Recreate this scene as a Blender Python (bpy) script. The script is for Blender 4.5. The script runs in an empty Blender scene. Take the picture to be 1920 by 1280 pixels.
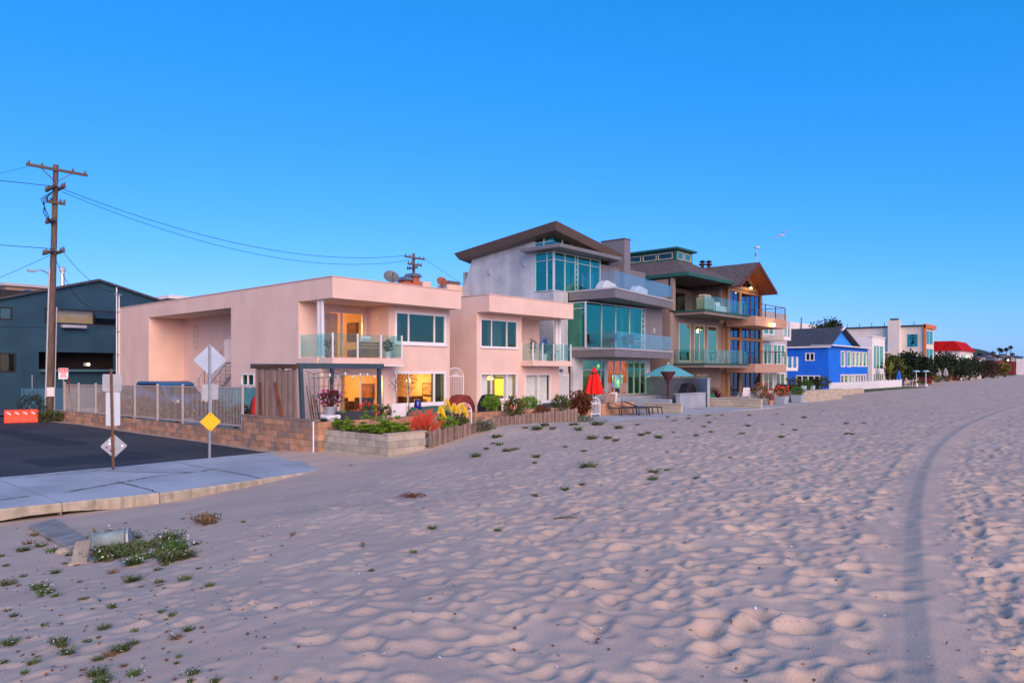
import bpy, math, random
import numpy as np
from mathutils import Vector, Matrix
S = bpy.context.scene
COL = S.collection
R = math.radians
# ---------------------------------------------------------------- camera, sky, sun, exposure
CZ, F, AZ, HOR = 3.0, 1339.0, R(41.4), 695.0
cam_d = bpy.data.cameras.new('camera'); cam = bpy.data.objects.new('camera', cam_d); COL.objects.link(cam)
cam.location = (0, 0, CZ); cam.rotation_euler = (R(90), 0, AZ - R(90))
cam_d.sensor_width = 36.0; cam_d.lens = F/1920*36.0
cam_d.shift_y = (HOR-640)/1920
cam_d.clip_start = 0.1; cam_d.clip_end = 6000
S.camera = cam
SUN_EL, SUN_XY = R(26), (-0.50, -0.87)
W = bpy.data.worlds.new('World'); S.world = W; W.use_nodes = True
nt = W.node_tree; nt.nodes.clear()
sky = nt.nodes.new('ShaderNodeTexSky'); sky.sky_type = 'NISHITA'; sky.sun_disc = False
sky.sun_elevation = SUN_EL; sky.sun_rotation = math.atan2(SUN_XY[0], SUN_XY[1])
sky.altitude = 0; sky.air_density = 1.0; sky.dust_density = 0.6; sky.ozone_density = 3.0
tint = nt.nodes.new('ShaderNodeMix'); tint.data_type = 'RGBA'; tint.blend_type = 'MULTIPLY'
tint.inputs[0].default_value = 1.0; tint.inputs[7].default_value = (0.36, 0.80, 1.50, 1)
bg = nt.nodes.new('ShaderNodeBackground'); bg.inputs[1].default_value = 0.13
wo = nt.nodes.new('ShaderNodeOutputWorld')
blue = nt.nodes.new('ShaderNodeMix'); blue.data_type = 'RGBA'; blue.inputs[0].default_value = 0.30; blue.inputs[7].default_value = (0.12, 3.1, 8.0, 1)
nt.links.new(sky.outputs[0], tint.inputs[6]); sp = nt.nodes.new('ShaderNodeSeparateColor'); pr = nt.nodes.new('ShaderNodeMath'); pr.operation = 'POWER'; pr.inputs[1].default_value = 1.9; ml = nt.nodes.new('ShaderNodeMath'); ml.operation = 'MULTIPLY'; ml.inputs[1].default_value = 1.0; cb = nt.nodes.new('ShaderNodeCombineColor')
nt.links.new(tint.outputs[2], sp.inputs[0]); nt.links.new(sp.outputs[0], pr.inputs[0]); nt.links.new(pr.outputs[0], ml.inputs[0]); nt.links.new(ml.outputs[0], cb.inputs[0]); nt.links.new(sp.outputs[1], cb.inputs[1]); nt.links.new(sp.outputs[2], cb.inputs[2]); nt.links.new(cb.outputs[0], blue.inputs[6]); nt.links.new(blue.outputs[2], bg.inputs[0]); nt.links.new(bg.outputs[0], wo.inputs[0])
sd = bpy.data.lights.new('sun', 'SUN'); sun = bpy.data.objects.new('sun', sd); COL.objects.link(sun)
sd.energy = 3.6; sd.angle = R(50); sd.color = (1.0, 0.68, 0.43)
sun.rotation_euler = Vector((SUN_XY[0]*math.cos(SUN_EL), SUN_XY[1]*math.cos(SUN_EL), math.sin(SUN_EL))).to_track_quat('Z', 'Y').to_euler()
sun.location = (-20, -30, 20)
vs = S.view_settings; vs.view_transform = 'Standard'; vs.look = 'None'; vs.exposure = 0.15; vs.gamma = 1.0
S.render.engine = 'CYCLES'
S.cycles.max_bounces = 6; S.cycles.transparent_max_bounces = 16
S.cycles.sample_clamp_indirect = 4.0

# ---------------------------------------------------------------- helpers
FW = Vector((math.cos(AZ), math.sin(AZ), 0)); RT = Vector((math.sin(AZ), -math.cos(AZ), 0))
def ray(u, v):
    return FW + RT*((u-960)/F) + Vector((0, 0, (HOR-v)/F))
def at(u, v, t): return Vector((0, 0, CZ)) + ray(u, v)*t
def PZ(u, v, z): return at(u, v, (z-CZ)/((HOR-v)/F))
def PY(u, v, y): return at(u, v, y/ray(u, v).y)
def PX(u, v, x): return at(u, v, x/ray(u, v).x)

def lin(c):
    c /= 255.0
    return c/12.92 if c <= 0.04045 else ((c+0.055)/1.055)**2.4
def rgb(r, g, b): return (lin(r), lin(g), lin(b), 1)

MATS = {}
def M(name, col=None, rough=0.8, var=0.0, scale=3.0, bump=0.0, bscale=40.0, metal=0.0, spec=0.3, col2=None, stretch=(1, 1, 1), emit=None, estr=0.0, detail=4, streak=0.0):
    if name in MATS: return MATS[name]
    m = bpy.data.materials.new(name); m.use_nodes = True
    n = m.node_tree.nodes; l = m.node_tree.links; b = n['Principled BSDF']
    b.inputs['Base Color'].default_value = col; b.inputs['Roughness'].default_value = rough
    b.inputs['Metallic'].default_value = metal; b.inputs['Specular IOR Level'].default_value = spec
    if var or col2 or bump:
        g = n.new('ShaderNodeNewGeometry'); mp = n.new('ShaderNodeMapping'); mp.inputs['Scale'].default_value = stretch
        l.new(g.outputs['Position'], mp.inputs[0])
    if var or col2:
        t = n.new('ShaderNodeTexNoise'); t.inputs['Scale'].default_value = scale; t.inputs['Detail'].default_value = detail
        l.new(mp.outputs[0], t.inputs['Vector'])
        mx = n.new('ShaderNodeMix'); mx.data_type = 'RGBA'
        if col2 is None:
            col2 = tuple(max(0, c*(1-var)) for c in col[:3])+(1,)
            c1 = tuple(min(1, c*(1+var)) for c in col[:3])+(1,)
        else: c1 = col
        mx.inputs[6].default_value = c1; mx.inputs[7].default_value = col2
        rm = n.new('ShaderNodeMapRange'); rm.inputs[1].default_value = 0.32; rm.inputs[2].default_value = 0.68
        l.new(t.outputs['Fac'], rm.inputs[0]); l.new(rm.outputs[0], mx.inputs[0]); l.new(mx.outputs[2], b.inputs['Base Color'])
    if streak:
        ms = n.new('ShaderNodeMapping'); ms.inputs['Scale'].default_value = (0.9, 0.9, .16); l.new(g.outputs['Position'], ms.inputs[0])
        t3 = n.new('ShaderNodeTexNoise'); t3.inputs['Scale'].default_value = 1.0; t3.inputs['Detail'].default_value = 6; l.new(ms.outputs[0], t3.inputs['Vector'])
        r3 = n.new('ShaderNodeMapRange'); r3.inputs[1].default_value = .30; r3.inputs[2].default_value = .60; r3.inputs[3].default_value = 1-streak; r3.inputs[4].default_value = 1.0; l.new(t3.outputs['Fac'], r3.inputs[0])
        m3 = n.new('ShaderNodeMix'); m3.data_type = 'RGBA'; m3.blend_type = 'MULTIPLY'; m3.inputs[0].default_value = 1; l.new(mx.outputs[2], m3.inputs[6]); l.new(r3.outputs[0], m3.inputs[7]); l.new(m3.outputs[2], b.inputs['Base Color'])
    if bump:
        t2 = n.new('ShaderNodeTexNoise'); t2.inputs['Scale'].default_value = bscale; t2.inputs['Detail'].default_value = 3
        l.new(mp.outputs[0], t2.inputs['Vector'])
        bp = n.new('ShaderNodeBump'); bp.inputs['Strength'].default_value = bump; bp.inputs['Distance'].default_value = 0.02
        l.new(t2.outputs['Fac'], bp.inputs['Height']); l.new(bp.outputs[0], b.inputs['Normal'])
    if emit:
        b.inputs['Emission Color'].default_value = emit; b.inputs['Emission Strength'].default_value = estr
    MATS[name] = m
    return m
def glass(name, tr=(0.8, 0.9, 0.9), refl=0.15, gl=(1, 1, 1), rough=0.015, fres=1.35):
    if name in MATS: return MATS[name]
    m = bpy.data.materials.new(name); m.use_nodes = True
    n = m.node_tree.nodes; l = m.node_tree.links; n.clear()
    o = n.new('ShaderNodeOutputMaterial'); mx = n.new('ShaderNodeMixShader')
    t = n.new('ShaderNodeBsdfTransparent'); t.inputs[0].default_value = tuple(tr)+(1,)
    g = n.new('ShaderNodeBsdfGlossy'); g.inputs[0].default_value = tuple(gl)+(1,); g.inputs['Roughness'].default_value = rough
    fr = n.new('ShaderNodeMath'); fr.operation = 'POWER'; fr.inputs[1].default_value = 4.0; lw = n.new('ShaderNodeLayerWeight'); lw.inputs[0].default_value = 0.5; l.new(lw.outputs['Facing'], fr.inputs[0])
    ad = n.new('ShaderNodeMath'); ad.operation = 'ADD'; ad.use_clamp = True; ad.inputs[1].default_value = refl
    nz = n.new('ShaderNodeTexNoise'); nz.inputs['Scale'].default_value = 0.7; gg = n.new('ShaderNodeNewGeometry'); l.new(gg.outputs['Position'], nz.inputs['Vector'])
    bp = n.new('ShaderNodeBump'); bp.inputs['Strength'].default_value = 0.04; bp.inputs['Distance'].default_value = 0.1
    l.new(nz.outputs['Fac'], bp.inputs['Height']); l.new(bp.outputs[0], g.inputs['Normal'])
    l.new(fr.outputs[0], ad.inputs[0]); l.new(ad.outputs[0], mx.inputs[0]); l.new(t.outputs[0], mx.inputs[1]); l.new(g.outputs[0], mx.inputs[2]); l.new(mx.outputs[0], o.inputs[0])
    MATS[name] = m
    return m

ROOT = {}
class MB:
    def __init__(s): s.v = []; s.f = []
    def poly(s, pts):
        n = len(s.v); s.v += [tuple(p) for p in pts]; s.f.append(tuple(range(n, n+len(pts)))); return s
    def box(s, x0, x1, y0, y1, z0, z1):
        n = len(s.v)
        s.v += [(x0,y0,z0),(x1,y0,z0),(x1,y1,z0),(x0,y1,z0),(x0,y0,z1),(x1,y0,z1),(x1,y1,z1),(x0,y1,z1)]
        s.f += [tuple(n+i for i in q) for q in ((0,3,2,1),(4,5,6,7),(0,1,5,4),(1,2,6,5),(2,3,7,6),(3,0,4,7))]
        return s
    def obox(s, c, dx, dy, dz):        # oriented box: centre and three half vectors
        c, dx, dy, dz = map(Vector, (c, dx, dy, dz)); n = len(s.v)
        for k in (-1, 1):
            for a, b in ((-1,-1),(1,-1),(1,1),(-1,1)): s.v.append(tuple(c+dx*a+dy*b+dz*k))
        s.f += [tuple(n+i for i in q) for q in ((0,3,2,1),(4,5,6,7),(0,1,5,4),(1,2,6,5),(2,3,7,6),(3,0,4,7))]
        return s
    def extr(s, pts, vec):             # planar polygon extruded by vec
        vec = Vector(vec); n = len(s.v); k = len(pts)
        s.v += [tuple(p) for p in pts] + [tuple(Vector(p)+vec) for p in pts]
        s.f.append(tuple(reversed(range(n, n+k)))); s.f.append(tuple(range(n+k, n+2*k)))
        for i in range(k):
            j = (i+1) % k; s.f.append((n+i, n+j, n+k+j, n+k+i))
        return s
    def prism(s, pts, z0, z1): return s.extr([(p[0], p[1], z0) for p in pts], (0, 0, z1-z0))
    def bar(s, p0, p1, w, h=None, up=(0, 0, 1)):   # square-section bar
        h = h or w; p0 = Vector(p0); p1 = Vector(p1); d = (p1-p0)
        upv = Vector(up)
        if abs(d.normalized().dot(upv)) > 0.98: upv = Vector((1, 0, 0))
        a = d.cross(upv).normalized()*w/2; b = a.cross(d).normalized()*h/2
        return s.obox((p0+p1)/2, a, d/2, b)
    def tube(s, p0, p1, r0, r1=None, n=8, cap=True):
        r1 = r0 if r1 is None else r1
        return s.path([p0, p1], [r0, r1], n, cap)
    def path(s, pts, r, n=6, cap=True):
        pts = [Vector(p) for p in pts]; k = len(pts)
        if not isinstance(r, (list, tuple)): r = [r]*k
        base = len(s.v); pa = None
        for i, p in enumerate(pts):
            d = (pts[min(i+1, k-1)]-pts[max(i-1, 0)]).normalized()
            up = Vector((0, 0, 1)) if abs(d.z) < 0.95 else Vector((1, 0, 0))
            a = d.cross(up).normalized() if pa is None else (pa - d*pa.dot(d)).normalized()
            pa = a; b = a.cross(d)
            for j in range(n):
                t = 2*math.pi*j/n; s.v.append(tuple(p+(a*math.cos(t)+b*math.sin(t))*r[i]))
        for i in range(k-1):
            for j in range(n):
                q = (j+1) % n; s.f.append((base+i*n+j, base+(i+1)*n+j, base+(i+1)*n+q, base+i*n+q))
        if cap:
            s.f.append(tuple(base+j for j in range(n))); s.f.append(tuple(base+(k-1)*n+j for j in reversed(range(n))))
        return s
    def lathe(s, prof, c, n=16, sx=1, sy=1):
        base = len(s.v); k = len(prof)
        for r, z in prof:
            for j in range(n):
                t = 2*math.pi*j/n; s.v.append((c[0]+r*sx*math.cos(t), c[1]+r*sy*math.sin(t), c[2]+z))
        for i in range(k-1):
            for j in range(n):
                q = (j+1) % n; s.f.append((base+i*n+j, base+i*n+q, base+(i+1)*n+q, base+(i+1)*n+j))
        s.f.append(tuple(base+j for j in reversed(range(n)))); s.f.append(tuple(base+(k-1)*n+j for j in range(n)))
        return s
    def ball(s, c, rx, ry=None, rz=None, n=10, m=6):
        ry = ry or rx; rz = rz or rx
        pr = [(max(1e-3, math.sin(math.pi*i/m)), -math.cos(math.pi*i/m)*rz) for i in range(m+1)]
        return s.lathe([(p[0]*rx, p[1]) for p in pr], c, n, 1, ry/rx)
    def leaves(s, c, rad, n, size, rnd, up=0.3, asp=0.45, shell=0.5, zmin=None):
        # many small pointed leaf faces spread through an ellipsoid
        for _ in range(n):
            d = Vector((rnd.gauss(0, 1), rnd.gauss(0, 1), rnd.gauss(0, 1))).normalized()
            q = shell+(1-shell)*rnd.random()
            q *= 0.82+0.3*math.sin(d.x*5+c[0]*3)*math.sin(d.y*5+c[1])*math.cos(d.z*4+c[2]*2)
            p = Vector((c[0]+d.x*rad[0]*q, c[1]+d.y*rad[1]*q, c[2]+d.z*rad[2]*q))
            if zmin is not None and p.z < zmin: continue
            a = (d+Vector((rnd.gauss(0, .6), rnd.gauss(0, .6), up+rnd.gauss(0, .5)))).normalized()
            b = a.cross(Vector((rnd.gauss(0, 1), rnd.gauss(0, 1), rnd.gauss(0, 1)))).normalized()
            L = size*(0.6+0.8*rnd.random())
            s.poly([p, p+a*L*.5+b*L*asp*.5, p+a*L, p+a*L*.5-b*L*asp*.5])
        return s
    def build(s, name, mat, parent=None, smooth=False, bevel=0.0, root=None):
        off = ROOT.get(parent.name, Vector()) if parent else (root or Vector())
        me = bpy.data.meshes.new(name)
        me.from_pydata([(a-off[0], b-off[1], c-off[2]) for a, b, c in s.v], [], s.f)
        o = bpy.data.objects.new(name, me); COL.objects.link(o)
        me.materials.append(mat if not isinstance(mat, str) else MATS[mat])
        if parent: o.parent = parent; ROOT[o.name] = off
        else: o.location = off; ROOT[o.name] = Vector(off)
        if smooth:
            for p in me.polygons: p.use_smooth = True
            if smooth == 'auto':
                try: me.set_sharp_from_angle(angle=R(40))
                except Exception: pass
        if bevel:
            b = o.modifiers.new('bevel', 'BEVEL'); b.width = bevel; b.segments = 1; b.limit_method = 'ANGLE'
        return o
def tag(o, label, cat, group=None, kind=None):
    if label: o['label'] = label
    if cat: o['category'] = cat
    if group: o['group'] = group
    if kind: o['kind'] = kind
    return o
def thing(name, loc, label, cat, group=None):
    o = bpy.data.objects.new(name, None); COL.objects.link(o); o.location = loc; o.empty_display_size = 0.3
    ROOT[o.name] = Vector(loc)
    return tag(o, label, cat, group)
def kind(o, k='structure'): o['kind'] = k; return o
def dup(root, loc, rz=0.0, label=None, sc=None, group=None):
    r = root.copy(); COL.objects.link(r); r.location = loc; r.rotation_euler = (0, 0, rz); ROOT[r.name] = Vector(loc)
    if sc: r.scale = sc if isinstance(sc, tuple) else (sc, sc, sc)
    if label: r['label'] = label
    if group: r['group'] = group
    for ch in root.children:
        c = ch.copy(); COL.objects.link(c); c.parent = r
        for g in ch.children:
            d = g.copy(); COL.objects.link(d); d.parent = c
    return r
def gridwall(axis, pos, th, a0, a1, z0, z1, holes=(), top=None, mb=None):
    """wall along axis 'x' (front at y=pos, th to +y) or 'y' (front at x=pos); rectangular holes (a0,a1,z0,z1)"""
    mb = mb or MB()
    A = sorted({a0, a1, *[min(max(h[0], a0), a1) for h in holes], *[min(max(h[1], a0), a1) for h in holes]})
    Z = sorted({z0, z1, *[min(max(h[2], z0), z1) for h in holes], *[min(max(h[3], z0), z1) for h in holes]})
    def solid(i, j):
        if i < 0 or j < 0 or i >= len(A)-1 or j >= len(Z)-1: return False
        a = (A[i]+A[i+1])/2; z = (Z[j]+Z[j+1])/2
        return not any(h[0] < a < h[1] and h[2] < z < h[3] for h in holes)
    def P(a, d, z): return (a, pos+d, z) if axis == 'x' else (pos+d, a, z)
    for i in range(len(A)-1):
        for j in range(len(Z)-1):
            if not solid(i, j): continue
            a, b, c, d = A[i], A[i+1], Z[j], Z[j+1]
            mb.poly([P(a,0,c), P(b,0,c), P(b,0,d), P(a,0,d)]); mb.poly([P(a,th,c), P(a,th,d), P(b,th,d), P(b,th,c)])
            if not solid(i-1, j): mb.poly([P(a,0,c), P(a,0,d), P(a,th,d), P(a,th,c)])
            if not solid(i+1, j): mb.poly([P(b,0,c), P(b,th,c), P(b,th,d), P(b,0,d)])
            if not solid(i, j-1): mb.poly([P(a,0,c), P(a,th,c), P(b,th,c), P(b,0,c)])
            if not solid(i, j+1): mb.poly([P(a,0,d), P(b,0,d), P(b,th,d), P(a,th,d)])
    return mb
def abox(mb, axis, a0, a1, d0, d1, z0, z1):
    return mb.box(a0, a1, d0, d1, z0, z1) if axis == 'x' else mb.box(d0, d1, a0, a1, z0, z1)
def window(parent, axis, pos, a0, a1, z0, z1, fm, gm, fw=0.06, v=(), h=(), name='window', proud=0.02, deep=0.09, trim=0.0, sill=None):
    """frame with mullions (v: fractions along, h: fractions up), each pane a child of its own"""
    f = MB(); d0, d1 = pos-proud, pos+deep
    abox(f, axis, a0-trim, a0+fw, d0, d1, z0-trim, z1+trim); abox(f, axis, a1-fw, a1+trim, d0, d1, z0-trim, z1+trim)
    abox(f, axis, a0+fw, a1-fw, d0, d1, z0-trim, z0+fw); abox(f, axis, a0+fw, a1-fw, d0, d1, z1-fw, z1+trim)
    va = [a0]+[a0+(a1-a0)*q for q in v]+[a1]; hz = [z0]+[z0+(z1-z0)*q for q in h]+[z1]
    for q in va[1:-1]: abox(f, axis, q-fw*.45, q+fw*.45, d0+.006, d1-.006, z0+fw, z1-fw)
    for k, q in enumerate(hz[1:-1]):
        for i in range(len(va)-1): 
            l = va[i]+(fw if i == 0 else fw*.45); r = va[i+1]-(fw if i == len(va)-2 else fw*.45)
            abox(f, axis, l, r, d0+.01, d1-.01, q-fw*.4, q+fw*.4)
    w = f.build(name, fm, parent)
    gi = gm if isinstance(gm, (list, tuple)) else None; k = 0
    for i in range(len(va)-1):
        for j in range(len(hz)-1):
            l = va[i]+(fw if i == 0 else fw*.45); r = va[i+1]-(fw if i == len(va)-2 else fw*.45)
            b = hz[j]+(fw if j == 0 else fw*.4); t = hz[j+1]-(fw if j == len(hz)-2 else fw*.4)
            p = MB(); dd = pos+.03+(.012 if i % 2 else 0)
            abox(p, axis, l-.004, r+.004, dd, dd+.006, b-.004, t+.004)
            p.build('pane', gi[k % len(gi)] if gi else gm, w); k += 1
    if sill:
        sm = MB(); abox(sm, axis, a0-trim-.04, a1+trim+.04, pos-.07, pos+.01, z0-trim-.06, z0-trim); sm.build('sill', sill, w)
    return w
def curtain(parent, axis, pos, a0, a1, z0, z1, mat, fold=0.09, amp=0.03, name='curtain'):
    mb = MB(); n = max(4, int((a1-a0)/fold*4)); n0 = len(mb.v)
    for i in range(n+1):
        a = a0+(a1-a0)*i/n; d = pos+amp*math.sin(i*math.pi/2+.6*math.sin(i*.37))
        for z in (z0, z1): mb.v.append((a, d, z) if axis == 'x' else (d, a, z))
    for i in range(n): mb.f.append((n0+2*i, n0+2*i+2, n0+2*i+3, n0+2*i+1))
    return mb.build(name, mat, parent, smooth=True)
def room(parent, x0, x1, y0, y1, z0, z1, mat, floor=None):
    mb = MB()
    mb.poly([(x0,y1,z0),(x1,y1,z0),(x1,y1,z1),(x0,y1,z1)]); mb.poly([(x0,y0,z0),(x0,y1,z0),(x0,y1,z1),(x0,y0,z1)])
    mb.poly([(x1,y0,z0),(x1,y0,z1),(x1,y1,z1),(x1,y1,z0)]); mb.poly([(x0,y0,z1),(x0,y1,z1),(x1,y1,z1),(x1,y0,z1)])
    mb.poly([(x0,y0,z0),(x1,y0,z0),(x1,y1,z0),(x0,y1,z0)])
    return mb.build('room', mat, parent)
def lamp(loc, power, label, r=0.12, col=(1.0, 0.52, 0.16), shade=None):
    t = thing('ceiling_lamp', loc, label, 'lamp')
    x, y, z = loc
    MB().lathe([(r*.5, .1), (r, .0), (r*1.05, -.08), (r*.6, -.1)], loc, 12).build('lamp_shade', M('lampglow', (1, .6, .2, 1), emit=(1.0, .55, .18, 1), estr=4.0), t, smooth=True)
    MB().tube((x, y, z+.1), (x, y, z+.35), .012, n=6).build('stem', M('dkmetal', (.05, .05, .05, 1), .4, metal=.6), t)
    ld = bpy.data.lights.new('lamp_light', 'POINT'); ld.energy = power; ld.color = col; ld.shadow_soft_size = r
    lo = bpy.data.objects.new('lamp_light', ld); COL.objects.link(lo); lo.parent = t; lo.location = (0, 0, -.18)
    return t
# ---------------------------------------------------------------- materials shared by several things
STUCCO = M('pink_stucco', (0.74, 0.545, 0.455, 1), 0.9, var=0.05, scale=0.9, bump=0.35, bscale=45, streak=.07)
WHITE = M('white_paint', (0.74, 0.74, 0.76, 1), 0.5, var=0.03, scale=5)
ALU = M('aluminium', (0.55, 0.56, 0.58, 1), 0.4, metal=0.5, var=0.05, scale=6)
CONC = M('concrete', (0.36, 0.36, 0.36, 1), 0.85, var=0.22, scale=0.8, bump=0.15, bscale=50)
SLAB = M('walk_concrete', (0.36, 0.40, 0.43, 1), 0.85, var=0.16, scale=0.7, bump=0.3, bscale=70)
CURB = M('curb_concrete', (0.42, 0.37, 0.28, 1), 0.9, var=0.25, scale=3, bump=0.6, bscale=30)
ASPH = M('asphalt', (0.036, 0.040, 0.050, 1), 0.85, col2=(.060, .062, .068, 1), scale=0.35, detail=8, bump=0.5, bscale=120)
DK = M('dkmetal', (0.05, 0.05, 0.05, 1), 0.4, metal=0.6)
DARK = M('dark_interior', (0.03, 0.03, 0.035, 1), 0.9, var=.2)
WALLIN = M('interior_wall', (0.30, 0.27, 0.24, 1), 0.9, var=.05)
WARMIN = M('warm_interior', (0.62, 0.42, 0.22, 1), 0.8, var=.08, scale=1.5)
GCLEAR = glass('glass_clear', (0.92, 0.94, 0.92), 0.04)
GTEAL = glass('glass_teal', (0.30, 0.66, 0.64), 0.24, (0.35, 0.95, 0.72))
GDARK = glass('glass_dark', (0.55, 0.65, 0.62), 0.13, (0.8, 0.95, 0.72))
GRAIL = glass('glass_rail', (0.80, 0.94, 0.93), 0.045, (1, 1, .8))
GRAILC = glass('glass_rail_clear', (0.92, 0.96, 0.98), 0.06, (1, 1, .9))
SHEER = M('sheer_curtain', (0.78, 0.80, 0.82, 1), 0.9, var=.08, scale=4)

# ---------------------------------------------------------------- sand: base relief + foot prints + wheel tracks
CP = [(0,0,1.3),(6,-3,1.3),(-6,3,1.2),(3,4,1.28),(8,2,1.3),(15,0,1.3),(-10,-10,1.3),(20,-20,1.2),(40,-30,1.1),
      (2.6,7.5,.85),(3.2,10.1,.55),(-3,9,.6),(6,9,.95),(0,16,.07),(3.8,15.8,.10),(-8,15,.05),(-16,16,.03),(7,15.6,.13),(9,15.7,.24),(10.6,16,.34),(11.3,18,.335),(11.2,20.5,.30),
      (12.4,17,.47),(12.6,19.3,.42),(12.2,21.2,.345),(13.2,15.8,.54),(14.5,15.9,.64),(15.6,15.9,.82),(16.5,15.9,1.0),(17.2,15.9,1.16),(18.8,15.9,1.18),
      (20.7,15.9,1.13),(22,15.9,1.06),(23.5,16.4,.92),(25.5,16.6,.86),(30,16.0,.89),(36,15.8,.88),(44,15.6,.87),(52,16.3,.90),(60,16.6,.92),(66,17.5,.96),
      (75,18,1.0),(85,20,1.0),(100,21,.95),(130,24,.95),(170,28,.95),(17,11,1.22),(22,11,1.2),(13,11,.95),(9.5,12.5,.62),(28,9,1.18),(40,6,1.15),(60,5,1.1),(100,5,1.0),
      (200,0,.95),(300,40,.95),(600,60,.95),(600,-100,.8),(100,-60,.8),
      (15,18,.75),(20,18,.95),(24,18,.8),(26,22,.5),(16,22,.5),(30,24,.45),(60,24,.5),(40,20,.6),(100,30,.7),(0,22,.05),(12,23,.1),(0,40,.05),(13.6,30,.3),(14,45,.2),(40,60,.4),(100,60,.7),(-40,40,.0),(-40,0,.8)]
CP = np.array(CP, float)
def _k(d): return d
_n = len(CP)
_D = np.linalg.norm(CP[:, None, :2]-CP[None, :, :2], axis=2)
_Am = np.zeros((_n+3, _n+3)); _Am[:_n, :_n] = _D + np.eye(_n)*-0.15
_Am[:_n, _n] = 1; _Am[:_n, _n+1:] = CP[:, :2]; _Am[_n, :_n] = 1; _Am[_n+1:, :_n] = CP[:, :2].T
_w = np.linalg.solve(_Am, np.concatenate([CP[:, 2], [0, 0, 0]]))
def base_h(x, y):
    x = np.asarray(x, float); y = np.asarray(y, float); sh = x.shape; x = x.ravel(); y = y.ravel(); out = np.empty(len(x))
    for i in range(0, len(x), 40000):
        a = x[i:i+40000, None]-CP[None, :, 0]; b = y[i:i+40000, None]-CP[None, :, 1]
        out[i:i+40000] = np.sqrt(a*a+b*b) @ _w[:_n] + _w[_n] + _w[_n+1]*x[i:i+40000] + _w[_n+2]*y[i:i+40000]
    return out.reshape(sh)
rs = np.random.RandomState(5)
GX0, GX1, GY0, GY1, GS = -6.0, 46.0, -20.0, 20.0, 0.024
NX, NY = int((GX1-GX0)/GS), int((GY1-GY0)/GS)
HM = np.zeros((NX, NY), np.float32)
def vnoise(x, y, sc, seed):
    r = np.random.RandomState(seed); g = r.rand(256, 256).astype(np.float32)
    u = x/sc; v = y/sc; i = np.floor(u).astype(int); j = np.floor(v).astype(int); fu = u-i; fv = v-j
    fu = fu*fu*(3-2*fu); fv = fv*fv*(3-2*fv)
    G = lambda a, b: g[a % 256, b % 256]
    return (G(i, j)*(1-fu)+G(i+1, j)*fu)*(1-fv)+(G(i, j+1)*(1-fu)+G(i+1, j+1)*fu)*fv-0.5
def stamp(cx, cy, L, Wd, ang, dep, rim):
    rad = L*2.0; k = int(rad/GS)+1
    ci = int((cx-GX0)/GS); cj = int((cy-GY0)/GS)
    i0, i1, j0, j1 = max(ci-k, 0), min(ci+k, NX), max(cj-k, 0), min(cj+k, NY)
    if i1 <= i0 or j1 <= j0: return
    X = (GX0+(np.arange(i0, i1)+.5)*GS-cx)[:, None]; Y = (GY0+(np.arange(j0, j1)+.5)*GS-cy)[None, :]
    a = (X*math.cos(ang)+Y*math.sin(ang))/L; b = (-X*math.sin(ang)+Y*math.cos(ang))/Wd
    q = a*a+b*b
    HM[i0:i1, j0:j1] += (-dep*np.exp(-q*q*1.2) + rim*np.exp(-(np.sqrt(q)-1.35)**2*5)*(1+0.5*np.tanh(a*2))).astype(np.float32)
TRK = [(1835,1400),(1800,1240),(1772,1100),(1758,1000),(1756,940),(1764,885),(1788,838),(1832,798),(1884,771),(1945,748)]
trk = [PZ(u, v, 1.22) for u, v in TRK]
def catmull(p, n=14):
    out = []
    for i in range(len(p)-1):
        a, b, c, d = p[max(i-1, 0)], p[i], p[i+1], p[min(i+2, len(p)-1)]
        for k in range(n):
            t = k/n; out.append(0.5*((2*b)+(c-a)*t+(2*a-5*b+4*c-d)*t*t+(3*b-a-3*c+d)*t**3))
    return out+[p[-1]]
tr = np.array([(p.x, p.y) for p in catmull(trk)])
def track_d(x, y):      # signed distance to the wheel track (right positive)
    best = np.full(x.shape, 1e9); sg = np.zeros(x.shape)
    for i in range(len(tr)-1):
        ax, ay = tr[i]; bx, by = tr[i+1]; dx, dy = bx-ax, by-ay; L2 = dx*dx+dy*dy
        t = np.clip(((x-ax)*dx+(y-ay)*dy)/L2, 0, 1); ex = x-ax-t*dx; ey = y-ay-t*dy
        d = np.hypot(ex, ey); m = d < best; best[m] = d[m]; sg[m] = np.sign(ex*dy-ey*dx)[m]
    return best*sg
# foot prints, thinner towards the street
NF = 62000
fx = GX0+rs.rand(NF)*(GX1-GX0); fy = GY0+rs.rand(NF)*(GY1-GY0)
dens = np.clip(0.58+0.08*(fx*0.75-fy*0.75+1.0), 0.10, 1)
tdv = track_d(fx, fy)
for i in range(NF):
    if rs.rand() > dens[i]: continue
    td = tdv[i]
    if -0.55 < td < 0.25 and rs.rand() < .75: continue
    sc = 0.7+0.6*rs.rand()**2
    ang = rs.normal(2.45, 0.55) if rs.rand() < .75 else rs.rand()*6.28
    stamp(fx[i], fy[i], 0.112*sc, 0.055*sc*(1+.6*rs.rand()), ang, 0.050*sc*(0.45+0.75*rs.rand())*(.5+.5*dens[i]), 0.013*sc*(.4+rs.rand()))
gx = (GX0+(np.arange(NX)+.5)*GS)[:, None]+np.zeros((1, NY)); gy = (GY0+(np.arange(NY)+.5)*GS)[None, :]+np.zeros((NX, 1))
wx = gx*0.8+gy*0.6; wy = -gx*0.6+gy*0.8
HM += (vnoise(wx, wy*1.7, 0.45, 1)*0.028+vnoise(wx, wy*1.5, 0.2, 2)*0.018+vnoise(gx, gy, 1.9, 3)*0.05+vnoise(wx, wy, 0.11, 4)*0.012).astype(np.float32)
HM = (HM + 0.35*(np.roll(HM, 1, 0)+np.roll(HM, -1, 0)+np.roll(HM, 1, 1)+np.roll(HM, -1, 1)))/2.4
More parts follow.
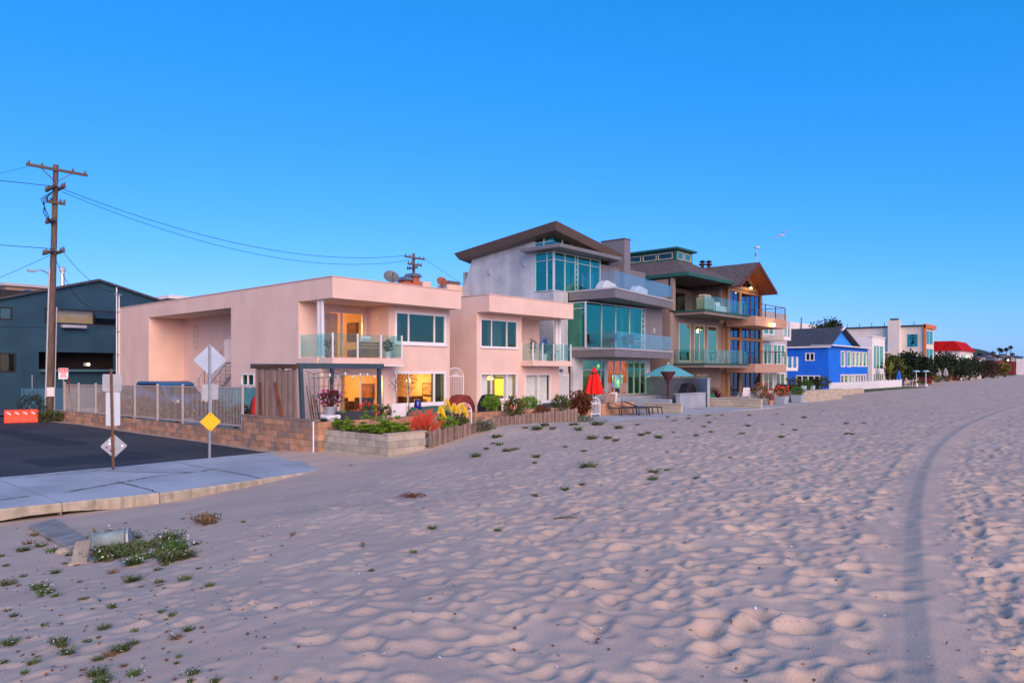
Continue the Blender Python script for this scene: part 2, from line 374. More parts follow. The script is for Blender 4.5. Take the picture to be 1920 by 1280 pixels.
cal = np.clip(0.62+0.06*(gx*0.75-gy*0.75+1.0), 0.28, 1); HM *= cal*np.clip(1.0-(np.hypot(gx, gy)-5)*.035, .5, 1)
# wheel track: two pressed ruts with a ridge and small hoof-like dents along it
sub = (slice(None), slice(0, int((12-GY0)/GS)))
_c = track_d(gx[sub][::10, ::10], gy[sub][::10, ::10]); _m = np.repeat(np.repeat(np.abs(_c) < 1.4, 10, 0), 10, 1)[:gx[sub].shape[0], :gx[sub].shape[1]]
td = np.full(gx[sub].shape, 9.0); td[_m] = track_d(gx[sub][_m], gy[sub][_m])
flat = np.exp(-((td+.15)/.30)**4)
HM[sub] = HM[sub]*(1-.72*flat) + 0.026*np.clip((td+.30)/.14, 0, 1)*np.clip((.20-td)/.34, 0, 1) + 0.016*np.clip((td+.80)/.10, 0, 1)*np.clip((-.42-td)/.26, 0, 1)
for i in range(0, len(tr)-1):
    for q in range(5):
        t = rs.rand(); p = tr[i]*(1-t)+tr[i+1]*t; d = tr[i+1]-tr[i]; d = d/np.hypot(*d); o = 0.30+rs.normal(0, .1)
        stamp(p[0]+d[1]*o, p[1]-d[0]*o, .05, .04, rs.rand()*3, .016, .005)
def detail_h(x, y):
    u = (x-GX0)/GS-.5; v = (y-GY0)/GS-.5
    i = np.clip(np.floor(u).astype(int), 0, NX-2); j = np.clip(np.floor(v).astype(int), 0, NY-2)
    fu = np.clip(u-i, 0, 1); fv = np.clip(v-j, 0, 1)
    h = (HM[i, j]*(1-fu)+HM[i+1, j]*fu)*(1-fv)+(HM[i, j+1]*(1-fu)+HM[i+1, j+1]*fu)*fv
    e = np.minimum.reduce([x-GX0, GX1-x, y-GY0, GY1-y]); m = np.clip(e/3.0, 0, 1)
    far = vnoise(x, y*1.6, .6, 7)*.05+vnoise(x, y, .3, 8)*.025
    inland = np.clip((20.5-y)/1.5, 0, 1)
    return (h*m+far*(1-m))*np.where(y > 14, np.clip(inland, 0, 1), 1)
def ground(x, y): 
    x = np.array([x], float); y = np.array([y], float)
    return float((base_h(x, y)+detail_h(x, y))[0])
az = np.concatenate([np.linspace(-180, -62, 60)[:-1], np.linspace(-62, -46, 60)[:-1], np.linspace(-46, 46, 860), np.linspace(46, 62, 60)[1:], np.linspace(62, 180, 60)[1:-1]])
rr = np.concatenate([[0.02, .5, 1.0, 1.5], np.geomspace(1.9, 60, 700), np.geomspace(61, 3500, 110)])
AA, RR = np.meshgrid(AZ+np.radians(az), rr); xs = (np.cos(AA)*RR).ravel(); ys = (np.sin(AA)*RR).ravel()
hz = base_h(xs, ys); hz = np.where(np.hypot(xs, ys) > 500, .9, hz); hz = hz+detail_h(xs, ys)
na, nr = len(az), len(rr)
idx = np.arange(na*nr).reshape(nr, na)
i00 = idx[:-1, :]; i10 = idx[1:, :]; i01 = np.roll(i00, -1, 1); i11 = np.roll(i10, -1, 1)
quads = np.stack([i00, i10, i11, i01], -1).reshape(-1, 4)[:, ::-1]
me = bpy.data.meshes.new('sand'); me.vertices.add(len(xs)); me.vertices.foreach_set('co', np.stack([xs, ys, hz], 1).ravel())
me.loops.add(quads.size); me.loops.foreach_set('vertex_index', quads.ravel().astype(np.int32))
me.polygons.add(len(quads)); me.polygons.foreach_set('loop_start', np.arange(0, quads.size, 4, dtype=np.int32))
me.polygons.foreach_set('use_smooth', np.ones(len(quads), bool))
me.update(calc_edges=True); me.validate()
SAND = M('sand', (0.54, 0.42, 0.33, 1), 0.95, col2=(0.455, 0.355, 0.29, 1), scale=0.8, bump=0.25, bscale=55, spec=0.1)
_t = SAND.node_tree; _n2 = _t.nodes; _l2 = _t.links
# sand grain: fine dark and light specks on top of the broad colour patches
_b = _n2['Principled BSDF']; _src = _b.inputs['Base Color'].links[0].from_socket
_g = [q for q in _n2 if q.type == 'NEW_GEOMETRY'][0]
_ns = _n2.new('ShaderNodeTexNoise'); _ns.inputs['Scale'].default_value = 180; _ns.inputs['Detail'].default_value = 2; _l2.new(_g.outputs['Position'], _ns.inputs['Vector'])
_mr = _n2.new('ShaderNodeMapRange'); _mr.inputs[1].default_value = .3; _mr.inputs[2].default_value = .7; _mr.inputs[3].default_value = .82; _mr.inputs[4].default_value = 1.15
_mm = _n2.new('ShaderNodeMix'); _mm.data_type = 'RGBA'; _mm.blend_type = 'MULTIPLY'; _mm.inputs[0].default_value = 1
_l2.new(_ns.outputs['Fac'], _mr.inputs[0]); _l2.new(_src, _mm.inputs[6]); _l2.new(_mr.outputs[0], _mm.inputs[7]); _l2.new(_mm.outputs[2], _b.inputs['Base Color'])
me.materials.append(SAND)
sand = bpy.data.objects.new('sand', me); COL.objects.link(sand); kind(sand)

# ---------------------------------------------------------------- street, walkway, patios
mb = MB()
mb.box(-60, 12.78, 21.3, 47.0, 0.1, 0.30); mb.box(-60, 70, 47.0, 50.5, 0.1, 0.30); kind(mb.build('street', ASPH))
kind(MB().prism([(12.35, 21.3), (12.79, 21.3), (12.79, 43.6), (12.1, 45.5), (12.0, 45.5), (12.5, 40), (12.42, 33), (12.52, 27)], .2, .306).build('gutter', M('gutter_sand', (.36, .28, .22, 1), .95, var=.25, scale=2.5, bump=.4)))
kind(MB().prism([(4.2, 21.3), (12.4, 21.3), (12.4, 21.75), (11, 21.6), (9.5, 21.7), (8, 21.5), (6, 21.55)], .2, .304).build('sand_drift', M('gutter_sand', None)))
# walkway of cracked slabs with a broken front edge
rnd = random.Random(3)
edge = [(-40,16.25),(-20,16.3),(-8,16.2),(0,16.35),(3.8,16.4),(4.75,16.28),(4.8,16.27),(6.55,16.0),(6.58,15.98),(8.4,16.12),(9.1,16.2),(9.14,16.22),(10.2,16.35),(11.2,16.6),(12.75,17.2)]
wk = thing('walkway', (5, 18.5, .1), 'cracked pale concrete walkway between the asphalt street and the sand', None); del wk['label']; kind(wk)
cuts = [-40, -8, 4.78, 6.565, 9.12, 12.75]
cracky = 18.55
def eY(x):
    for (a, b), (c, d) in zip(edge, edge[1:]):
        if a <= x <= c: return b+(d-b)*(x-a)/(c-a)
    return 16.3
for i in range(len(cuts)-1):
    a, b = cuts[i]+.008, cuts[i+1]-.008
    xs_ = [a+(b-a)*k/24 for k in range(25)]
    front = [(x, eY(x)+rnd.uniform(-.025, .025)) for x in xs_]
    mid = [(x, cracky+.06*math.sin(x*2.1)+rnd.uniform(-.025, .025)) for x in xs_]
    sl = MB(); tz = .352+rnd.uniform(-.006, .006)
    n0 = len(front)
    for k in range(n0-1):       # top, curved nose, ragged underside
        (x0, y0), (x1, y1) = front[k], front[k+1]; m0, m1 = mid[k][1]-.012, mid[k+1][1]-.012
        bz0, bz1 = .12+.05*math.sin(x0*1.7), .12+.05*math.sin(x1*1.7)
        sl.poly([(x0,y0+.03,tz),(x1,y1+.03,tz),(x1,m1,tz),(x0,m0,tz)])
        sl.poly([(x0,y0,tz-.03),(x1,y1,tz-.03),(x1,y1+.03,tz),(x0,y0+.03,tz)])
        sl.poly([(x0,y0+.02,bz0),(x1,y1+.02,bz1),(x1,y1,tz-.03),(x0,y0,tz-.03)])
        sl.poly([(x0,y0+.3,bz0-.05),(x1,y1+.3,bz1-.05),(x1,y1+.02,bz1),(x0,y0+.02,bz0)])
    sl.poly([(a, front[0][1], tz-.03), (a, mid[0][1], tz), (a, mid[0][1], .1), (a, front[0][1], .1)])
    sl.poly([(b, front[-1][1], tz-.03), (b, front[-1][1], .1), (b, mid[-1][1], .1), (b, mid[-1][1], tz)])
    fs = sl.build('front_slab', SLAB, wk)
    fs.data.materials.append(CURB)
    for p in fs.data.polygons:
        if abs(p.normal.z) < .8: p.material_index = 1
    sl = MB()
    for k in range(24):
        (x0, m0), (x1, m1) = mid[k], mid[k+1]
        sl.poly([(x0,m0+.012,tz-.003),(x1,m1+.012,tz-.003),(x1,21.32+.03*math.sin(x1*3),tz-.003),(x0,21.32+.03*math.sin(x0*3),tz-.003)])
        sl.poly([(x0,m0+.012,.1),(x1,m1+.012,.1),(x1,m1+.012,tz-.003),(x0,m0+.012,tz-.003)])
        sl.poly([(x0,21.32+.03*math.sin(x0*3),tz-.003),(x1,21.32+.03*math.sin(x1*3),tz-.003),(x1,21.36,.28),(x0,21.36,.28)])
    sl.build('back_slab', SLAB, wk)
def crack(pts, w, z, m, nm, parent=None):
    q = MB(); r_ = random.Random(len(pts)); P_ = []
    for (a, b), (c, d) in zip(pts, pts[1:]):
        n_ = max(2, int(math.hypot(c-a, d-b)/.12))
        for k in range(n_): P_.append((a+(c-a)*k/n_+r_.gauss(0, .012), b+(d-b)*k/n_+r_.gauss(0, .012)))
    for (a, b), (c, d) in zip(P_, P_[1:]):
        L = math.hypot(c-a, d-b) or 1; ww = w*r_.uniform(.3, 1.3); nx, ny = -(d-b)/L*ww/2, (c-a)/L*ww/2
        q.poly([(a-nx, b-ny, z), (c-nx, d-ny, z), (c+nx, d+ny, z), (a+nx, b+ny, z)])
    return q.build(nm, m, parent)
CRK = M('crack_dirt', (.07, .055, .035, 1), 1, col2=(.08, .09, .03, 1), scale=3)
for pts, w in (([(5.2, 17.6), (6.2, 18.0), (7.4, 18.55), (8.6, 18.62), (9.4, 18.75)], .05), ([(4.0, 20.9), (5.2, 20.95), (6.3, 20.8), (7.2, 20.9)], .05), ([(7.1, 20.6), (7.6, 19.6), (8.5, 18.6)], .035), ([(3.9, 17.5), (4.4, 17.6), (4.7, 17.62)], .05), ([(6.57, 16.1), (6.6, 17.2), (6.56, 18.5)], .03), ([(9.13, 16.4), (9.2, 17.6), (9.1, 18.6)], .02)): crack(pts, w, .3615, CRK, 'crack', wk)
PAT = M('asphalt_patch', (.026, .029, .037, 1), .8, var=.2, scale=2, bump=.4, bscale=100); SEAM = M('asphalt_seam', (.10, .085, .065, 1), .95, var=.3, scale=4)
kind(MB().prism([(6.4, 23.0), (9.6, 22.9), (9.7, 25.2), (6.3, 25.4)], .25, .3035).build('asphalt_patch', PAT)); kind(MB().prism([(8.4, 29.0), (9.5, 29.0), (9.5, 39.5), (8.4, 39.4)], .25, .3035).build('asphalt_patch', PAT))
for pts, w in (([(11.6, 22.0), (9.4, 23.6), (7.6, 26.5), (7.2, 31), (7.4, 40)], .06), ([(3.0, 24.2), (6.0, 24.6), (9.0, 25.6), (12.3, 25.8)], .05), ([(4.0, 30.5), (8, 31.0), (12.3, 30.4)], .05), ([(10.8, 26), (10.5, 33), (10.9, 43)], .04)): kind(crack(pts, w, .3065, SEAM, 'asphalt_seam'))
kind(MB().box(13.3, 40.0, 19.7, 27.3, .3, .80).build('patio', M('patio_conc', (.36, .33, .31, 1), .9, var=.15, scale=1.5, bump=.2)))
kind(MB().box(13.25, 17.5, 27.3, 47.0, .3, .78).build('parking_lot', CONC))
kind(MB().prism([(23.6,16.5),(52,15.9),(68,16.9),(68,19.2),(23.6,19.2)], .3, .87).build('beach_path', M('path_conc', (.40, .39, .38, 1), .9, var=.2, scale=.9, bump=.3)))
kind(MB().box(40.05, 80.0, 19.2, 27.5, .3, .865).build('terrace', M('patio_conc', None)))
kind(MB().box(14.4, 40.0, 16.4, 19.6, .2, .70).build('garden_soil', M('soil', (.10, .07, .05, 1), 1, var=.4, scale=5, bump=.8, bscale=15)))
# ---------------------------------------------------------------- first pink apartment house (corner lot)
def rail_run(parent, pts, z, h, gm, pm, posts=True, pw=.06, gap=.03, base=.06, cap=None):
    """glass railing: one pane per span, posts at the points"""
    for i in range(len(pts)-1):
        p, q = Vector(pts[i]), Vector(pts[i+1]); d = (q-p).normalized(); nrm = Vector((-d.y, d.x))
        a = p+d*gap; b = q-d*gap
        g = MB(); c = (a+b)/2
        g.obox((c.x, c.y, z+base+(h-base)/2), ((b-a).x/2, (b-a).y/2, 0), (nrm.x*.006, nrm.y*.006, 0), (0, 0, (h-base)/2)); g.build('glass_panel', gm, parent)
    if posts:
        for p in pts:
            MB().box(p[0]-pw/2, p[0]+pw/2, p[1]-pw/2, p[1]+pw/2, z, z+h+.02).build('railing_post', pm, parent)
def arch_gate(loc, w, h, rise, label, back=None):
    t = thing('arched_gate', loc, label, 'gate'); x, y, z = loc
    for s in (-1, 1): MB().bar((x+s*w/2, y, z), (x+s*w/2, y, z+h), .05).build('gate_post', WHITE, t)
    pts = [(x+w/2*math.cos(a), y, z+h+rise*math.sin(a)) for a in [math.pi*k/14 for k in range(15)]]
    MB().path(pts, .025, 6).build('arch', WHITE, t)
    MB().bar((x-w/2+.025, y, z+h), (x+w/2-.025, y, z+h), .045).build('crossbar', WHITE, t)
    MB().bar((x-w/2+.025, y, z+.1), (x+w/2-.025, y, z+.1), .04).build('crossbar', WHITE, t)
    n = max(4, int(w/.11))
    for k in range(1, n):
        q = x-w/2+w*k/n; MB().bar((q, y, z+.12), (q, y, z+h-.02), .018).build('bar', WHITE, t)
        a = math.pi*(1-k/n); MB().bar((x+.08*math.cos(a), y, z+h+.03), (x+(w/2-.02)*math.cos(a), y, z+h+(rise-.02)*math.sin(a)), .014).build('ray_bar', WHITE, t)
    return t
P1 = thing('apartment_house', (20.5, 25.5, .78), 'two storey pink stucco house with a tall stair recess in its long side wall', 'house')
gridwall('y', 16.9, .2, 25.7, 47.4, .6, 6.82, [(25.7, 27.1, 3.54, 5.96), (33.0, 42.6, .6, 6.05), (30.8, 32.0, 2.3, 2.87)]).build('side_wall', STUCCO, P1)
f = MB().box(16.9, 24.2, 24.6, 24.8, 5.96, 6.82); f.box(16.9, 17.1, 24.8, 25.7, 5.96, 6.82); f.box(24.0, 24.2, 24.8, 27.2, 5.96, 6.82); f.build('parapet', STUCCO, P1)
c = MB().box(16.87, 24.23, 24.57, 24.83, 6.822, 6.86); c.box(16.87, 17.13, 24.83, 47.43, 6.822, 6.86); c.build('coping', M('coping', (.60, .47, .42, 1), .8, var=.05), P1)
MB().box(17.1, 24.0, 24.8, 27.3, 5.962, 6.1).build('soffit', STUCCO, P1)
MB().box(17.1, 24.3, 27.3, 47.2, 6.3, 6.5).build('roof_deck', CONC, P1)
gridwall('x', 25.5, .2, 16.9, 24.3, .6, 3.25, [(17.9, 20.2, .82, 2.86), (20.9, 24.0, 1.44, 2.93)]).build('front_wall', STUCCO, P1)
gridwall('x', 25.5, .2, 20.5, 24.3, 3.25, 5.96, [(20.9, 24.0, 4.29, 5.7)]).build('front_wall', STUCCO, P1)
MB().box(20.5, 20.7, 25.7, 27.1, 3.54, 5.96).build('alcove_wall', STUCCO, P1)
gridwall('x', 27.1, .2, 17.1, 20.7, 3.54, 5.96, [(18.2, 20.3, 3.56, 5.67)]).build('alcove_wall', STUCCO, P1)
MB().box(24.1, 24.3, 25.7, 47.4, .6, 6.8).build('side_wall', STUCCO, P1)
MB().box(17.1, 24.1, 47.2, 47.4, .6, 6.8).build('rear_wall', STUCCO, P1)
s = MB().box(16.9, 20.62, 24.6, 25.5, 3.25, 3.54); s.box(17.1, 20.5, 25.5, 27.1, 3.26, 3.538); s.build('balcony_slab', STUCCO, P1)
MB().box(16.88, 20.64, 24.58, 25.49, 3.2, 3.248).build('drip_edge', WHITE, P1)
MB().box(17.1, 24.1, 25.7, 33, 3.2, 3.25).build('floor', WALLIN, P1)
rail_run(P1, [(16.95, 27.05), (16.95, 24.66), (18.18, 24.66), (19.4, 24.66), (20.56, 24.66), (20.56, 25.45)], 3.54, 1.0, GRAIL, WHITE)
for dy in (0, .16): MB().box(17.0, 17.1, 25.5+dy*1.6, 25.6+dy*1.6, 3.54, 5.96).build('corner_column', WHITE, P1)
window(P1, 'x', 25.5, 20.9, 24.0, 4.29, 5.7, WHITE, GDARK, .07, v=(.25, .77), trim=.05, sill=WHITE)
window(P1, 'x', 25.5, 20.9, 24.0, 1.44, 2.93, WHITE, [GCLEAR, GCLEAR, GDARK], .07, v=(.25, .77), trim=.05, sill=WHITE)
window(P1, 'x', 25.5, 17.9, 20.2, .82, 2.86, ALU, GCLEAR, .05, v=(.47,), name='sliding_door')
window(P1, 'x', 27.1, 18.2, 20.3, 3.56, 5.67, ALU, GCLEAR, .05, v=(.44,), name='sliding_door')
window(P1, 'y', 16.9, 30.8, 32.0, 2.3, 2.87, WHITE, GDARK, .06, v=(.5,))
room(P1, 17.12, 20.55, 25.72, 30.5, .8, 3.18, WARMIN); room(P1, 20.6, 24.08, 25.72, 30.5, .8, 3.18, WARMIN)
room(P1, 17.12, 20.68, 27.32, 31, 3.55, 5.9, WARMIN); room(P1, 20.72, 24.08, 25.72, 30, 3.55, 5.9, WALLIN)
lamp((18.6, 27.9, 2.55), 260, 'glowing ceiling lamp inside the ground floor patio door of the corner house')
lamp((23.1, 27.2, 2.55), 170, 'glowing ceiling lamp inside the ground floor front window of the corner house')
lamp((18.6, 29.3, 5.25), 170, 'glowing ceiling lamp inside the upstairs balcony door')
WOODD = M('dark_wood', (.10, .045, .02, 1), .6, var=.3, scale=4)
for (a, b, yy, z0, z1, lb) in ((19.3, 20.4, 27.2, .8, 1.6, 'dark dining cabinet behind the patio door'), (17.3, 18.1, 29.6, .8, 1.5, 'low dark sideboard at the back of the lamplit living room'), (22.6, 23.9, 27.0, .8, 1.75, 'dark sofa back behind the ground floor front window'), (19.2, 20.3, 30.4, 3.55, 5.4, 'dark wardrobe inside the upstairs balcony room')):
    t = thing('cabinet', ((a+b)/2, yy, z0), lb, 'furniture')
    MB().box(a, b, yy, yy+.45, z0+.08, z1).build('carcass', WOODD, t, bevel=.02)
    for k in (0, 1): MB().box(a+.03+(b-a)*k/2, a+(b-a)*(k+1)/2-.03, yy-.025, yy-.001, z0+.12, z1-.05).build('cabinet_door', WOODD, t)
    for k in (0, 1): MB().box(a+.04+k*(b-a-.12), a+.08+k*(b-a-.12), yy+.03, yy+.4, z0, z0+.08).build('foot', DK, t)
curtain(P1, 'x', 25.80, 23.35, 23.98, 1.46, 2.9, M('green_curtain', (.05, .17, .15, 1), .9, var=.1), .12)
curtain(P1, 'x', 25.80, 20.92, 21.2, 1.46, 2.9, M('green_curtain', None), .12)
curtain(P1, 'x', 25.85, 20.95, 21.5, 4.3, 5.65, M('grey_drape', (.16, .19, .2, 1), .9, var=.1), .12); curtain(P1, 'x', 25.85, 23.45, 23.98, 4.3, 5.65, M('grey_drape', None), .12); curtain(P1, 'x', 25.82, 17.95, 18.35, .84, 2.82, M('amber_curtain', (.6, .32, .10, 1), .9, var=.1), .1); curtain(P1, 'x', 27.42, 18.25, 19.1, 3.6, 5.6, M('amber_curtain', (.6, .32, .10, 1), .9, var=.1), .12)
MB().box(20.495, 20.53, 26.3, 26.42, 5.35, 5.47).build('porch_light', WHITE, P1)
for (x0, y0, x1, y1, z0, z1, c, lb) in ((20.50, 26.6, 20.54, 27.5, 1.7, 2.4, (.25, .10, .04, 1), 'framed dark picture on the lamplit living room wall'), (24.03, 26.4, 24.07, 27.2, 1.75, 2.4, (.35, .22, .10, 1), 'framed picture on the wall inside the front window'), (20.63, 28.0, 20.67, 28.8, 4.4, 5.3, (.15, .08, .05, 1), 'framed picture inside the upstairs balcony room')):
    t = thing('picture_or_glow_panel', (x0, y0, z0), lb, 'picture'); MB().box(x0-.03, x1-.03, y0, y1, z0, z1).build('picture_frame', WOODD, t); MB().box(x0-.04, x0-.031, y0+.06, y1-.06, z0+.06, z1-.06).build('canvas', M('canvas%d' % int(c[0]*100), c, .8, var=.5, scale=5), t)
for (x, y, lb) in ((18.9, 26.6, 'dark dining chair just inside the patio door'), (19.6, 26.5, 'second dark dining chair just inside the patio door')):
    t = thing('dining_chair', (x, y, .8), lb, 'chair'); MB().box(x-.2, x+.2, y, y+.05, 1.25, 1.8).build('backrest', WOODD, t); MB().box(x-.2, x+.2, y, y+.45, 1.2, 1.25).build('seat', WOODD, t)
    for a in (-.19, .15):
        for b in (0, .4): MB().box(x+a, x+a+.04, y+b, y+b+.04, .8, 1.2).build('leg', WOODD, t)
# stair recess
MB().box(18.9, 19.1, 33.0, 42.6, .6, 6.3).build('recess_wall', STUCCO, P1)
MB().box(17.1, 18.9, 42.6, 42.8, .6, 6.3).build('recess_wall', STUCCO, P1); MB().box(17.1, 18.9, 32.8, 33.0, .6, 6.3).build('recess_wall', STUCCO, P1)
MB().box(17.1, 18.9, 33.0, 42.6, 6.052, 6.25).build('recess_ceiling', STUCCO, P1)
window(P1, 'y', 18.9, 40.8, 41.3, 4.33, 5.6, M('cream_frame', (.5, .42, .3, 1), .6), GDARK, .05, h=(.25, .5, .75), proud=.03)
STW = M('stair_concrete', (.5, .47, .44, 1), .8, var=.1)
for k in range(14):
    y0 = 38.2-k*.3; MB().box(17.25, 18.05, y0-.29, y0, .95+k*.185, 1.0+k*.185).build('stair_tread', STW, P1)
for x in (17.2, 18.07): MB().bar((x, 38.3, .9), (x, 33.95, 3.55), .05, .2).build('stair_stringer', STW, P1)
MB().box(17.15, 18.88, 33.02, 34.2, 3.42, 3.56).build('stair_landing', STUCCO, P1)
for k in range(12): MB().bar((17.2, 34.2-k*.1, 3.56), (17.2, 34.2-k*.1, 4.5), .018).build('baluster', WHITE, P1)
MB().bar((17.2, 34.25, 4.52), (17.2, 33.05, 4.52), .04).build('handrail', WHITE, P1)
for x in (17.2, 18.05):
    MB().bar((x, 38.3, 1.85), (x, 34.2, 4.4), .03).build('handrail', WHITE, P1)
    for k in range(7): MB().bar((x, 38.2-k*.6, .95+k*.37), (x, 38.2-k*.6, 1.88+k*.37), .018).build('baluster', DK, P1)
# conduit mast on the far corner
for k, x in enumerate((16.80, 16.86)): MB().tube((x, 47.1-k*.22, .6), (x, 47.1-k*.22, 8.1-k*.4), .035).build('conduit', WHITE, P1)
for z in (2.2, 4.0, 5.4, 6.6): MB().box(16.78, 16.9, 46.8, 47.2, z, z+.04).build('conduit_strap', ALU, P1)
MB().bar((16.8, 46.4, 7.6), (16.8, 47.5, 7.75), .05).build('mast_arm', ALU, P1)
# roof furniture
def dish(u, v, Y, r, label, m):
    p = PY(u, v, Y); t = thing('satellite_dish', (p.x, p.y, 6.5), label, 'dish')
    MB().tube((p.x, p.y, 6.4), (p.x, p.y, p.z), .03).build('mast', DK, t)
    d = Vector((-.35, -.75, .55)).normalized(); a = d.cross(Vector((0, 0, 1))).normalized(); b = a.cross(d)
    mb = MB(); n = 18
    for ring in range(5):
        q = ring/4
        for j in range(n): mb.v.append(tuple(p+(a*math.cos(j*2*math.pi/n)+b*math.sin(j*2*math.pi/n))*r*q + d*(r*.28*q*q)))
    for ring in range(4):
        for j in range(n): mb.f.append((ring*n+j, ring*n+(j+1) % n, (ring+1)*n+(j+1) % n, (ring+1)*n+j))
    mb.build('reflector', m, t, smooth=True)
    e = p+d*r*1.15-b*.12
    MB().tube(p-b*r*.95+d*.2*r, e, .015).build('feed_arm', DK, t); MB().ball(e, .05).build('receiver', DK, t)
dish(733, 521, 30, .42, 'dark grey satellite dish on the corner house roof', M('dishgrey', (.12, .14, .15, 1), .5, var=.1))
dish(828, 529, 36, .38, 'rust brown satellite dish beside the stucco chimney', M('dishrust', (.25, .09, .05, 1), .7, var=.3, scale=6))
BRK = M('chimney_brick', (.42, .12, .07, 1), .9, var=.2, scale=6, bump=.3); TILE = M('blue_tile', (.10, .14, .20, 1), .6, var=.3, scale=9)
def chimney(u0, u1, vt, Y, dep, label, m, caps, capm):
    a = PY(u0, vt, Y); b = PY(u1, vt, Y); t = thing('chimney', ((a.x+b.x)/2, Y, 6.5), label, 'chimney')
    MB().box(a.x, b.x, Y, Y+dep, 6.3, a.z).build('stack', m, t)
    for k in range(int((a.z-6.5)/.09)):
        MB().box(a.x-.006, b.x+.006, Y-.006, Y+dep+.006, 6.5+k*.09+.012, 6.5+k*.09+.082).build('brick_course', m, t)
    for (x0, x1, h) in caps:
        p = a.x+(b.x-a.x)*x0; q = a.x+(b.x-a.x)*x1
        MB().box(p+.06, q-.06, Y+.06, Y+dep-.06, a.z, a.z+h).build('flue', m, t)
        mb = MB(); mb.v += [(p-.06, Y-.06, a.z+h), (q+.06, Y-.06, a.z+h), (q+.06, Y+dep+.06, a.z+h), (p-.06, Y+dep+.06, a.z+h), (p+.06, Y+.06, a.z+h+.2), (q-.06, Y+.06, a.z+h+.2), (q-.06, Y+dep-.06, a.z+h+.2), (p+.06, Y+dep-.06, a.z+h+.2)]
        mb.f += [(0,3,2,1),(4,5,6,7),(0,1,5,4),(1,2,6,5),(2,3,7,6),(3,0,4,7)]; mb.build('chimney_cap', capm, t)
chimney(757, 790, 528, 31, .8, 'red brick chimney with two slate blue tiled caps', BRK, ((.1, .5, .12), (.55, 1.0, .38)), TILE)
chimney(793, 808, 527, 31.2, .6, 'small pink stucco chimney block beside the red brick stack', STUCCO, (), TILE)
chimney(838, 873, 533, 36, 1.0, 'wide pink stucco chimney with a dark stone cap', STUCCO, ((.1, .7, .1),), M('slate', (.12, .11, .12, 1), .8, var=.3, scale=8))

# ---------------------------------------------------------------- second pink house
P2 = thing('apartment_house', (30, 25.9, .78), 'smaller pink stucco house with its glass balcony beside the grey concrete house', 'house')
MB().box(26.6, 26.8, 26.1, 45, .6, 6.88).build('side_wall', STUCCO, P2)
f = MB().box(26.6, 33.8, 25.0, 25.2, 6.03, 6.9); f.box(26.6, 26.8, 25.2, 26.1, 6.03, 6.9); f.box(33.6, 33.8, 25.2, 45, 6.03, 6.9); f.build('parapet', STUCCO, P2)
c = MB().box(26.57, 33.83, 24.97, 25.23, 6.902, 6.94); c.box(26.57, 26.83, 25.23, 45, 6.902, 6.94); c.build('coping', M('coping', None), P2)
MB().box(26.8, 33.6, 25.2, 27.6, 6.032, 6.2).build('soffit', STUCCO, P2); MB().box(26.8, 33.6, 27.6, 45, 6.3, 6.5).build('roof_deck', CONC, P2)
gridwall('x', 25.9, .2, 26.6, 33.6, .6, 3.25, [(26.9, 29.8, 1.45, 2.86), (30.5, 32.8, .84, 2.81)]).build('front_wall', STUCCO, P2)
gridwall('x', 25.9, .2, 26.6, 30.2, 3.25, 6.03, [(26.9, 29.8, 4.25, 5.72)]).build('front_wall', STUCCO, P2)
MB().box(30.0, 30.2, 26.1, 27.4, 3.54, 6.03).build('alcove_wall', STUCCO, P2)
gridwall('x', 27.4, .2, 30.0, 33.6, 3.54, 6.03, [(30.35, 31.9, 3.56, 5.6)]).build('alcove_wall', STUCCO, P2)
MB().box(33.4, 33.6, 26.1, 27.4, .6, 3.25).build('side_wall', STUCCO, P2); MB().box(33.4, 33.598, 27.6, 45, .6, 6.03).build('side_wall', STUCCO, P2)
s = MB().box(30.1, 33.7, 25.0, 25.9, 3.27, 3.55); s.box(30.2, 33.6, 25.9, 27.4, 3.26, 3.548); s.build('balcony_slab', STUCCO, P2)
MB().box(26.8, 33.4, 26.1, 33, 3.2, 3.25).build('floor', WALLIN, P2)
rail_run(P2, [(30.16, 25.86), (30.16, 25.06), (31.0, 25.06), (32.0, 25.06), (32.9, 25.06), (33.62, 25.06), (33.62, 27.3)], 3.55, .98, GRAIL, WHITE)
MB().box(33.45, 33.6, 25.75, 25.9, 3.55, 6.03).build('corner_column', WHITE, P2); MB().box(33.25, 33.4, 25.85, 26.0, 3.55, 6.03).build('corner_column', WHITE, P2)
window(P2, 'x', 25.9, 26.9, 29.8, 4.25, 5.72, WHITE, GDARK, .05, v=(.29, .71), sill=WHITE)
window(P2, 'x', 25.9, 26.9, 29.8, 1.45, 2.86, WHITE, GCLEAR, .05, v=(.29, .71), sill=WHITE)
window(P2, 'x', 25.9, 30.5, 32.8, .84, 2.81, WHITE, GCLEAR, .05, v=(.5,), name='sliding_door')
window(P2, 'x', 27.4, 30.35, 31.9, 3.56, 5.6, ALU, GDARK, .05, v=(.5,), name='sliding_door')
PURP = M('purple_curtain', (.10, .05, .10, 1), .9, var=.2, scale=5); LAV = M('lavender_blind', (.42, .42, .55, 1), .9, var=.08)
curtain(P2, 'x', 26.16, 26.95, 27.7, 4.27, 5.7, PURP, .1); curtain(P2, 'x', 26.16, 29.0, 29.75, 4.27, 5.7, PURP, .1); curtain(P2, 'x', 26.3, 27.75, 28.95, 4.27, 5.7, LAV, .3, .01, 'blind')
curtain(P2, 'x', 26.18, 26.95, 27.72, 1.47, 2.84, SHEER, .1); curtain(P2, 'x', 26.18, 28.98, 29.75, 1.47, 2.84, SHEER, .1); curtain(P2, 'x', 26.18, 30.55, 32.75, .86, 2.79, SHEER, .13)
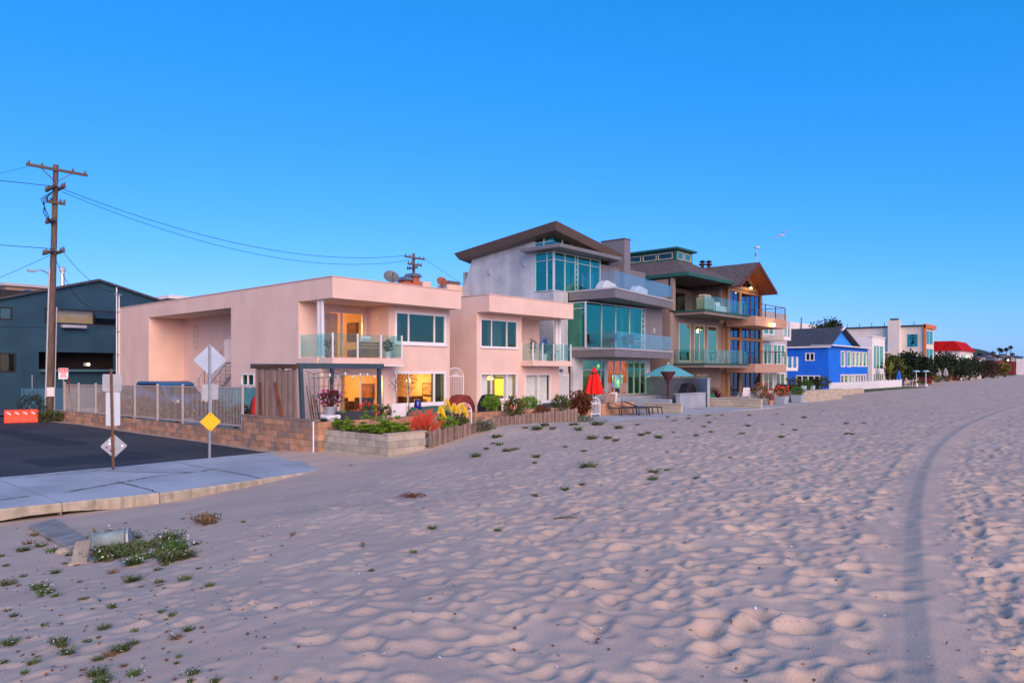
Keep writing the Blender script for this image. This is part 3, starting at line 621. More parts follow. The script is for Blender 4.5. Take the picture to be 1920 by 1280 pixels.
room(P2, 26.82, 30.0, 26.12, 29.5, .8, 3.18, M('green_interior', (.30, .34, .26, 1), .9, var=.05)); room(P2, 30.1, 33.38, 26.12, 29.5, .8, 3.18, WALLIN); room(P2, 26.82, 29.98, 26.12, 29.5, 3.56, 5.98, WALLIN)
lamp((29.1, 27.3, 2.6), 60, 'glowing lamp behind the curtained ground floor window of the second pink house', .2, (1, .7, .25))
t = thing('picture_or_glow_panel', (29.95, 27.4, 1.7), 'glowing yellow panel standing in for lamplight on the back wall between the sheer curtains', 'picture')
MB().box(29.93, 29.97, 27.0, 27.7, 1.6, 2.55).build('panel', M('yellow_glow', (.9, .6, .05, 1), .6, emit=(1, .62, .05, 1), estr=1.2), t); MB().box(29.95, 29.99, 26.95, 27.75, 1.55, 2.6).build('picture_frame', WOODD, t)  # emission puts the window's yellow lamp glow into this panel
q = PY(1050, 695, 25.9); t = thing('wall_lantern', q, 'small round dark wall lantern on the corner of the second pink house', 'lantern')
MB().ball((q.x, q.y-.12, q.z), .1).build('globe', M('lantern_glass', (.25, .22, .2, 1), .3), t, smooth=True); MB().box(q.x-.04, q.x+.04, q.y-.1, q.y-.001, q.z+.02, q.z+.1).build('bracket', DK, t)
arch_gate((25.1, 25.95, .78), 1.15, 1.95, .42, 'tall white arched gate in the passage between the two pink houses')
arch_gate((34.15, 26.0, .78), 1.0, 1.95, .4, 'white arched side gate between second pink house and grey house')
t = thing('wooden_gate', (25.45, 30, .78), 'brown plank door at the back of the passage between the pink houses', 'gate')
for k in range(9): MB().box(24.35+k*.25, 24.58+k*.25, 30, 30.05, .8, 2.75).build('plank', M('passage_wood', (.30, .15, .08, 1), .8, var=.3, scale=5, stretch=(6, 6, .6)), t)

# ---------------------------------------------------------------- grey concrete modern house
CGREY = M('cast_concrete', (0.56, 0.61, 0.64, 1), 0.8, col2=(.34, .385, .42, 1), scale=.7, bump=.12, bscale=20, detail=8, streak=.14)
PAN = M('metal_panel', (0.20, 0.19, 0.20, 1), 0.5, var=.06, scale=.7, metal=.2); BRZ = M('bronze_fascia', (0.15, 0.115, 0.10, 1), .45, var=.08, scale=1, metal=.3)
G = thing('modern_house', (40, 27.8, 1.0), 'three storey grey concrete house with teal glass walls and a tilted bronze roof', 'house')
def roofz(x, y): return 12.19-(y-26.9)*.115-(x-34.6)*.152
# side wall from large cast panels with recessed joints
ys_ = [29.35, 31.45, 33.4, 36.3]
for i in range(3):
    for (z0, z1) in ((.6, 4.3), (4.32, 7.98), (8.0, None)):
        a, b = ys_[i]+.012, ys_[i+1]-.012
        if z1: MB().box(35.5, 35.75, a, b, z0, z1).build('concrete_panel', CGREY, G)
        else:
            bb = b-1.3 if i == 2 else b
            MB().extr([(35.5, a, z0), (35.5, b, z0), (35.5, bb, roofz(35.5, bb)-.35), (35.5, a, roofz(35.5, a)-.35)], (.25, 0, 0)).build('concrete_panel', CGREY, G)
MB().box(35.52, 35.74, 28.0, 36.2, .6, 8).build('core_wall', CGREY, G)
MB().box(35.5, 35.75, 28.01, 29.34, .6, 8.02).build('concrete_panel', CGREY, G)
MB().box(35.5, 37.0, 27.8, 28.0, .6, 8.04).build('front_panel', CGREY, G)
MB().box(35.8, 46.5, 36.0, 36.2, .6, 10).build('rear_wall', CGREY, G); MB().box(46.4, 46.6, 28, 36, .6, 9.6).build('far_side_wall', PAN, G)
for z in (4.2, 7.9): MB().box(35.8, 46.4, 28.02, 36, z, z+.15).build('floor', WALLIN, G)
for (y, z) in ((30.2, 10.0), (33.3, 9.75)):
    w = MB().box(35.40, 35.5, y-.09, y+.09, z-.2, z+.2).build('wall_sconce', ALU, G)
# third floor: glazed corner, brow canopy, clerestory
WF = M('window_silver', (.60, .63, .66, 1), .35, metal=.3)
window(G, 'y', 35.5, 27.82, 29.34, 8.06, 10.55, WF, GTEAL, .05, v=(.35,), h=(.78,))
window(G, 'x', 27.8, 35.5, 40.7, 8.06, 10.55, WF, GTEAL, .05, v=(.02, .23, .44, .5, .77), h=(.80,))
for k in range(7): MB().box(37.82, 38.06, 27.79, 27.82, 8.3+k*.32, 8.34+k*.32).build('ladder_bar', WF, G)
MB().extr([(34.7, 26.7, 10.6), (41.9, 26.9, 10.6), (41.9, 27.9, 10.6), (35.45, 27.9, 10.6), (35.45, 29.9, 10.6), (34.7, 29.9, 10.6)], (0, 0, .22)).build('brow_canopy', PAN, G)
cl = MB()
for i in range(6):
    xa, xb = 35.55+i*.95, 35.55+(i+1)*.95-.05
    if roofz(xb, 27.8)-.55 > 10.85: MB().extr([(xa, 27.86, 10.84), (xb, 27.86, 10.84), (xb, 27.86, roofz(xb, 27.86)-.5), (xa, 27.86, roofz(xa, 27.86)-.5)], (0, .02, 0)).build('clerestory_pane', GTEAL, G)
    MB().bar((xb+.025, 27.85, 10.82), (xb+.025, 27.85, roofz(xb, 27.8)-.45), .05).build('clerestory_mullion', WF, G)
for i in range(2):
    ya, yb = 27.9+i*.75, 27.9+(i+1)*.75-.05
    MB().extr([(35.56, ya, 10.84), (35.56, yb, 10.84), (35.56, yb, roofz(35.5, yb)-.5), (35.56, ya, roofz(35.5, ya)-.5)], (.02, 0, 0)).build('clerestory_pane', GTEAL, G)
    for q in (.35, .7): MB().bar((35.53, ya, 10.84+q), (35.53, yb, 10.84+q), .05).build('clerestory_mullion', WF, G)
    MB().bar((35.53, yb+.025, 10.82), (35.53, yb+.025, roofz(35.5, yb)-.45), .05).build('clerestory_mullion', WF, G)
gridwall('x', 27.8, .2, 40.7, 46.6, 8.02, 10.3, []).build('front_panel', PAN, G)
for k in range(3): MB().box(40.72+k*1.0, 41.68+k*1.0, 27.77, 27.80, 8.1, 10.2).build('panel', PAN, G)
r = MB(); cs = [(34.6, 26.9), (42.3, 26.9), (42.3, 35.9), (34.6, 35.9)]; ins = [(35.3, 28.2), (41.9, 28.2), (41.9, 35.0), (35.3, 35.0)]
top = [(x, y, roofz(x, y)) for x, y in cs]; bot = [(x+(.25 if x < 40 else -.25), y+(.25 if y < 30 else -.25), roofz(x, y)-(.5 if x < 40 and y < 30 else .42)) for x, y in cs]
r.v += top+bot; r.f += [(0,1,2,3),(7,6,5,4),(0,4,5,1),(1,5,6,2),(2,6,7,3),(3,7,4,0)]; r.build('roof', BRZ, G)
MB().box(43.0, 43.78, 27.35, 29.3, 8.0, 12.28).build('chimney_tower', PAN, G); MB().box(42.96, 43.82, 27.31, 29.34, 12.282, 12.36).build('tower_cap', BRZ, G)
# second floor
window(G, 'y', 37.0, 26.42, 27.98, 4.46, 7.4, WF, GTEAL, .05, v=(), h=(.86,)); 
window(G, 'x', 26.4, 37.0, 44.2, 4.46, 7.4, WF, GTEAL, .06, v=(.005, .25, .48, .72, .94), h=())
for k in range(7): MB().box(43.78, 44.15, 26.37, 26.41, 4.75+k*.38, 4.80+k*.38).build('ladder_bar', WF, G)
for k in range(4): MB().box(44.22+k*.61, 44.8+k*.61, 26.4, 26.6, 4.46, 7.5).build('panel', PAN, G)
MB().box(45.3, 45.42, 26.28, 26.4, 5.7, 6.1).build('wall_sconce', ALU, G)
SL = [(37.0, 28.0), (37.0, 24.2), (46.7, 25.6), (46.7, 28.0)]
for (zt, th) in ((8.13, .62), (4.42, .55)):
    MB().prism([(37.05, 27.78), (37.05, 24.28), (46.62, 25.66), (46.62, 27.78)], zt-th+.02, zt-.09).build('balcony_slab', PAN, G)
    MB().prism([(36.96, 27.75), (36.96, 24.15), (46.72, 25.56), (46.72, 27.75)], zt-.088, zt).build('slab_cap', M('slab_cap', (.42, .43, .46, 1), .6, var=.08), G)
    for k in range(4):
        a = k/4; b = (k+1)/4; x0, x1 = 37.0+9.7*a+.01, 37.0+9.7*b-.01; y0, y1 = 24.2+1.4*a, 24.2+1.4*b
        MB().extr([(x0, y0, zt-th), (x1, y1, zt-th), (x1, y1, zt-.09), (x0, y0, zt-.09)], (-.01, .07, 0)).build('fascia_panel', PAN, G)
    for k in range(3):
        y0 = 24.22+k*1.17; MB().box(36.99, 37.05, y0, y0+1.15, zt-th, zt-.09).build('fascia_panel', PAN, G)
    rp = [(37.08, 27.7), (37.08, 26.0), (37.08, 24.3), (39.5, 24.65), (41.9, 25.0), (44.3, 25.34), (46.6, 25.68), (46.6, 27.7)]
    rail_run(G, rp, zt, 1.04, GRAILC, WHITE, posts=False, base=.02, gap=.012)
# ground floor
gridwall('x', 27.4, .2, 37.0, 46.6, .9, 4.0, [(38.0, 40.7, 1.3, 3.75), (40.9, 46.0, 1.3, 3.75)]).build('front_wall', CGREY, G)
window(G, 'x', 27.4, 38.0, 40.7, 1.3, 3.75, WF, GTEAL, .07, v=(.8,), h=(.72,))
window(G, 'x', 27.4, 40.9, 46.0, 1.3, 3.75, WF, [GCLEAR, GCLEAR, GCLEAR, GTEAL, GTEAL, GTEAL], .09, v=(.18, .34, .51, .68, .84), name='folding_door')
room(G, 37.3, 46.3, 27.62, 31.5, 1.28, 4.0, M('amber_room', (.50, .22, .10, 1), .9, var=.05))
[curtain(G, 'x', 27.0, a, b, 4.5, 7.3, SHEER, .14) for a, b in ((37.2, 37.9), (41.9, 42.3), (43.2, 43.7))]; [curtain(G, 'x', 28.3, a, b, 8.1, 10.4, SHEER, .14) for a, b in ((37.4, 37.9), (40.1, 40.6))]; room(G, 37.2, 46.3, 28.05, 33, 4.45, 7.9, WALLIN); room(G, 35.8, 42.2, 28.05, 33, 8.1, 10.5, WALLIN)
lamp((43.6, 29.9, 3.4), 260, 'glowing lamp inside the folding doors of the grey house', .15)
t = thing('television', (45.0, 29.3, 1.3), 'wall television showing a green and blue picture inside the grey house', 'television')
MB().box(44.8, 45.2, 29.2, 29.4, 1.28, 1.75).build('stand', DK, t); MB().box(44.3, 45.8, 29.25, 29.32, 1.7, 2.75).build('case', DK, t)
scr = bpy.data.materials.new('tv_screen'); scr.use_nodes = True; sn = scr.node_tree.nodes; slk = scr.node_tree.links; sb = sn['Principled BSDF']
tn = sn.new('ShaderNodeTexNoise'); tn.inputs['Scale'].default_value = 2.2; cr = sn.new('ShaderNodeValToRGB'); tg = sn.new('ShaderNodeNewGeometry'); slk.new(tg.outputs['Position'], tn.inputs['Vector'])
cr.color_ramp.elements[0].color = (0, .12, .5, 1); cr.color_ramp.elements[0].position = .38; cr.color_ramp.elements[1].color = (.5, .9, .8, 1); cr.color_ramp.elements[1].position = .62
e = cr.color_ramp.elements.new(.5); e.color = (.02, .5, .08, 1)
slk.new(tn.outputs['Fac'], cr.inputs[0]); slk.new(cr.outputs[0], sb.inputs['Emission Color']); sb.inputs['Emission Strength'].default_value = 1.6
MB().box(44.35, 45.75, 29.23, 29.248, 1.75, 2.7).build('screen', scr, t)
kind(MB().box(35.0, 46.6, 23.3, 27.4, .3, 1.27).build('terrace', M('patio_conc', None)))
# ---------------------------------------------------------------- tan house with green trim
TAN = M('tan_stucco', (0.23, 0.195, 0.175, 1), .9, var=.08, scale=.8, bump=.15); GRN = M('green_trim', (.02, .10, .085, 1), .5, var=.1)
SHG = M('shingles', (.105, .088, .082, 1), .9, var=.35, scale=4, bump=.6, bscale=12)
CRM = M('cream_trim', (.5, .45, .36, 1), .6, var=.05)
GSKY = glass('glass_sky', (.12, .30, .30), .42, (.8, 1, .66))
T = thing('tan_house', (52, 26.5, .87), 'tan stucco house with dark green trim, shingle roof and glass balconies', 'house')
gridwall('x', 26.5, .25, 48.0, 56.6, .6, 7.4, [(49.3, 51.2, 3.7, 6.7), (51.8, 53.6, 3.7, 6.7), (54.1, 55.9, 3.7, 6.7), (49.3, 51.6, .95, 2.75), (52.2, 54.2, .95, 2.75)]).build('front_wall', TAN, T)
MB().box(48.0, 48.25, 26.75, 37, .6, 9.9).build('side_wall', TAN, T); MB().box(56.4, 56.6, 26.75, 37, .6, 9.9).build('side_wall', TAN, T); MB().box(48.25, 56.4, 36.8, 37, .6, 9.9).build('rear_wall', TAN, T)
for (a, b) in ((49.3, 51.2), (51.8, 53.6), (54.1, 55.9)): window(T, 'x', 26.5, a, b, 3.7, 6.7, CRM, GSKY, .09, v=(.5,) if a == 51.8 else ())
window(T, 'x', 26.5, 49.3, 51.6, .95, 2.75, CRM, GSKY, .09, v=(.5,)); window(T, 'x', 26.5, 52.2, 54.2, .95, 2.75, CRM, GSKY, .09, v=(.5,))
window(T, 'y', 48.0, 27.6, 28.5, 4.6, 6.6, CRM, GSKY, .08)
for (zt, nm) in ((7.5, 0), (3.57, 1)):
    MB().prism([(48.5, 26.48), (48.5, 24.0), (56.2, 24.0), (56.2, 26.48)], zt-.32, zt-.12).build('balcony_slab', TAN, T)
    MB().prism([(48.42, 26.47), (48.42, 23.92), (56.28, 23.92), (56.28, 26.47)], zt-.118, zt).build('slab_edge', GRN, T)
    rail_run(T, [(48.55, 26.4), (48.55, 24.05), (50.4, 24.05), (52.3, 24.05), (54.2, 24.05), (56.1, 24.05)], zt, 1.05, GRAIL, GRN, pw=.03)
for (x, y) in ((48.1, 26.3), (56.3, 26.3), (48.3, 26.28)): MB().box(x-.1, x+.1, y, y+.2, 7.52, 9.95).build('terrace_post', TAN, T)
gridwall('x', 29.0, .2, 48.25, 56.4, 7.4, 9.9, [(49.0, 51.0, 7.5, 9.5), (52.5, 55, 7.5, 9.5)]).build('terrace_wall', TAN, T)
window(T, 'x', 29.0, 49.0, 51.0, 7.5, 9.5, DK, GDARK, .07, v=(.5,)); window(T, 'x', 29.0, 52.5, 55, 7.5, 9.5, DK, GDARK, .07, v=(.33, .66))
MB().box(48.25, 56.4, 26.75, 36.8, 7.3, 7.42).build('floor', TAN, T)
E = [(47.9, 25.0), (56.7, 25.0), (56.7, 37.4), (47.9, 37.4)]; I = [(50.8, 27.6), (53.7, 27.6), (53.7, 33), (50.8, 33)]
rf = MB(); rf.v += [(x, y, 10.28) for x, y in E]+[(x, y, 11.75) for x, y in I]+[(x, y, 10.1) for x, y in E]
rf.f += [(0,1,5,4),(1,2,6,5),(2,3,7,6),(3,0,4,7),(4,5,6,7),(8,11,10,9)]; rf.build('roof', SHG, T)
fs = MB()
for (a, b) in ((E[0], E[1]), (E[1], E[2]), (E[2], E[3]), (E[3], E[0])): fs.bar((a[0], a[1], 10.15), (b[0], b[1], 10.15), .08, .26)
fs.build('fascia', GRN, T)
mon = gridwall('y', 50.9, .12, 27.7, 32.9, 11.5, 12.6, [(27.9, 29.2, 11.9, 12.4), (29.35, 30.6, 11.9, 12.4), (30.8, 32.5, 11.9, 12.4)])
gridwall('x', 27.58, .12, 50.9, 53.6, 11.5, 12.6, [(51.1, 52.15, 11.85, 12.45), (52.3, 53.4, 11.85, 12.45)], mb=mon); mon.box(53.48, 53.6, 27.7, 32.9, 11.5, 12.6); mon.build('roof_monitor', GRN, T)
MB().box(50.6, 53.9, 27.3, 33.2, 12.6, 12.75).build('monitor_roof', GRN, T)
AMB = glass('glass_orange_reflection', (.5, .3, .15), .12, (.9, .7, .6))  # amber tint puts the orange lit reflection into the monitor panes
for (a, b) in ((27.9, 29.2), (29.35, 30.6), (30.8, 32.5)): window(T, 'y', 50.9, a, b, 11.9, 12.4, CRM, AMB, .05)
for (a, b) in ((51.1, 52.15), (52.3, 53.4)): window(T, 'x', 27.58, a, b, 11.85, 12.45, CRM, GSKY, .05)
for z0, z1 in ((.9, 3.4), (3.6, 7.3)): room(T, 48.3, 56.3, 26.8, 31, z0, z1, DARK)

# ---------------------------------------------------------------- peach house with open timber gable
PEA = M('peach_stucco', (0.44, 0.275, 0.20, 1), .85, var=.06, scale=.8, bump=.15); TIM = M('timber', (.30, .17, .085, 1), .6, var=.15, scale=3, stretch=(1, 1, 3)); REDB = M('redbrown_wood', (.10, .03, .02, 1), .6, var=.2)
GBLUE = glass('glass_blue', (.08, .12, .2), .30, (.35, .6, .9))
H = thing('gabled_house', (60, 26, .87), 'peach house with an open timber gable and dark cable railings', 'house')
MB().box(56.9, 57.1, 26.3, 37, .6, 10).build('side_wall', PEA, H); MB().box(63.9, 64.1, 26.3, 37, .6, 10).build('side_wall', PEA, H); MB().box(57.1, 63.9, 36.8, 37, .6, 10).build('rear_wall', PEA, H)
for x0, x1 in ((56.9, 57.3), (59.2, 59.6), (63.7, 64.1)): MB().box(x0, x1, 26.0, 26.3, .6, 10.0).build('column', TIM, H)
for z0, z1 in ((2.85, 3.56), (6.69, 7.4), (9.75, 10.0), (5.65, 5.85)): MB().box(57.3, 63.7, 26.02, 26.28, z0, z1).build('beam', TIM, H)
for (z0, z1) in ((.9, 2.85), (3.56, 5.65), (5.85, 6.69), (7.42, 9.75)):
    window(H, 'x', 26.08, 57.32, 59.18, z0, z1, REDB, GBLUE, .05, v=(.5,)); window(H, 'x', 26.08, 59.62, 63.68, z0, z1, REDB, GBLUE, .05, v=(.25, .5, .75))
for zt, zb in ((7.46, 6.69), (3.57, 2.85)):
    MB().prism([(56.5, 26.0), (56.5, 23.5), (63.2, 23.5), (63.2, 26.0)], zb, zt).build('balcony', PEA, H)
    ps = [(56.55, 23.56), (58.7, 23.56), (60.9, 23.56), (63.1, 23.56), (63.1, 25.9)]
    for p in ps: MB().bar((p[0], p[1], zt), (p[0], p[1], zt+1.05), .06).build('railing_post', DK, H)
    for p, q in zip(ps, ps[1:]):
        MB().bar((p[0], p[1], zt+1.06), (q[0], q[1], zt+1.06), .07, .05).build('handrail', REDB, H)
        for k in range(5): MB().tube((p[0], p[1], zt+.15+k*.17), (q[0], q[1], zt+.15+k*.17), .01, n=4).build('cable', DK, H)
ap = (59.5, 12.25); hw = 3.95; ez = 10.05
for sgn in (-1, 1):
    e = (ap[0]+sgn*hw, ez)
    MB().extr([(e[0], 24.4, e[1]), (ap[0], 24.4, ap[1]), (ap[0], 24.4, ap[1]-.22), (e[0], 24.4, e[1]-.22)], (0, 12.8, 0)).build('roof_slope', SHG, H)
    MB().extr([(e[0], 24.36, e[1]-.02), (ap[0], 24.36, ap[1]-.02), (ap[0], 24.36, ap[1]-.34), (e[0], 24.36, e[1]-.34)], (0, .038, 0)).build('barge_board', REDB, H)
    MB().extr([(e[0]-sgn*.1, 24.45, e[1]-.225), (ap[0]-sgn*.05, 24.45, ap[1]-.225), (ap[0]-sgn*.05, 24.45, ap[1]-.26), (e[0]-sgn*.1, 24.45, e[1]-.26)], (0, 1.6, 0)).build('gable_soffit', M('soffit_wood', (.22, .065, .025, 1), .5, var=.15), H)
    MB().bar((e[0]-sgn*.55, 26.0, 10.05), (ap[0], 26.0, ap[1]-.35), .2, .22).build('rafter', TIM, H)
MB().bar((ap[0]-3.2, 26.0, 10.15), (ap[0]+3.2, 26.0, 10.15), .22, .28).build('tie_beam', TIM, H)
MB().extr([(56.3, 26.2, 10.3), (62.7, 26.2, 10.3), (59.5, 26.2, 12.0)], (0, .04, 0)).build('gable_pane', GBLUE, H)
def bulb(p, r, st, label, pw):
    t = thing('porch_lamp', p, label, 'lamp'); MB().ball(p, r, n=12, m=8).build('globe', M('bulbglow', (1, .8, .4, 1), emit=(1, .62, .22, 1), estr=14), t, smooth=True)
    MB().tube((p[0], p[1], p[2]+r*.8), (p[0], p[1], p[2]+r+.12), .03).build('fitting', DK, t)
    ld = bpy.data.lights.new('lamp_light', 'POINT'); ld.energy = pw; ld.color = (1, .6, .25); ld.shadow_soft_size = r
    lo = bpy.data.objects.new('lamp_light', ld); COL.objects.link(lo); lo.parent = t; lo.location = (0, -.3, -.25)
bulb(PY(1450, 609, 23.25), .16, 14, 'bright round lamp glowing on the peach balcony corner', 60)
bulb(PY(1408, 540, 25.6), .1, 14, 'small glowing lamp under the timber gable peak', 16)
for k, (u, lb) in enumerate(((1317, 'first dark flue cap behind the tan house roof'), (1329, 'second dark flue cap, nearer the gable roof'))):
    p = PY(u, 498, 29.5); t = thing('flue_cap', p, lb, 'flue')
    MB().tube((p.x, p.y, p.z-.9), (p.x, p.y, p.z), .16).build('pipe', DK, t); MB().lathe([(.18, 0), (.34, .08), (.34, .13), (.2, .2)], p, 12).build('collar', REDB, t); MB().lathe([(.2, .28), (.32, .34), (.1, .46), (.02, .5)], p, 12).build('cap', DK, t); MB().tube((p.x, p.y, p.z+.1), (p.x, p.y, p.z+.4), .12).build('throat', DK, t)
p = Vector((59.5, 24.6, 12.25)); t = thing('weather_mast', p, 'thin weather mast with a white cup on the gable peak', 'mast')
MB().tube(p, (p.x, p.y, p.z+1.2), .035, .025).build('pole', ALU, t); MB().lathe([(.05, 1.15), (.2, 1.2), (.22, 1.3), (.05, 1.34)], p, 10).build('sensor', WHITE, t); MB().bar((p.x-.3, p.y, p.z+.55), (p.x+.25, p.y, p.z+.55), .05).build('arm', ALU, t); MB().box(p.x-.38, p.x-.22, p.y-.02, p.y+.02, p.z+.5, p.z+.7).build('vane', DK, t)

# ---------------------------------------------------------------- houses further along the beach
WST = M('white_stucco', (.74, .73, .71, 1), .85, var=.05, scale=.6, bump=.1, streak=.12); GWS = M('greywhite_stucco', (.42, .41, .41, 1), .85, var=.06, scale=.6); CST = M('cream_stucco', (.70, .65, .57, 1), .85, var=.06, scale=.5, bump=.1, streak=.12)
BLU = M('blue_siding', (.012, .155, .72, 1), .6, var=.10, scale=1.2); BROOF = M('slate_shingle', (.055, .06, .075, 1), .9, var=.3, scale=3, bump=.5, bscale=10)
def box_house(name, x0, x1, y0, y1, z0, z1, wm, label, front=(), side=(), fm=WHITE, gm=None, th=.25, fw=.1):
    gm = gm or GSKY; t = thing(name, ((x0+x1)/2, y0, z0), label, 'house')
    gridwall('x', y0, th, x0, x1, z0, z1, [w[:4] for w in front]).build('front_wall', wm, t)
    gridwall('y', x0, th, y0+th, y1, z0, z1, [w[:4] for w in side]).build('side_wall', wm, t)
    MB().box(x1-th, x1, y0+th, y1, z0, z1).build('far_wall', wm, t); MB().box(x0+th, x1-th, y1-th, y1, z0, z1).build('rear_wall', wm, t)
    MB().box(x0+th, x1-th, y0+th, y1-th, z1-.5, z1-.3).build('roof_deck', wm, t)
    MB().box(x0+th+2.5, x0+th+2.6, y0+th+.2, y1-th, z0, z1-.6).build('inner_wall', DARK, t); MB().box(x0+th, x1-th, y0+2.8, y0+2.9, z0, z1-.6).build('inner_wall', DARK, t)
    for w in front: window(t, 'x', y0, *w[:4], fm, w[5] if len(w) > 5 else gm, fw, v=w[4] if len(w) > 4 else ())
    for w in side: window(t, 'y', x0, *w[:4], fm, w[5] if len(w) > 5 else gm, fw, v=w[4] if len(w) > 4 else ())
    return t
h5 = box_house('grey_house', 65.2, 71.5, 26.5, 38, .6, 8.6, GWS, 'pale grey house squeezed between the peach house and the blue house', [(65.6, 67.6, 3.6, 5.6, (.5,)), (68, 71, 3.6, 5.6, (.33, .66)), (65.6, 68.2, 6.4, 8.0, (.5,)), (65.6, 68, 1.0, 2.8, (.5,)), (68.6, 71, 1.0, 2.8, (.5,))], [(27.5, 29, 4, 5.5), (31, 33, 4, 5.5)])
for (xe, zt) in ((68.6, 3.3), (66.8, 6.1)):
    MB().box(65.0, xe, 24.4, 26.5, zt-.3, zt).build('balcony_slab', WST, h5); rail_run(h5, [(65.05, 24.46), (66.0, 24.46)]+([(67.3, 24.46), (68.55, 24.46)] if xe > 68 else [(66.75, 24.46)]), zt, 1.0, GRAIL, WHITE, pw=.14)
# blue house: lapped siding boards
BH = thing('blue_house', (88, 25.6, 1.0), 'bright blue clapboard house with white trimmed windows and a dark gable roof', 'house')
def siding(axis, pos, a0, a1, z0, z1, holes, parent):
    n = int((z1-z0)/.26); mb = MB()
    for k in range(n):
        za, zb = z0+(z1-z0)*k/n, z0+(z1-z0)*(k+1)/n; zm = (za+zb)/2; segs = [(a0, a1)]
        for h in holes:
            if h[2] < zm < h[3]:
                ns = []
                for s0, s1 in segs:
                    if h[1] <= s0 or h[0] >= s1: ns.append((s0, s1)); continue
                    if h[0] > s0: ns.append((s0, h[0]))
                    if h[1] < s1: ns.append((h[1], s1))
                segs = ns
        for s0, s1 in segs:
            if axis == 'x': mb.extr([(s0, pos-.05, za), (s0, pos-.01, zb), (s0, pos+.02, zb), (s0, pos+.02, za)], (s1-s0, 0, 0))
            else: mb.extr([(pos-.05, s0, za), (pos-.01, s0, zb), (pos+.02, s0, zb), (pos+.02, s0, za)], (0, s1-s0, 0))
    return mb.build('siding', BLU, parent)
fr = [(85.3, 86.9, 3.45, 5.3), (87.5, 89.2, 3.45, 5.3), (89.5, 90.9, 3.5, 5.3), (91.0, 92.4, 3.5, 5.3), (92.5, 93.9, 3.5, 5.3), (94.0, 95.6, 3.5, 5.3), (85.2, 88.2, 1.0, 2.6), (88.5, 90.6, 1.0, 2.6), (90.8, 95.4, 1.0, 2.6)]
sdw = [(27.0, 28.0, 4.1, 5.0), (26.4, 29.0, 1.0, 2.5)]
gridwall('x', 25.6, .25, 81, 96, .8, 5.7, fr).build('front_wall', BLU, BH); gridwall('y', 81, .25, 25.85, 38, .8, 5.6, sdw).build('side_wall', BLU, BH)
siding('x', 25.6, 81, 96, .8, 5.7, fr, BH); siding('y', 81, 25.7, 38, .8, 5.6, sdw, BH)
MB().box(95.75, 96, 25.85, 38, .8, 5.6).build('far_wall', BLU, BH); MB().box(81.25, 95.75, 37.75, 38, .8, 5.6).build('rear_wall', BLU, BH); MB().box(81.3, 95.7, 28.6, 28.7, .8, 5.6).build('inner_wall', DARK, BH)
PALE = M('pale_blind', (.40, .52, .66, 1), .8, var=.05)
for i, w in enumerate(fr): window(BH, 'x', 25.6, *w, WHITE, GSKY if i != 8 else GCLEAR, .12, v=(.5,) if i in (6, 7) else ((.25, .5, .75) if i == 8 else ()), proud=.07)
for w in sdw: window(BH, 'y', 81, *w, WHITE, GDARK, .1, v=(.5,) if w[0] == 27.0 else (.25, .5, .75), proud=.07)
for a in (89.5, 91.0, 92.5, 94.0): curtain(BH, 'x', 25.75, a+.1, a+1.35, 3.6, 5.2, PALE, .3, .01, 'blind')
MB().extr([(80.7, 25.2, 5.62), (87.8, 25.9, 7.95), (87.8, 38.3, 7.95), (80.7, 38.3, 5.62)], (0, 0, .14)).build('roof_slope', BROOF, BH)
MB().extr([(94.9, 25.9, 5.62), (87.8, 25.9, 7.95), (87.8, 38.3, 7.95), (94.9, 38.3, 5.62)], (0, 0, .14)).build('roof_slope', BROOF, BH)
MB().extr([(82.4, 26.5, 5.9), (93.2, 26.5, 5.9), (87.8, 26.5, 7.9)], (0, .15, 0)).build('gable_wall', M('light_blue_gable', (.03, .25, .75, 1), .6), BH)
MB().box(80.8, 96.6, 25.0, 27.4, 5.72, 5.84).build('porch_roof', WHITE, BH); MB().bar((80.66, 25.2, 5.62), (80.66, 38.3, 5.62), .1, .16).build('eave_board', WHITE, BH); MB().bar((82.3, 25.95, 5.98), (87.8, 25.85, 8.05), .12, .2).build('barge_board', WHITE, BH)
# white house with tall window, cream tower house, red roof house, awning house
WHH = box_house('white_house', 98, 104, 25.6, 40, .8, 7.3, WST, 'white flat roofed house with one tall teal window past the blue house', [(98.6, 103.4, 3.2, 6.3, (.3, .6)), (98.6, 103.4, .9, 2.7, (.2, .4, .6, .8))], [(27, 29, 4, 6), (31, 32, 4, 6)], gm=GSKY)
MB().box(97.9, 104.1, 25.5, 26.0, 7.3, 7.42).build('coping', WHITE, WHH)
CH = box_house('cream_house', 133.6, 141, 27, 42, .8, 10.5, CST, 'tall cream house with an orange trimmed corner and slab chimney tower', [(134.6, 140.5, 7.4, 9.8, (.5,)), (134.6, 140.5, 1, 6.8, (.5,))], [(27.8, 29.6, 6.9, 9.2), (27.8, 29.2, 3.0, 5.4), (33.6, 35.6, 6.9, 8.4), (37.0, 37.6, 7.4, 9.0), (38.6, 39.6, 7.4, 9.0)], gm=glass('glass_green', (.02, .2, .18), .35, (.25, .85, .8)), fm=CST)
MB().box(132.6, 133.6, 30.4, 32.2, .8, 11.5).build('chimney_tower', CST, CH); MB().box(132.8, 133.4, 30.7, 31.9, 11.5, 11.8).build('chimney_cap', DK, CH)
ORG = M('orange_trim', (.55, .16, .04, 1), .7); MB().box(133.3, 134.0, 26.7, 26.99, .8, 10.6).build('corner_trim', ORG, CH); MB().box(133.3, 141.2, 26.6, 27.1, 10.1, 10.75).build('corner_cap', ORG, CH); MB().box(133.3, 133.6, 27.1, 42.2, 10.4, 10.62).build('roof_edge', DK, CH)
MB().box(128.5, 133.5, 31.5, 37, 5.9, 6.2).build('patio_roof', ALU, CH)
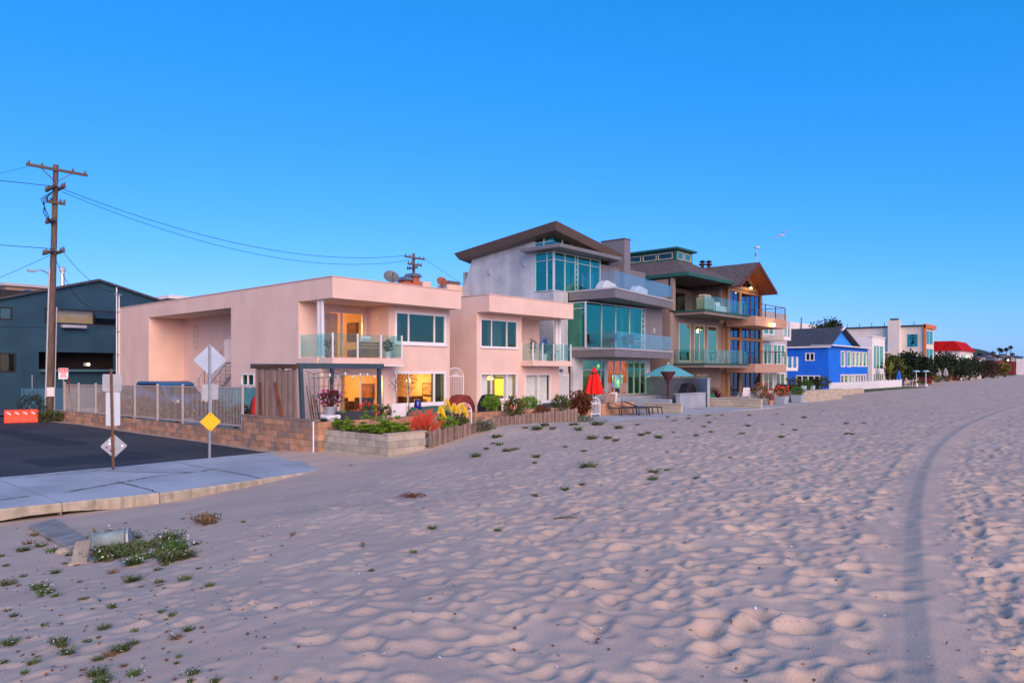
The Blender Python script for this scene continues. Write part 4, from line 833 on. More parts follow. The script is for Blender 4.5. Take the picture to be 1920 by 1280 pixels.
for y in (32, 36.5): MB().box(128.7, 128.9, y, y+.2, .8, 5.9).build('patio_post', ALU, CH)
for y in (28.5, 33, 35, 37, 39, 41): MB().tube((133.8, y, 10.5), (133.8, y, 11.3), .05, n=5).build('roof_post', DK, CH)
RR_ = box_house('red_roof_house', 198, 216, 32.5, 48, .8, 8.0, CST, 'cream house under a bright red mansard roof', [(200, 202.5, 4.2, 7.2), (204, 206.5, 4.2, 7.2), (209, 211, 4.2, 7.2)], [(36, 38, 4.5, 6.5)])
REDM = M('red_mansard', (.42, .008, .008, 1), .8, var=.2, scale=1, spec=.1)
q = MB(); q.v += [(197.4, 31.9, 7.8), (216.6, 31.9, 7.8), (216.6, 40, 7.8), (197.4, 40, 7.8), (199.2, 33.8, 10.2), (214.8, 33.8, 10.2), (214.8, 38.5, 10.2), (199.2, 38.5, 10.2)]; q.f += [(0,3,2,1),(4,5,6,7),(0,1,5,4),(1,2,6,5),(2,3,7,6),(3,0,4,7)]; q.build('mansard_roof', REDM, RR_)
MB().box(198, 216, 40, 48, 8.0, 9.9).build('upper_storey', CST, RR_)
AW = box_house('awning_house', 158, 170, 31, 46, .8, 6.6, WST, 'low white house with small red awnings and a blue roof', [(160, 163, 3, 5, (.5,)), (165, 168, 3, 5, (.5,))], [(33, 36, 3, 5, (.5,)), (40, 42, 3, 5)])
for (y0, y1) in ((32.6, 36.2), (39.5, 42.5)): MB().extr([(157.98, y0, 5.9), (157.98, y1, 5.9), (156.6, y1, 5.1), (156.6, y0, 5.1)], (0, 0, .08)).build('awning', REDM, AW)
MB().extr([(159.6, 30.9, 5.9), (163.4, 30.9, 5.9), (163.4, 29.8, 5.1), (159.6, 29.8, 5.1)], (0, 0, .08)).build('awning', REDM, AW)
MB().extr([(160, 33, 6.3), (160, 45, 6.3), (164, 45, 8.0), (164, 33, 8.0)], (0, 0, .12)).build('blue_roof', M('blue_metal_roof', (.02, .10, .30, 1), .5), AW)
WB = box_house('white_block_building', 142, 157, 52, 62, .8, 12.7, WST, 'plain white block building rising behind the blue house roof', [(144, 146, 5, 7)], [(53, 55, 5, 7), (57, 59, 5, 7)])
MB().tube((147.5, 51.8, 7), (147.5, 51.8, 13.8), .1, n=6).build('vent_pipe', DK, WB)
GB = box_house('glass_block_building', 135, 141.3, 52.5, 60, .8, 12.3, GWS, 'grey building with teal upper windows behind the peach house', [(136, 138, 9.6, 11.6, (.5,)), (139, 140.8, 9.6, 11.6)], [(53, 55, 7, 9.4), (56, 58.5, 7, 9.4)])
# ---------------------------------------------------------------- teal house and buildings across the alley
TEAL = M('teal_stucco', (.026, .082, .125, 1), .9, col2=(.019, .062, .10, 1), scale=.6, bump=.3, bscale=30, streak=.15)
TH = thing('teal_house', (17, 52, .3), 'dark teal stucco gabled house across the alley behind the corner house', 'house')
ho = [(14.3, 18.6, 6.0, 7.0), (11.9, 12.6, 6.1, 6.9), (9.6, 10.6, 6.1, 7.0), (9.4, 10.2, 2.6, 3.9), (11.9, 12.8, 2.9, 4.1), (14.0, 18.4, 3.1, 4.2), (8.0, 8.8, 6.1, 7.0)]
def gz(x): return 8.95-(17.4-x)*.30 if x < 17.4 else 8.95-(x-17.4)*.27
gridwall('x', 52, .25, 2, 30, .3, 5.4, [h for h in ho if h[3] < 5]).build('front_wall', TEAL, TH)
xs2 = sorted({2, 30, 17.4, *[h[0] for h in ho if h[2] > 5], *[h[1] for h in ho if h[2] > 5]})
gw = MB()
for a, b in zip(xs2, xs2[1:]):
    m = (a+b)/2; hh = [h for h in ho if h[2] > 5 and h[0] < m < h[1]]
    lo = 5.4
    if hh:
        gw.box(a, b, 52, 52.25, 5.4, hh[0][2]); lo = hh[0][3]
    za, zb = max(gz(a), lo), max(gz(b), lo)
    gw.extr([(a, 52, lo), (b, 52, lo), (b, 52, max(zb, lo+.02)), (a, 52, max(za, lo+.02))], (0, .25, 0))
gw.build('gable_wall', TEAL, TH)
MB().extr([(1.7, 51.8, gz(1.7)), (17.4, 51.8, 8.95), (17.4, 51.8, 9.1), (1.7, 51.8, gz(1.7)+.15)], (0, 14, 0)).build('roof_slope', BROOF, TH); MB().extr([(30.3, 51.8, gz(30.3)), (17.4, 51.8, 8.95), (17.4, 51.8, 9.1), (30.3, 51.8, gz(30.3)+.15)], (0, 14, 0)).build('roof_slope', BROOF, TH)
for a in (2, 29.75): MB().box(a, a+.25, 52.25, 65, .3, 5).build('side_wall', TEAL, TH)
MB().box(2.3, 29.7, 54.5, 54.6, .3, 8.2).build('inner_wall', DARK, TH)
for i, h in enumerate(ho):
    if i in (5,): continue
    window(TH, 'x', 52, *h, M('dark_frame', (.02, .02, .025, 1), .5), GCLEAR if i == 0 else GDARK, .09, v=(.12, .66) if i == 0 else ())
curtain(TH, 'x', 52.35, 14.9, 17.2, 6.05, 6.95, M('tan_blind', (.45, .36, .22, 1), .9), .4, .01, 'blind')
MB().box(15.2, 16.6, 51.6, 51.99, 5.75, 5.95).build('window_box', ALU, TH); MB().box(14.0, 18.6, 51.6, 52.0, 2.95, 3.08).build('balcony_ledge', M('teal_ledge', (.06, .16, .2, 1), .8), TH); MB().box(13.0, 22, 51.7, 51.99, .3, 1.9).build('garage_door', M('garage_blue', (.05, .14, .22, 1), .7, var=.1), TH)
MB().tube((16.2, 55, 8.5), (16.2, 55, 9.75), .14).build('vent_pipe', ALU, TH); MB().lathe([(.2, 9.75), (.2, 9.95), (.08, 10.05)], (16.2, 55, 0), 10).build('vent_cap', ALU, TH)
q = PY(165, 683, 51.8); t = thing('wall_light', q, 'small lit wall lamp on the teal house', 'lamp'); MB().box(q.x-.22, q.x-.05, q.y, q.y+.19, q.z-.1, q.z+.1).build('housing', ALU, t); MB().ball((q.x+.02, q.y-.02, q.z), .1).build('bulb', M('bulbsoft', (1, .8, .5, 1), emit=(1, .7, .35, 1), estr=4), t, smooth=True)
b = box_house('tan_apartment', 17, 22, 72, 82, .3, 10.2, M('tan_block', (.34, .25, .2, 1), .9, var=.05), 'tan apartment building with a flat grey roof behind the teal house', [(17.6, 18.6, 8.3, 9.6), (20, 21.4, 8.3, 9.6)], [])
MB().box(16.7, 22.3, 71.7, 82.4, 10.2, 10.42).build('roof_edge', GWS, b)
t = thing('roof_tarp', (16.5, 66, 7.5), 'crumpled blue tarp draped over a roof deck by the teal house', 'tarp')
q = MB(); n0 = 9
for i in range(n0+1):
    for j in range(5): q.v.append((15.2+i*.32, 65+.18*math.sin(i*2.1+j), 8.15+j*.2+.14*math.sin(i*1.3+j*2)+i*.05))
for i in range(n0):
    for j in range(4): q.f.append((i*5+j, i*5+j+1, (i+1)*5+j+1, (i+1)*5+j))
o = q.build('tarp_sheet', M('blue_tarp', (.01, .08, .30, 1), .5), t, smooth=True)
MB().box(15.2, 18.2, 65.4, 71, .3, 8.7).build('deck_wall', M('tan_block', None), t)
b = box_house('green_flat_building', 30, 40, 70, 80, .3, 9.9, M('sage_block', (.38, .42, .30, 1), .9, var=.05), 'sage coloured flat roofed building behind the corner house', [], [(71, 75, 7.4, 8.9, (.5,))])
MB().box(29.3, 40.5, 69.3, 80.5, 9.9, 10.2).build('roof_edge', WST, b)
b = box_house('brick_building', 27.0, 29.2, 70, 80, .3, 9.7, BRK, 'red brick building beside the sage flat roof', [], [(72, 74, 6.5, 8.5)])
b = box_house('beige_gable_building', 50, 58, 70, 80, .3, 11.7, CST, 'small beige rooftop peeking over the long pink side wall', [], [(71, 73, 9, 10.8)])
MB().extr([(49.5, 69.5, 11.7), (58.5, 69.5, 11.7), (54, 69.5, 12.7)], (0, 11, 0)).build('roof', BROOF, b)
# ---------------------------------------------------------------- block walls
rnd = random.Random(11)
BLK = [M('block_a', (.42, .235, .135, 1), .95, var=.16, scale=4, bump=.5, bscale=25), M('block_b', (.34, .20, .13, 1), .95, var=.16, scale=4, bump=.5, bscale=25), M('block_c', (.26, .185, .145, 1), .95, var=.2, scale=4, bump=.5, bscale=25), M('block_d', (.48, .27, .17, 1), .95, var=.14, scale=4, bump=.5, bscale=25)]
CMU = [M('cmu_a', (.40, .35, .27, 1), .95, var=.12, scale=4, bump=.5, bscale=25), M('cmu_b', (.46, .41, .32, 1), .95, var=.12, scale=4, bump=.5, bscale=25), M('cmu_c', (.34, .31, .25, 1), .95, var=.15, scale=4, bump=.5, bscale=25)]
MORT = M('mortar', (.22, .17, .13, 1), 1, var=.2, scale=6)
MORTG = M('mortar_grey', (.28, .25, .2, 1), 1, var=.2, scale=6)
_bm = {}
def block_mesh(L, d, h, axis, mat):
    k = (round(L, 2), d, h, axis, mat.name)
    if k not in _bm:
        b = .012; m = MB(); 
        lx, ly = (L, d) if axis == 'x' else (d, L)
        m.v += [(0,0,0),(lx,0,0),(lx,ly,0),(0,ly,0),(0,0,h),(lx,0,h),(lx,ly,h),(0,ly,h)]
        m.f += [(0,3,2,1),(4,5,6,7),(0,1,5,4),(1,2,6,5),(2,3,7,6),(3,0,4,7)]
        me = bpy.data.meshes.new('block'); me.from_pydata(m.v, [], m.f); me.materials.append(mat)
        _bm[k] = me
    return _bm[k]
def block_wall(parent, axis, pos, d, a0, a1, z0, courses, mats, h=.2, L=.4, mort=MORT, wob=.004):
    """courses of single blocks in running bond with recessed joints; every block an object"""
    off = ROOT[parent.name]
    core = MB(); abox(core, axis, a0+.01, a1-.01, pos+.012, pos+d-.012, z0, z0+courses*h-.012); core.build('mortar', mort, parent)
    for c in range(courses):
        a = a0-(L/2 if c % 2 else 0)
        while a < a1-.02:
            s, e = max(a, a0), min(a+L, a1); a += L
            if e-s < .05: continue
            me = block_mesh(e-s-.012, d, h-.012, axis, rnd.choice(mats))
            o = bpy.data.objects.new('block', me); COL.objects.link(o); o.parent = parent
            w = rnd.uniform(-wob, wob)
            p = (s+.006, pos+w, z0+c*h) if axis == 'x' else (pos+w, s+.006, z0+c*h)
            o.location = (p[0]-off.x, p[1]-off.y, p[2]-off.z)
sw = thing('street_wall', (12.9, 32, .3), 'low tan block retaining wall under the white bar fence along the street', 'wall')
block_wall(sw, 'y', 12.8, .2, 24.2, 43.6, .27, 3, BLK)
tw = thing('block_wall', (12.9, 21.8, .3), 'taller weathered orange block wall end beside the bare board screen', 'wall')
block_wall(tw, 'y', 12.79, .21, 19.62, 24.2, .2, 6, BLK)
MB().box(12.77, 13.02, 19.6, 24.2, 1.39, 1.44).build('cap', M('block_c', None), tw)
MB().tube((12.77, 19.62, .4), (12.77, 19.62, 1.4), .025).build('drain_pipe', WHITE, tw)
pw = thing('patio_wall', (18, 19.5, .4), 'tan block garden wall in front of the pink houses', 'wall')
for a, b in ((12.79, 18.75), (19.8, 27.6)): block_wall(pw, 'x', 19.4, .2, a, b, .4, 5, BLK)
pw2 = thing('patio_wall', (30, 19.5, .4), 'smooth peach garden wall behind the two sun loungers', 'wall')
block_wall(pw2, 'x', 19.4, .2, 28.5, 31.4, .45, 5, [M('peach_block', (.50, .28, .18, 1), .9, var=.08, bump=.3)], L=.8)
pl = thing('block_planter', (13.8, 17.6, .3), 'pale grey block planter box full of green succulents', 'planter')
block_wall(pl, 'y', 13.0, .2, 16.4, 19.38, .37, 4, CMU, mort=MORTG); block_wall(pl, 'x', 16.2, .2, 13.0, 14.45, .37, 4, CMU, mort=MORTG); block_wall(pl, 'y', 14.25, .2, 16.4, 19.38, .37, 4, CMU, mort=MORTG)
MB().box(13.2, 14.25, 16.4, 19.38, .4, 1.1).build('soil', M('soil', None), pl)
MB().box(12.98, 14.47, 16.18, 16.42, 1.162, 1.2).build('cap', CMU[0], pl)
bw = thing('beige_wall', (32.7, 18.5, .8), 'beige garden wall end beside the sun loungers', 'wall'); block_wall(bw, 'y', 32.6, .2, 17.4, 19.6, .5, 4, CMU[:2], mort=MORTG)
MB().box(32.57, 32.83, 17.37, 19.6, 1.30, 1.35).build('cap', CMU[1], bw)
bw = thing('beige_wall', (40.1, 18, .8), 'beige block garden wall in front of the tan house', 'wall'); block_wall(bw, 'y', 40.0, .2, 16.3, 19.6, .55, 4, CMU[:2], mort=MORTG)
MB().box(39.97, 40.23, 16.27, 19.6, 1.35, 1.40).build('cap', CMU[1], bw)
bw = thing('beige_wall', (53.5, 17.3, .8), 'long beige block garden wall in front of the peach house', 'wall'); block_wall(bw, 'x', 17.2, .2, 49.3, 57.8, .6, 5, CMU[:2], mort=MORTG)
block_wall(bw, 'y', 49.3, .2, 17.42, 19.4, .6, 5, CMU[:2], mort=MORTG); MB().box(49.27, 57.83, 17.17, 17.43, 1.60, 1.65).build('cap', CMU[1], bw)
bw = thing('beige_wall', (66, 19.5, .8), 'low beige wall before the blue house lawn', 'wall'); block_wall(bw, 'x', 19.5, .2, 61, 72, .6, 4, CMU[:2], mort=MORTG)
BCON = M('blue_concrete', (.34, .39, .44, 1), .85, col2=(.26, .31, .37, 1), scale=1.2, bump=.2)
bw = thing('concrete_wall', (38.2, 19.7, .87), 'blue grey concrete counter wall under the black covered grill', 'wall'); MB().box(36.6, 39.8, 19.6, 19.85, .6, 1.66).build('panel', BCON, bw); MB().box(36.55, 39.78, 19.55, 19.95, 1.662, 1.71).build('cap', SLAB, bw)
bw = thing('concrete_wall', (42, 23, .87), 'tall pale concrete party wall beside the teal parasol', 'wall'); MB().prism([(39.8, 19.5), (40.05, 19.45), (45.8, 27.0), (45.55, 27.1)], .6, 2.5).build('panel', BCON, bw); MB().prism([(39.76, 19.45), (40.09, 19.4), (45.84, 27.0), (45.5, 27.15)], 2.502, 2.55).build('cap', SLAB, bw)
bw = thing('concrete_wall', (35.6, 23.3, .87), 'low blue grey terrace wall in front of the grey house', 'wall'); MB().box(34.5, 40.6, 23.15, 23.35, .6, 1.46).build('panel', BCON, bw); MB().box(36.0, 36.25, 19.9, 23.1, .6, 1.4).build('panel', BCON, bw); MB().box(36.3, 37.6, 21.3, 21.5, .7, 1.35).build('white_panel', WHITE, bw)

# ---------------------------------------------------------------- bar fence on the street wall
FEN = M('fence_paint', (.46, .41, .37, 1), .5, var=.06, scale=3)
bf = thing('bar_fence', (12.9, 34, .88), 'cream painted metal bar fence along the top of the street wall', 'fence')
def ftop(y): return 2.40-(y-24)*.007
n = 0; y = 24.35
while y < 43.5:
    if n % 22 == 0: MB().box(12.86, 12.94, y-.04, y+.04, .87, ftop(y)+.10).build('post', FEN, bf)
    else: MB().box(12.8935, 12.9065, y-.0065, y+.0065, .96, ftop(y)).build('bar', FEN, bf)
    y += .11; n += 1
for zz in (0.0, -1.38): MB().bar((12.9, 24.3, ftop(24.3)+zz), (12.9, 43.5, ftop(43.5)+zz), .035, .045).build('rail', FEN, bf)
MB().box(12.86, 12.94, 43.4, 43.48, .87, 2.4).build('post', FEN, bf)

# ---------------------------------------------------------------- vehicles behind the fence
def car(loc, L, Wd, Ht, paint, glassm, label, van=False, cat='car'):
    t = thing('parked_car', loc, label, cat); x, y, z = loc     # length runs along Y, nose to -Y
    prof = [(-.5,.28),(-.5,.52),(-.46,.60),(-.28,.66),(-.12,.97),(.0,1.0),(.36,.98),(.46,.66),(.5,.6),(.5,.28)] if not van else [(-.5,.25),(-.5,.5),(-.45,.58),(-.34,.62),(-.2,.96),(-.1,1.0),(.42,.99),(.48,.9),(.5,.55),(.5,.25)]
    m = MB(); nn = len(prof)
    for s in (-1, 1):
        for (a, b) in prof: m.v.append((x+s*Wd/2*(1 if b < .62 else .84), y+a*L, z+b*Ht))
    for i in range(nn): j = (i+1) % nn; m.f.append((i, j, nn+j, nn+i))
    belt = [i for i in range(nn) if prof[i][1] < .62 or i in ()]
    for s in (0, 1): m.f.append(tuple(s*nn+i for i in (range(nn) if s else reversed(range(nn)))))
    m.build('body', paint, t, bevel=.05)
    cab = [p for p in prof if p[1] > .6]
    for s in (-1, 1):
        q = [(x+s*(Wd/2*(1 if b < .68 else .84)+.012)*(.97 if b < .7 else 1), y+(a*.93)*L, z+(b*.985+.012)*Ht if b < .7 else z+(b*.93)*Ht) for a, b in cab]
        k = len(q)//2; m = MB(); m.extr(q, (s*-.02, 0, 0)); m.build('side_window', glassm, t)
    a, b = (prof[3], prof[4]); w0, w1 = Wd*.40, Wd*.36
    m = MB(); m.extr([(x-w0, y+a[0]*L-.01, z+a[1]*Ht+.05), (x+w0, y+a[0]*L-.01, z+a[1]*Ht+.05), (x+w1, y+b[0]*L-.05, z+b[1]*Ht-.06), (x-w1, y+b[0]*L-.05, z+b[1]*Ht-.06)], (0, .02, .02)); m.build('windscreen', glassm, t)
    for sy in (-.32, .3):
        for s in (-1, 1):
            c = (x+s*(Wd/2-.06), y+sy*L, z+.33)
            ty = MB().path([(c[0]-.11, c[1], c[2]), (c[0]+.11, c[1], c[2])], .33, 16).build('wheel', M('tyre', (.02, .02, .02, 1), .9), t, smooth='auto'); MB().path([(c[0]-.115, c[1], c[2]), (c[0]+.115, c[1], c[2])], .19, 10).build('rim', ALU, ty)
    for s in (-1, 1):
        MB().box(x+s*Wd*.36-.14, x+s*Wd*.36+.14, y-.5*L-.02, y-.5*L+.06, z+.44*Ht, z+.52*Ht).build('headlight', M('lens', (.6, .6, .55, 1), .2), t)
        MB().box(x+s*Wd*.42-.08, x+s*Wd*.42+.08, y+.5*L-.06, y+.5*L+.02, z+.42*Ht, z+.56*Ht).build('tail_light', M('taillens', (.35, .03, .02, 1), .3), t)
    return t
CG = glass('car_glass', (.06, .08, .09), .12, (.7, .85, .9))
car((15.1, 35.6, .78), 4.5, 1.85, 1.72, M('car_blue', (.03, .12, .26, 1), .25, spec=.6), CG, 'blue minivan parked behind the bar fence', van=True, cat='van')
car((15.1, 40.7, .78), 4.2, 1.75, 1.45, M('car_silver', (.12, .14, .16, 1), .3, metal=.4), CG, 'silver car parked behind the far end of the bar fence')
t = thing('covered_car', (15.1, 28.6, .78), 'car under a fitted teal cover behind the bar fence', 'car')
m = MB(); rows = []
for i in range(15):
    a = i/14; yy = 26.6+4.2*a; hh = .78+.95*(1 if .3 < a < .75 else .62+.38*max(0, 1-abs(a-.52)/.52)**.5)*(1-.25*abs(2*a-1)**4)+(.55 if .28 < a < .78 else .18*(1-abs(2*a-1)))
    for j in range(9):
        b = j/8*math.pi; m.v.append((15.1-.95*math.cos(b)*(1-.08*math.sin(b)), yy+.05*math.sin(j*2+i), .8+(hh-.8)*min(1, math.sin(b)*1.35+.0)+.03*math.sin(i*2.3+j*1.7)))
for i in range(14):
    for j in range(8): m.f.append((i*9+j, (i+1)*9+j, (i+1)*9+j+1, i*9+j+1))
m.build('fabric_cover', M('teal_cover', (.05, .17, .19, 1), .7, var=.15), t, smooth=True)
MB().box(14.2, 16.0, 26.75, 30.6, .8, .95).build('underside', DK, t)
def board(p, tilt, m, label, L=1.9):
    t = thing('surfboard', p, label, 'surfboard'); q = MB(); n = 14
    for i in range(n+1):
        a = i/n; w = .26*math.sin(math.pi*min(1, a*.94+.06))**.6+.01
        for s in (-1, 1): q.v.append((p[0]+tilt*a, p[1]+s*w, p[2]+L*a))
        for s in (1, -1): q.v.append((p[0]+tilt*a+.05, p[1]+s*w*.9, p[2]+L*a))
    for i in range(n):
        for k in range(4): q.f.append((i*4+k, i*4+(k+1) % 4, (i+1)*4+(k+1) % 4, (i+1)*4+k))
    q.build('board', m, t, smooth=True); MB().box(p[0]-.01, p[0]+.01, p[1]-.01, p[1]+.01, p[2]+.05, p[2]+.18).build('fin', DK, t)
board((13.35, 24.55, .9), .1, M('red_board', (.65, .02, .01, 1), .4), 'bright red surfboard leaning behind the end of the bar fence', 1.15)
board((13.4, 24.05, .9), .1, WHITE, 'white surfboard leaning between the fence and the board screen')

# ---------------------------------------------------------------- signs on posts
RUST = M('rusty_post', (.22, .09, .045, 1), .9, var=.45, scale=9, col2=(.10, .07, .06, 1)); GALV = M('galvanised', (.38, .40, .42, 1), .5, metal=.4, var=.1, scale=10)
SGN = M('sign_back', (.30, .34, .37, 1), .5, metal=.2, var=.08, scale=4); YEL = M('yellow_sign', (.85, .48, .01, 1), .5, var=.05)
def plate(parent, c, w, h, m, diamond=False, name='sign_plate', y=0):
    """thin rounded plate facing the camera side of the street end"""
    n = Vector((-.45, -.9, 0)).normalized(); a = Vector((n.y, -n.x, 0)); a = -a; c = Vector(c)+n*y
    pts = []
    r = .035
    for (sx, sz) in ((1, 1), (-1, 1), (-1, -1), (1, -1)):
        for k in range(4):
            an = math.atan2(sz, sx)-math.pi/4+math.pi/2*k/3
            px = sx*(w/2-r)+r*math.cos(an); pz = sz*(h/2-r)+r*math.sin(an)
            if diamond: px, pz = (px-pz)*.7071, (px+pz)*.7071
            pts.append(c+a*px+Vector((0, 0, pz)))
    return MB().extr(pts, n*.006).build(name, m, parent)
t = thing('rusty_sign_post', (7.3, 20.7, .35), 'rusty sign post with grey sign backs and a stickered diamond near its foot', 'sign')
b0 = Vector((7.3, 20.7, .3)); tp = b0+Vector((-.06, 0, 2.75)); MB().bar(b0, tp, .06, .05).build('post', RUST, t)
plate(t, (7.25, 20.66, 2.68), .46, .46, SGN, y=-.06); plate(t, (7.27, 20.66, 1.98), .34, .90, M('white_sign', (.46, .54, .60, 1), .5, var=.04), y=-.07)
d = plate(t, (7.29, 20.66, .98), .46, .46, SGN, True, y=-.08)
for (dx, dz, s, cc) in ((-.17, -.03, .05, (.1, .1, .15, 1)), (-.1, .07, .06, (.8, .8, .85, 1)), (-.1, -.03, .05, (.5, .25, .45, 1)), (-.08, -.12, .04, (.05, .05, .06, 1)), (.2, .0, .05, (.85, .9, .95, 1)), (-.1, .15, .04, (.75, .8, .85, 1))):
    n = Vector((-.45, -.9, 0)).normalized(); a = -Vector((n.y, -n.x, 0)); c = Vector((7.29, 20.66, .98))+n*-.068+a*dx+Vector((0, 0, dz))
    MB().obox(c, a*s/2, n*.003, (0, 0, s/2)).build('sticker', M('sticker%d' % int(cc[0]*100+cc[1]*10), cc, .6), t)
t = thing('grey_sign_post', (10.2, 21.25, .35), 'galvanised post with a big diamond sign back above a yellow diamond marker', 'sign')
MB().bar((10.2, 21.25, .3), (10.2, 21.25, 3.76), .065, .05).build('post', GALV, t)
plate(t, (10.2, 21.22, 3.33), .67, .67, M('pale_sign_back', (.30, .40, .50, 1), .45, metal=.2, var=.06), True, y=-.06); plate(t, (10.2, 21.22, 2.36), .47, .47, SGN, y=-.06); plate(t, (10.2, 21.19, 1.46), .42, .42, YEL, True, y=.02)
for dz in (-.22, .22): MB().ball((10.17, 21.14, 1.46+dz), .014).build('bolt', DK, t)
p = PZ(119, 788, .3); t = thing('parking_sign', p, 'small red and white parking notice on a thin grey post by the utility pole', 'sign')
MB().bar(p, (p.x, p.y, 2.95), .05).build('post', GALV, t)
c = Vector((p.x, p.y, 2.85)); plate(t, c, .46, .60, WHITE, y=.03)
RED = M('sign_red', (.6, .02, .03, 1), .5); n = Vector((-.45, -.9, 0)).normalized(); a = -Vector((n.y, -n.x, 0))
MB().obox(c+n*.04+Vector((0, 0, .19)), a*.21, n*.003, (0, 0, .085)).build('red_band', RED, t)
for k, w in enumerate((.16, .12, .17)): MB().obox(c+n*.04+Vector((0, 0, .04-.1*k)), a*w, n*.003, (0, 0, .022)).build('letter_line', RED, t)
for k in range(3): MB().obox(c+n*.045+a*(-.12+.12*k)+Vector((0, 0, .19)), a*.035, n*.003, (0, 0, .03)).build('white_letter', WHITE, t)
p = PZ(60, 776, .3); t = thing('short_sign_post', p, 'short grey post with a small dark blue sign near the teal house', 'sign'); MB().bar(p, (p.x, p.y, 2.75), .05).build('post', GALV, t); plate(t, (p.x+.12, p.y, 2.62), .22, .32, M('navy', (.01, .03, .12, 1), .6), y=.03)
p = PZ(138, 790, .3); t = thing('leaning_pole', p, 'thin leaning rust red pole beside the fence end', 'pole'); MB().tube(p, (p.x-.25, p.y, 2.65), .04).build('shaft', M('rustred', (.18, .03, .02, 1), .8, var=.3), t); MB().lathe([(.07, 0), (.07, .06)], p, 10).build('foot', DK, t)
p0 = PZ(8, 793, .3); p1 = PZ(72, 791, .3); t = thing('traffic_barrier', (p0+p1)/2, 'orange plastic water barrier with white stripes across the alley', 'barrier')
dv = (p1-p0); L = dv.length; dn = dv.normalized(); nn = Vector((dn.y, -dn.x, 0)); ORB = M('barrier_orange', (.85, .06, .015, 1), .45, var=.06)
m = MB(); m.extr([p0-nn*.28, p0+nn*.28, p0+nn*.24+Vector((0, 0, .2)), p0+nn*.1+Vector((0, 0, .68)), p0-nn*.1+Vector((0, 0, .68)), p0-nn*.24+Vector((0, 0, .2))], dv); m.build('body', ORB, t, bevel=.03)
for k in range(4):
    c = p0+dn*(L*(.14+.24*k)); MB().obox(c+nn*.19+Vector((0, 0, .5)), dn*.09+Vector((0, 0, -.06)), nn*.004, Vector((0, 0, .035))+nn*-.02).build('stripe', WHITE, t)
    MB().obox(c+dn*.12+nn*.20+Vector((0, 0, .34)), dn*.02, nn*.015, (0, 0, .3)).build('rib', ORB, t)

# ---------------------------------------------------------------- utility poles and wires
PWD = M('pole_wood', (.13, .095, .075, 1), .95, var=.35, scale=3, stretch=(6, 6, .5), bump=.6, bscale=20); INS = M('insulator', (.10, .10, .11, 1), .4)
def arm(t, c, d, L, m=PWD):
    c = Vector(c); d = Vector(d).normalized(); MB().bar(c-d*L/2, c+d*L/2, .12, .14).build('crossarm', m, t)
    for k in (-.46, -.25, .25, .46):
        q = c+d*L*k; MB().lathe([(.03, .07), (.06, .12), (.05, .2), (.02, .24)], q, 8).build('insulator', INS, t)
U = Vector((12.6, 45.0, .2)); UT = U+RT*.38+Vector((0, 0, 14.1))
t = thing('utility_pole', U, 'tall wooden utility pole with several crossarms beside the street', 'pole')
MB().path([U, U+(UT-U)*.5, UT], [.2, .17, .13], 12).build('shaft', PWD, t, smooth='auto')
def up(z): return U+(UT-U)*((z-.2)/14.1)
q = up(14.0); arm(t, q+Vector((.05, -.16, 0)), (1, 0, 0), 2.95)
for s in (-1, 1): MB().bar(q+Vector((s*.75, -.16, -.05)), up(13.3)+Vector((0, -.14, 0)), .04).build('brace', PWD, t)
for dx in (-.18, .18): arm(t, up(13.0)+Vector((dx, 0, 0)), (0, 1, 0), 1.9)
arm(t, up(12.2)+Vector((0, -.16, 0)), (1, 0, 0), .9); arm(t, up(11.2)+Vector((-.18, 0, 0)), (0, 1, 0), 1.5)
for dx in (-.2, .2): arm(t, up(9.5)+Vector((dx, 0, 0)), (0, 1, 0), 2.1)
for k in range(3): MB().path([up(12.8)+Vector((-.15, -.3, 0)), up(12.2)+Vector((-.6-.1*k, -.5, 0)), up(11.5)+Vector((-.65+.1*k, -.4, 0)), up(10.9)+Vector((-.15, -.2, 0))], .02, 5).build('jumper_cable', DK, t)
MB().tube(U+Vector((-.22, -.1, 0)), up(8.6)+Vector((-.2, -.1, 0)), .05).build('conduit', GALV, t); MB().tube(U+Vector((.22, -.1, 0)), up(6.5)+Vector((.2, -.1, 0)), .03).build('conduit', GALV, t)
MB().path([up(8.2), up(8.4)+Vector((-.6, -.2, .05)), up(8.35)+Vector((-1.0, -.3, 0))], .035, 6).build('lamp_arm', GALV, t); MB().box(*sum(([a-.22, a+.12] if i == 0 else [a-.1, a+.1] if i == 1 else [a-.06, a+.04] for i, a in enumerate(up(8.35)+Vector((-1.05, -.3, 0)))), [])).build('lamp_head', GALV, t)
MB().box(U.x-.18, U.x+.18, U.y-.3, U.y-.2, 1.6, 2.1).build('notice', WHITE, t)
U2 = Vector((41.8, 48.5, .2)); t = thing('utility_pole', U2, 'distant utility pole with a transformer rising behind the pink house roofs', 'pole')
MB().tube(U2, U2+Vector((0, 0, 13.2)), .18, .12).build('shaft', PWD, t)
for z, L in ((13.0, 2.3), (12.4, 1.6)): arm(t, U2+Vector((0, -.16, z-.2)), (1, 0, 0), L)
MB().lathe([(.22, 0), (.25, .05), (.25, .75), (.2, .85)], U2+Vector((-.4, -.2, 10.4)), 12).build('transformer', GALV, t); arm(t, U2+Vector((-.16, 0, 11.9)), (0, 1, 0), 1.4)
WIRE = M('wire', (.02, .022, .028, 1), .6)
def wire(a, b, sag, label, r=.016):
    a = Vector(a); b = Vector(b); pts = [a+(b-a)*k/16-Vector((0, 0, sag*4*(k/16)*(1-k/16))) for k in range(17)]
    o = MB().path(pts, r, 4).build('overhead_wire', WIRE, root=a); tag(o, label, 'wire')
wire(up(13.0)+Vector((.2, .4, .2)), U2+Vector((-1.0, -.16, 12.9)), 1.5, 'upper cable sagging from the tall utility pole to the distant pole')
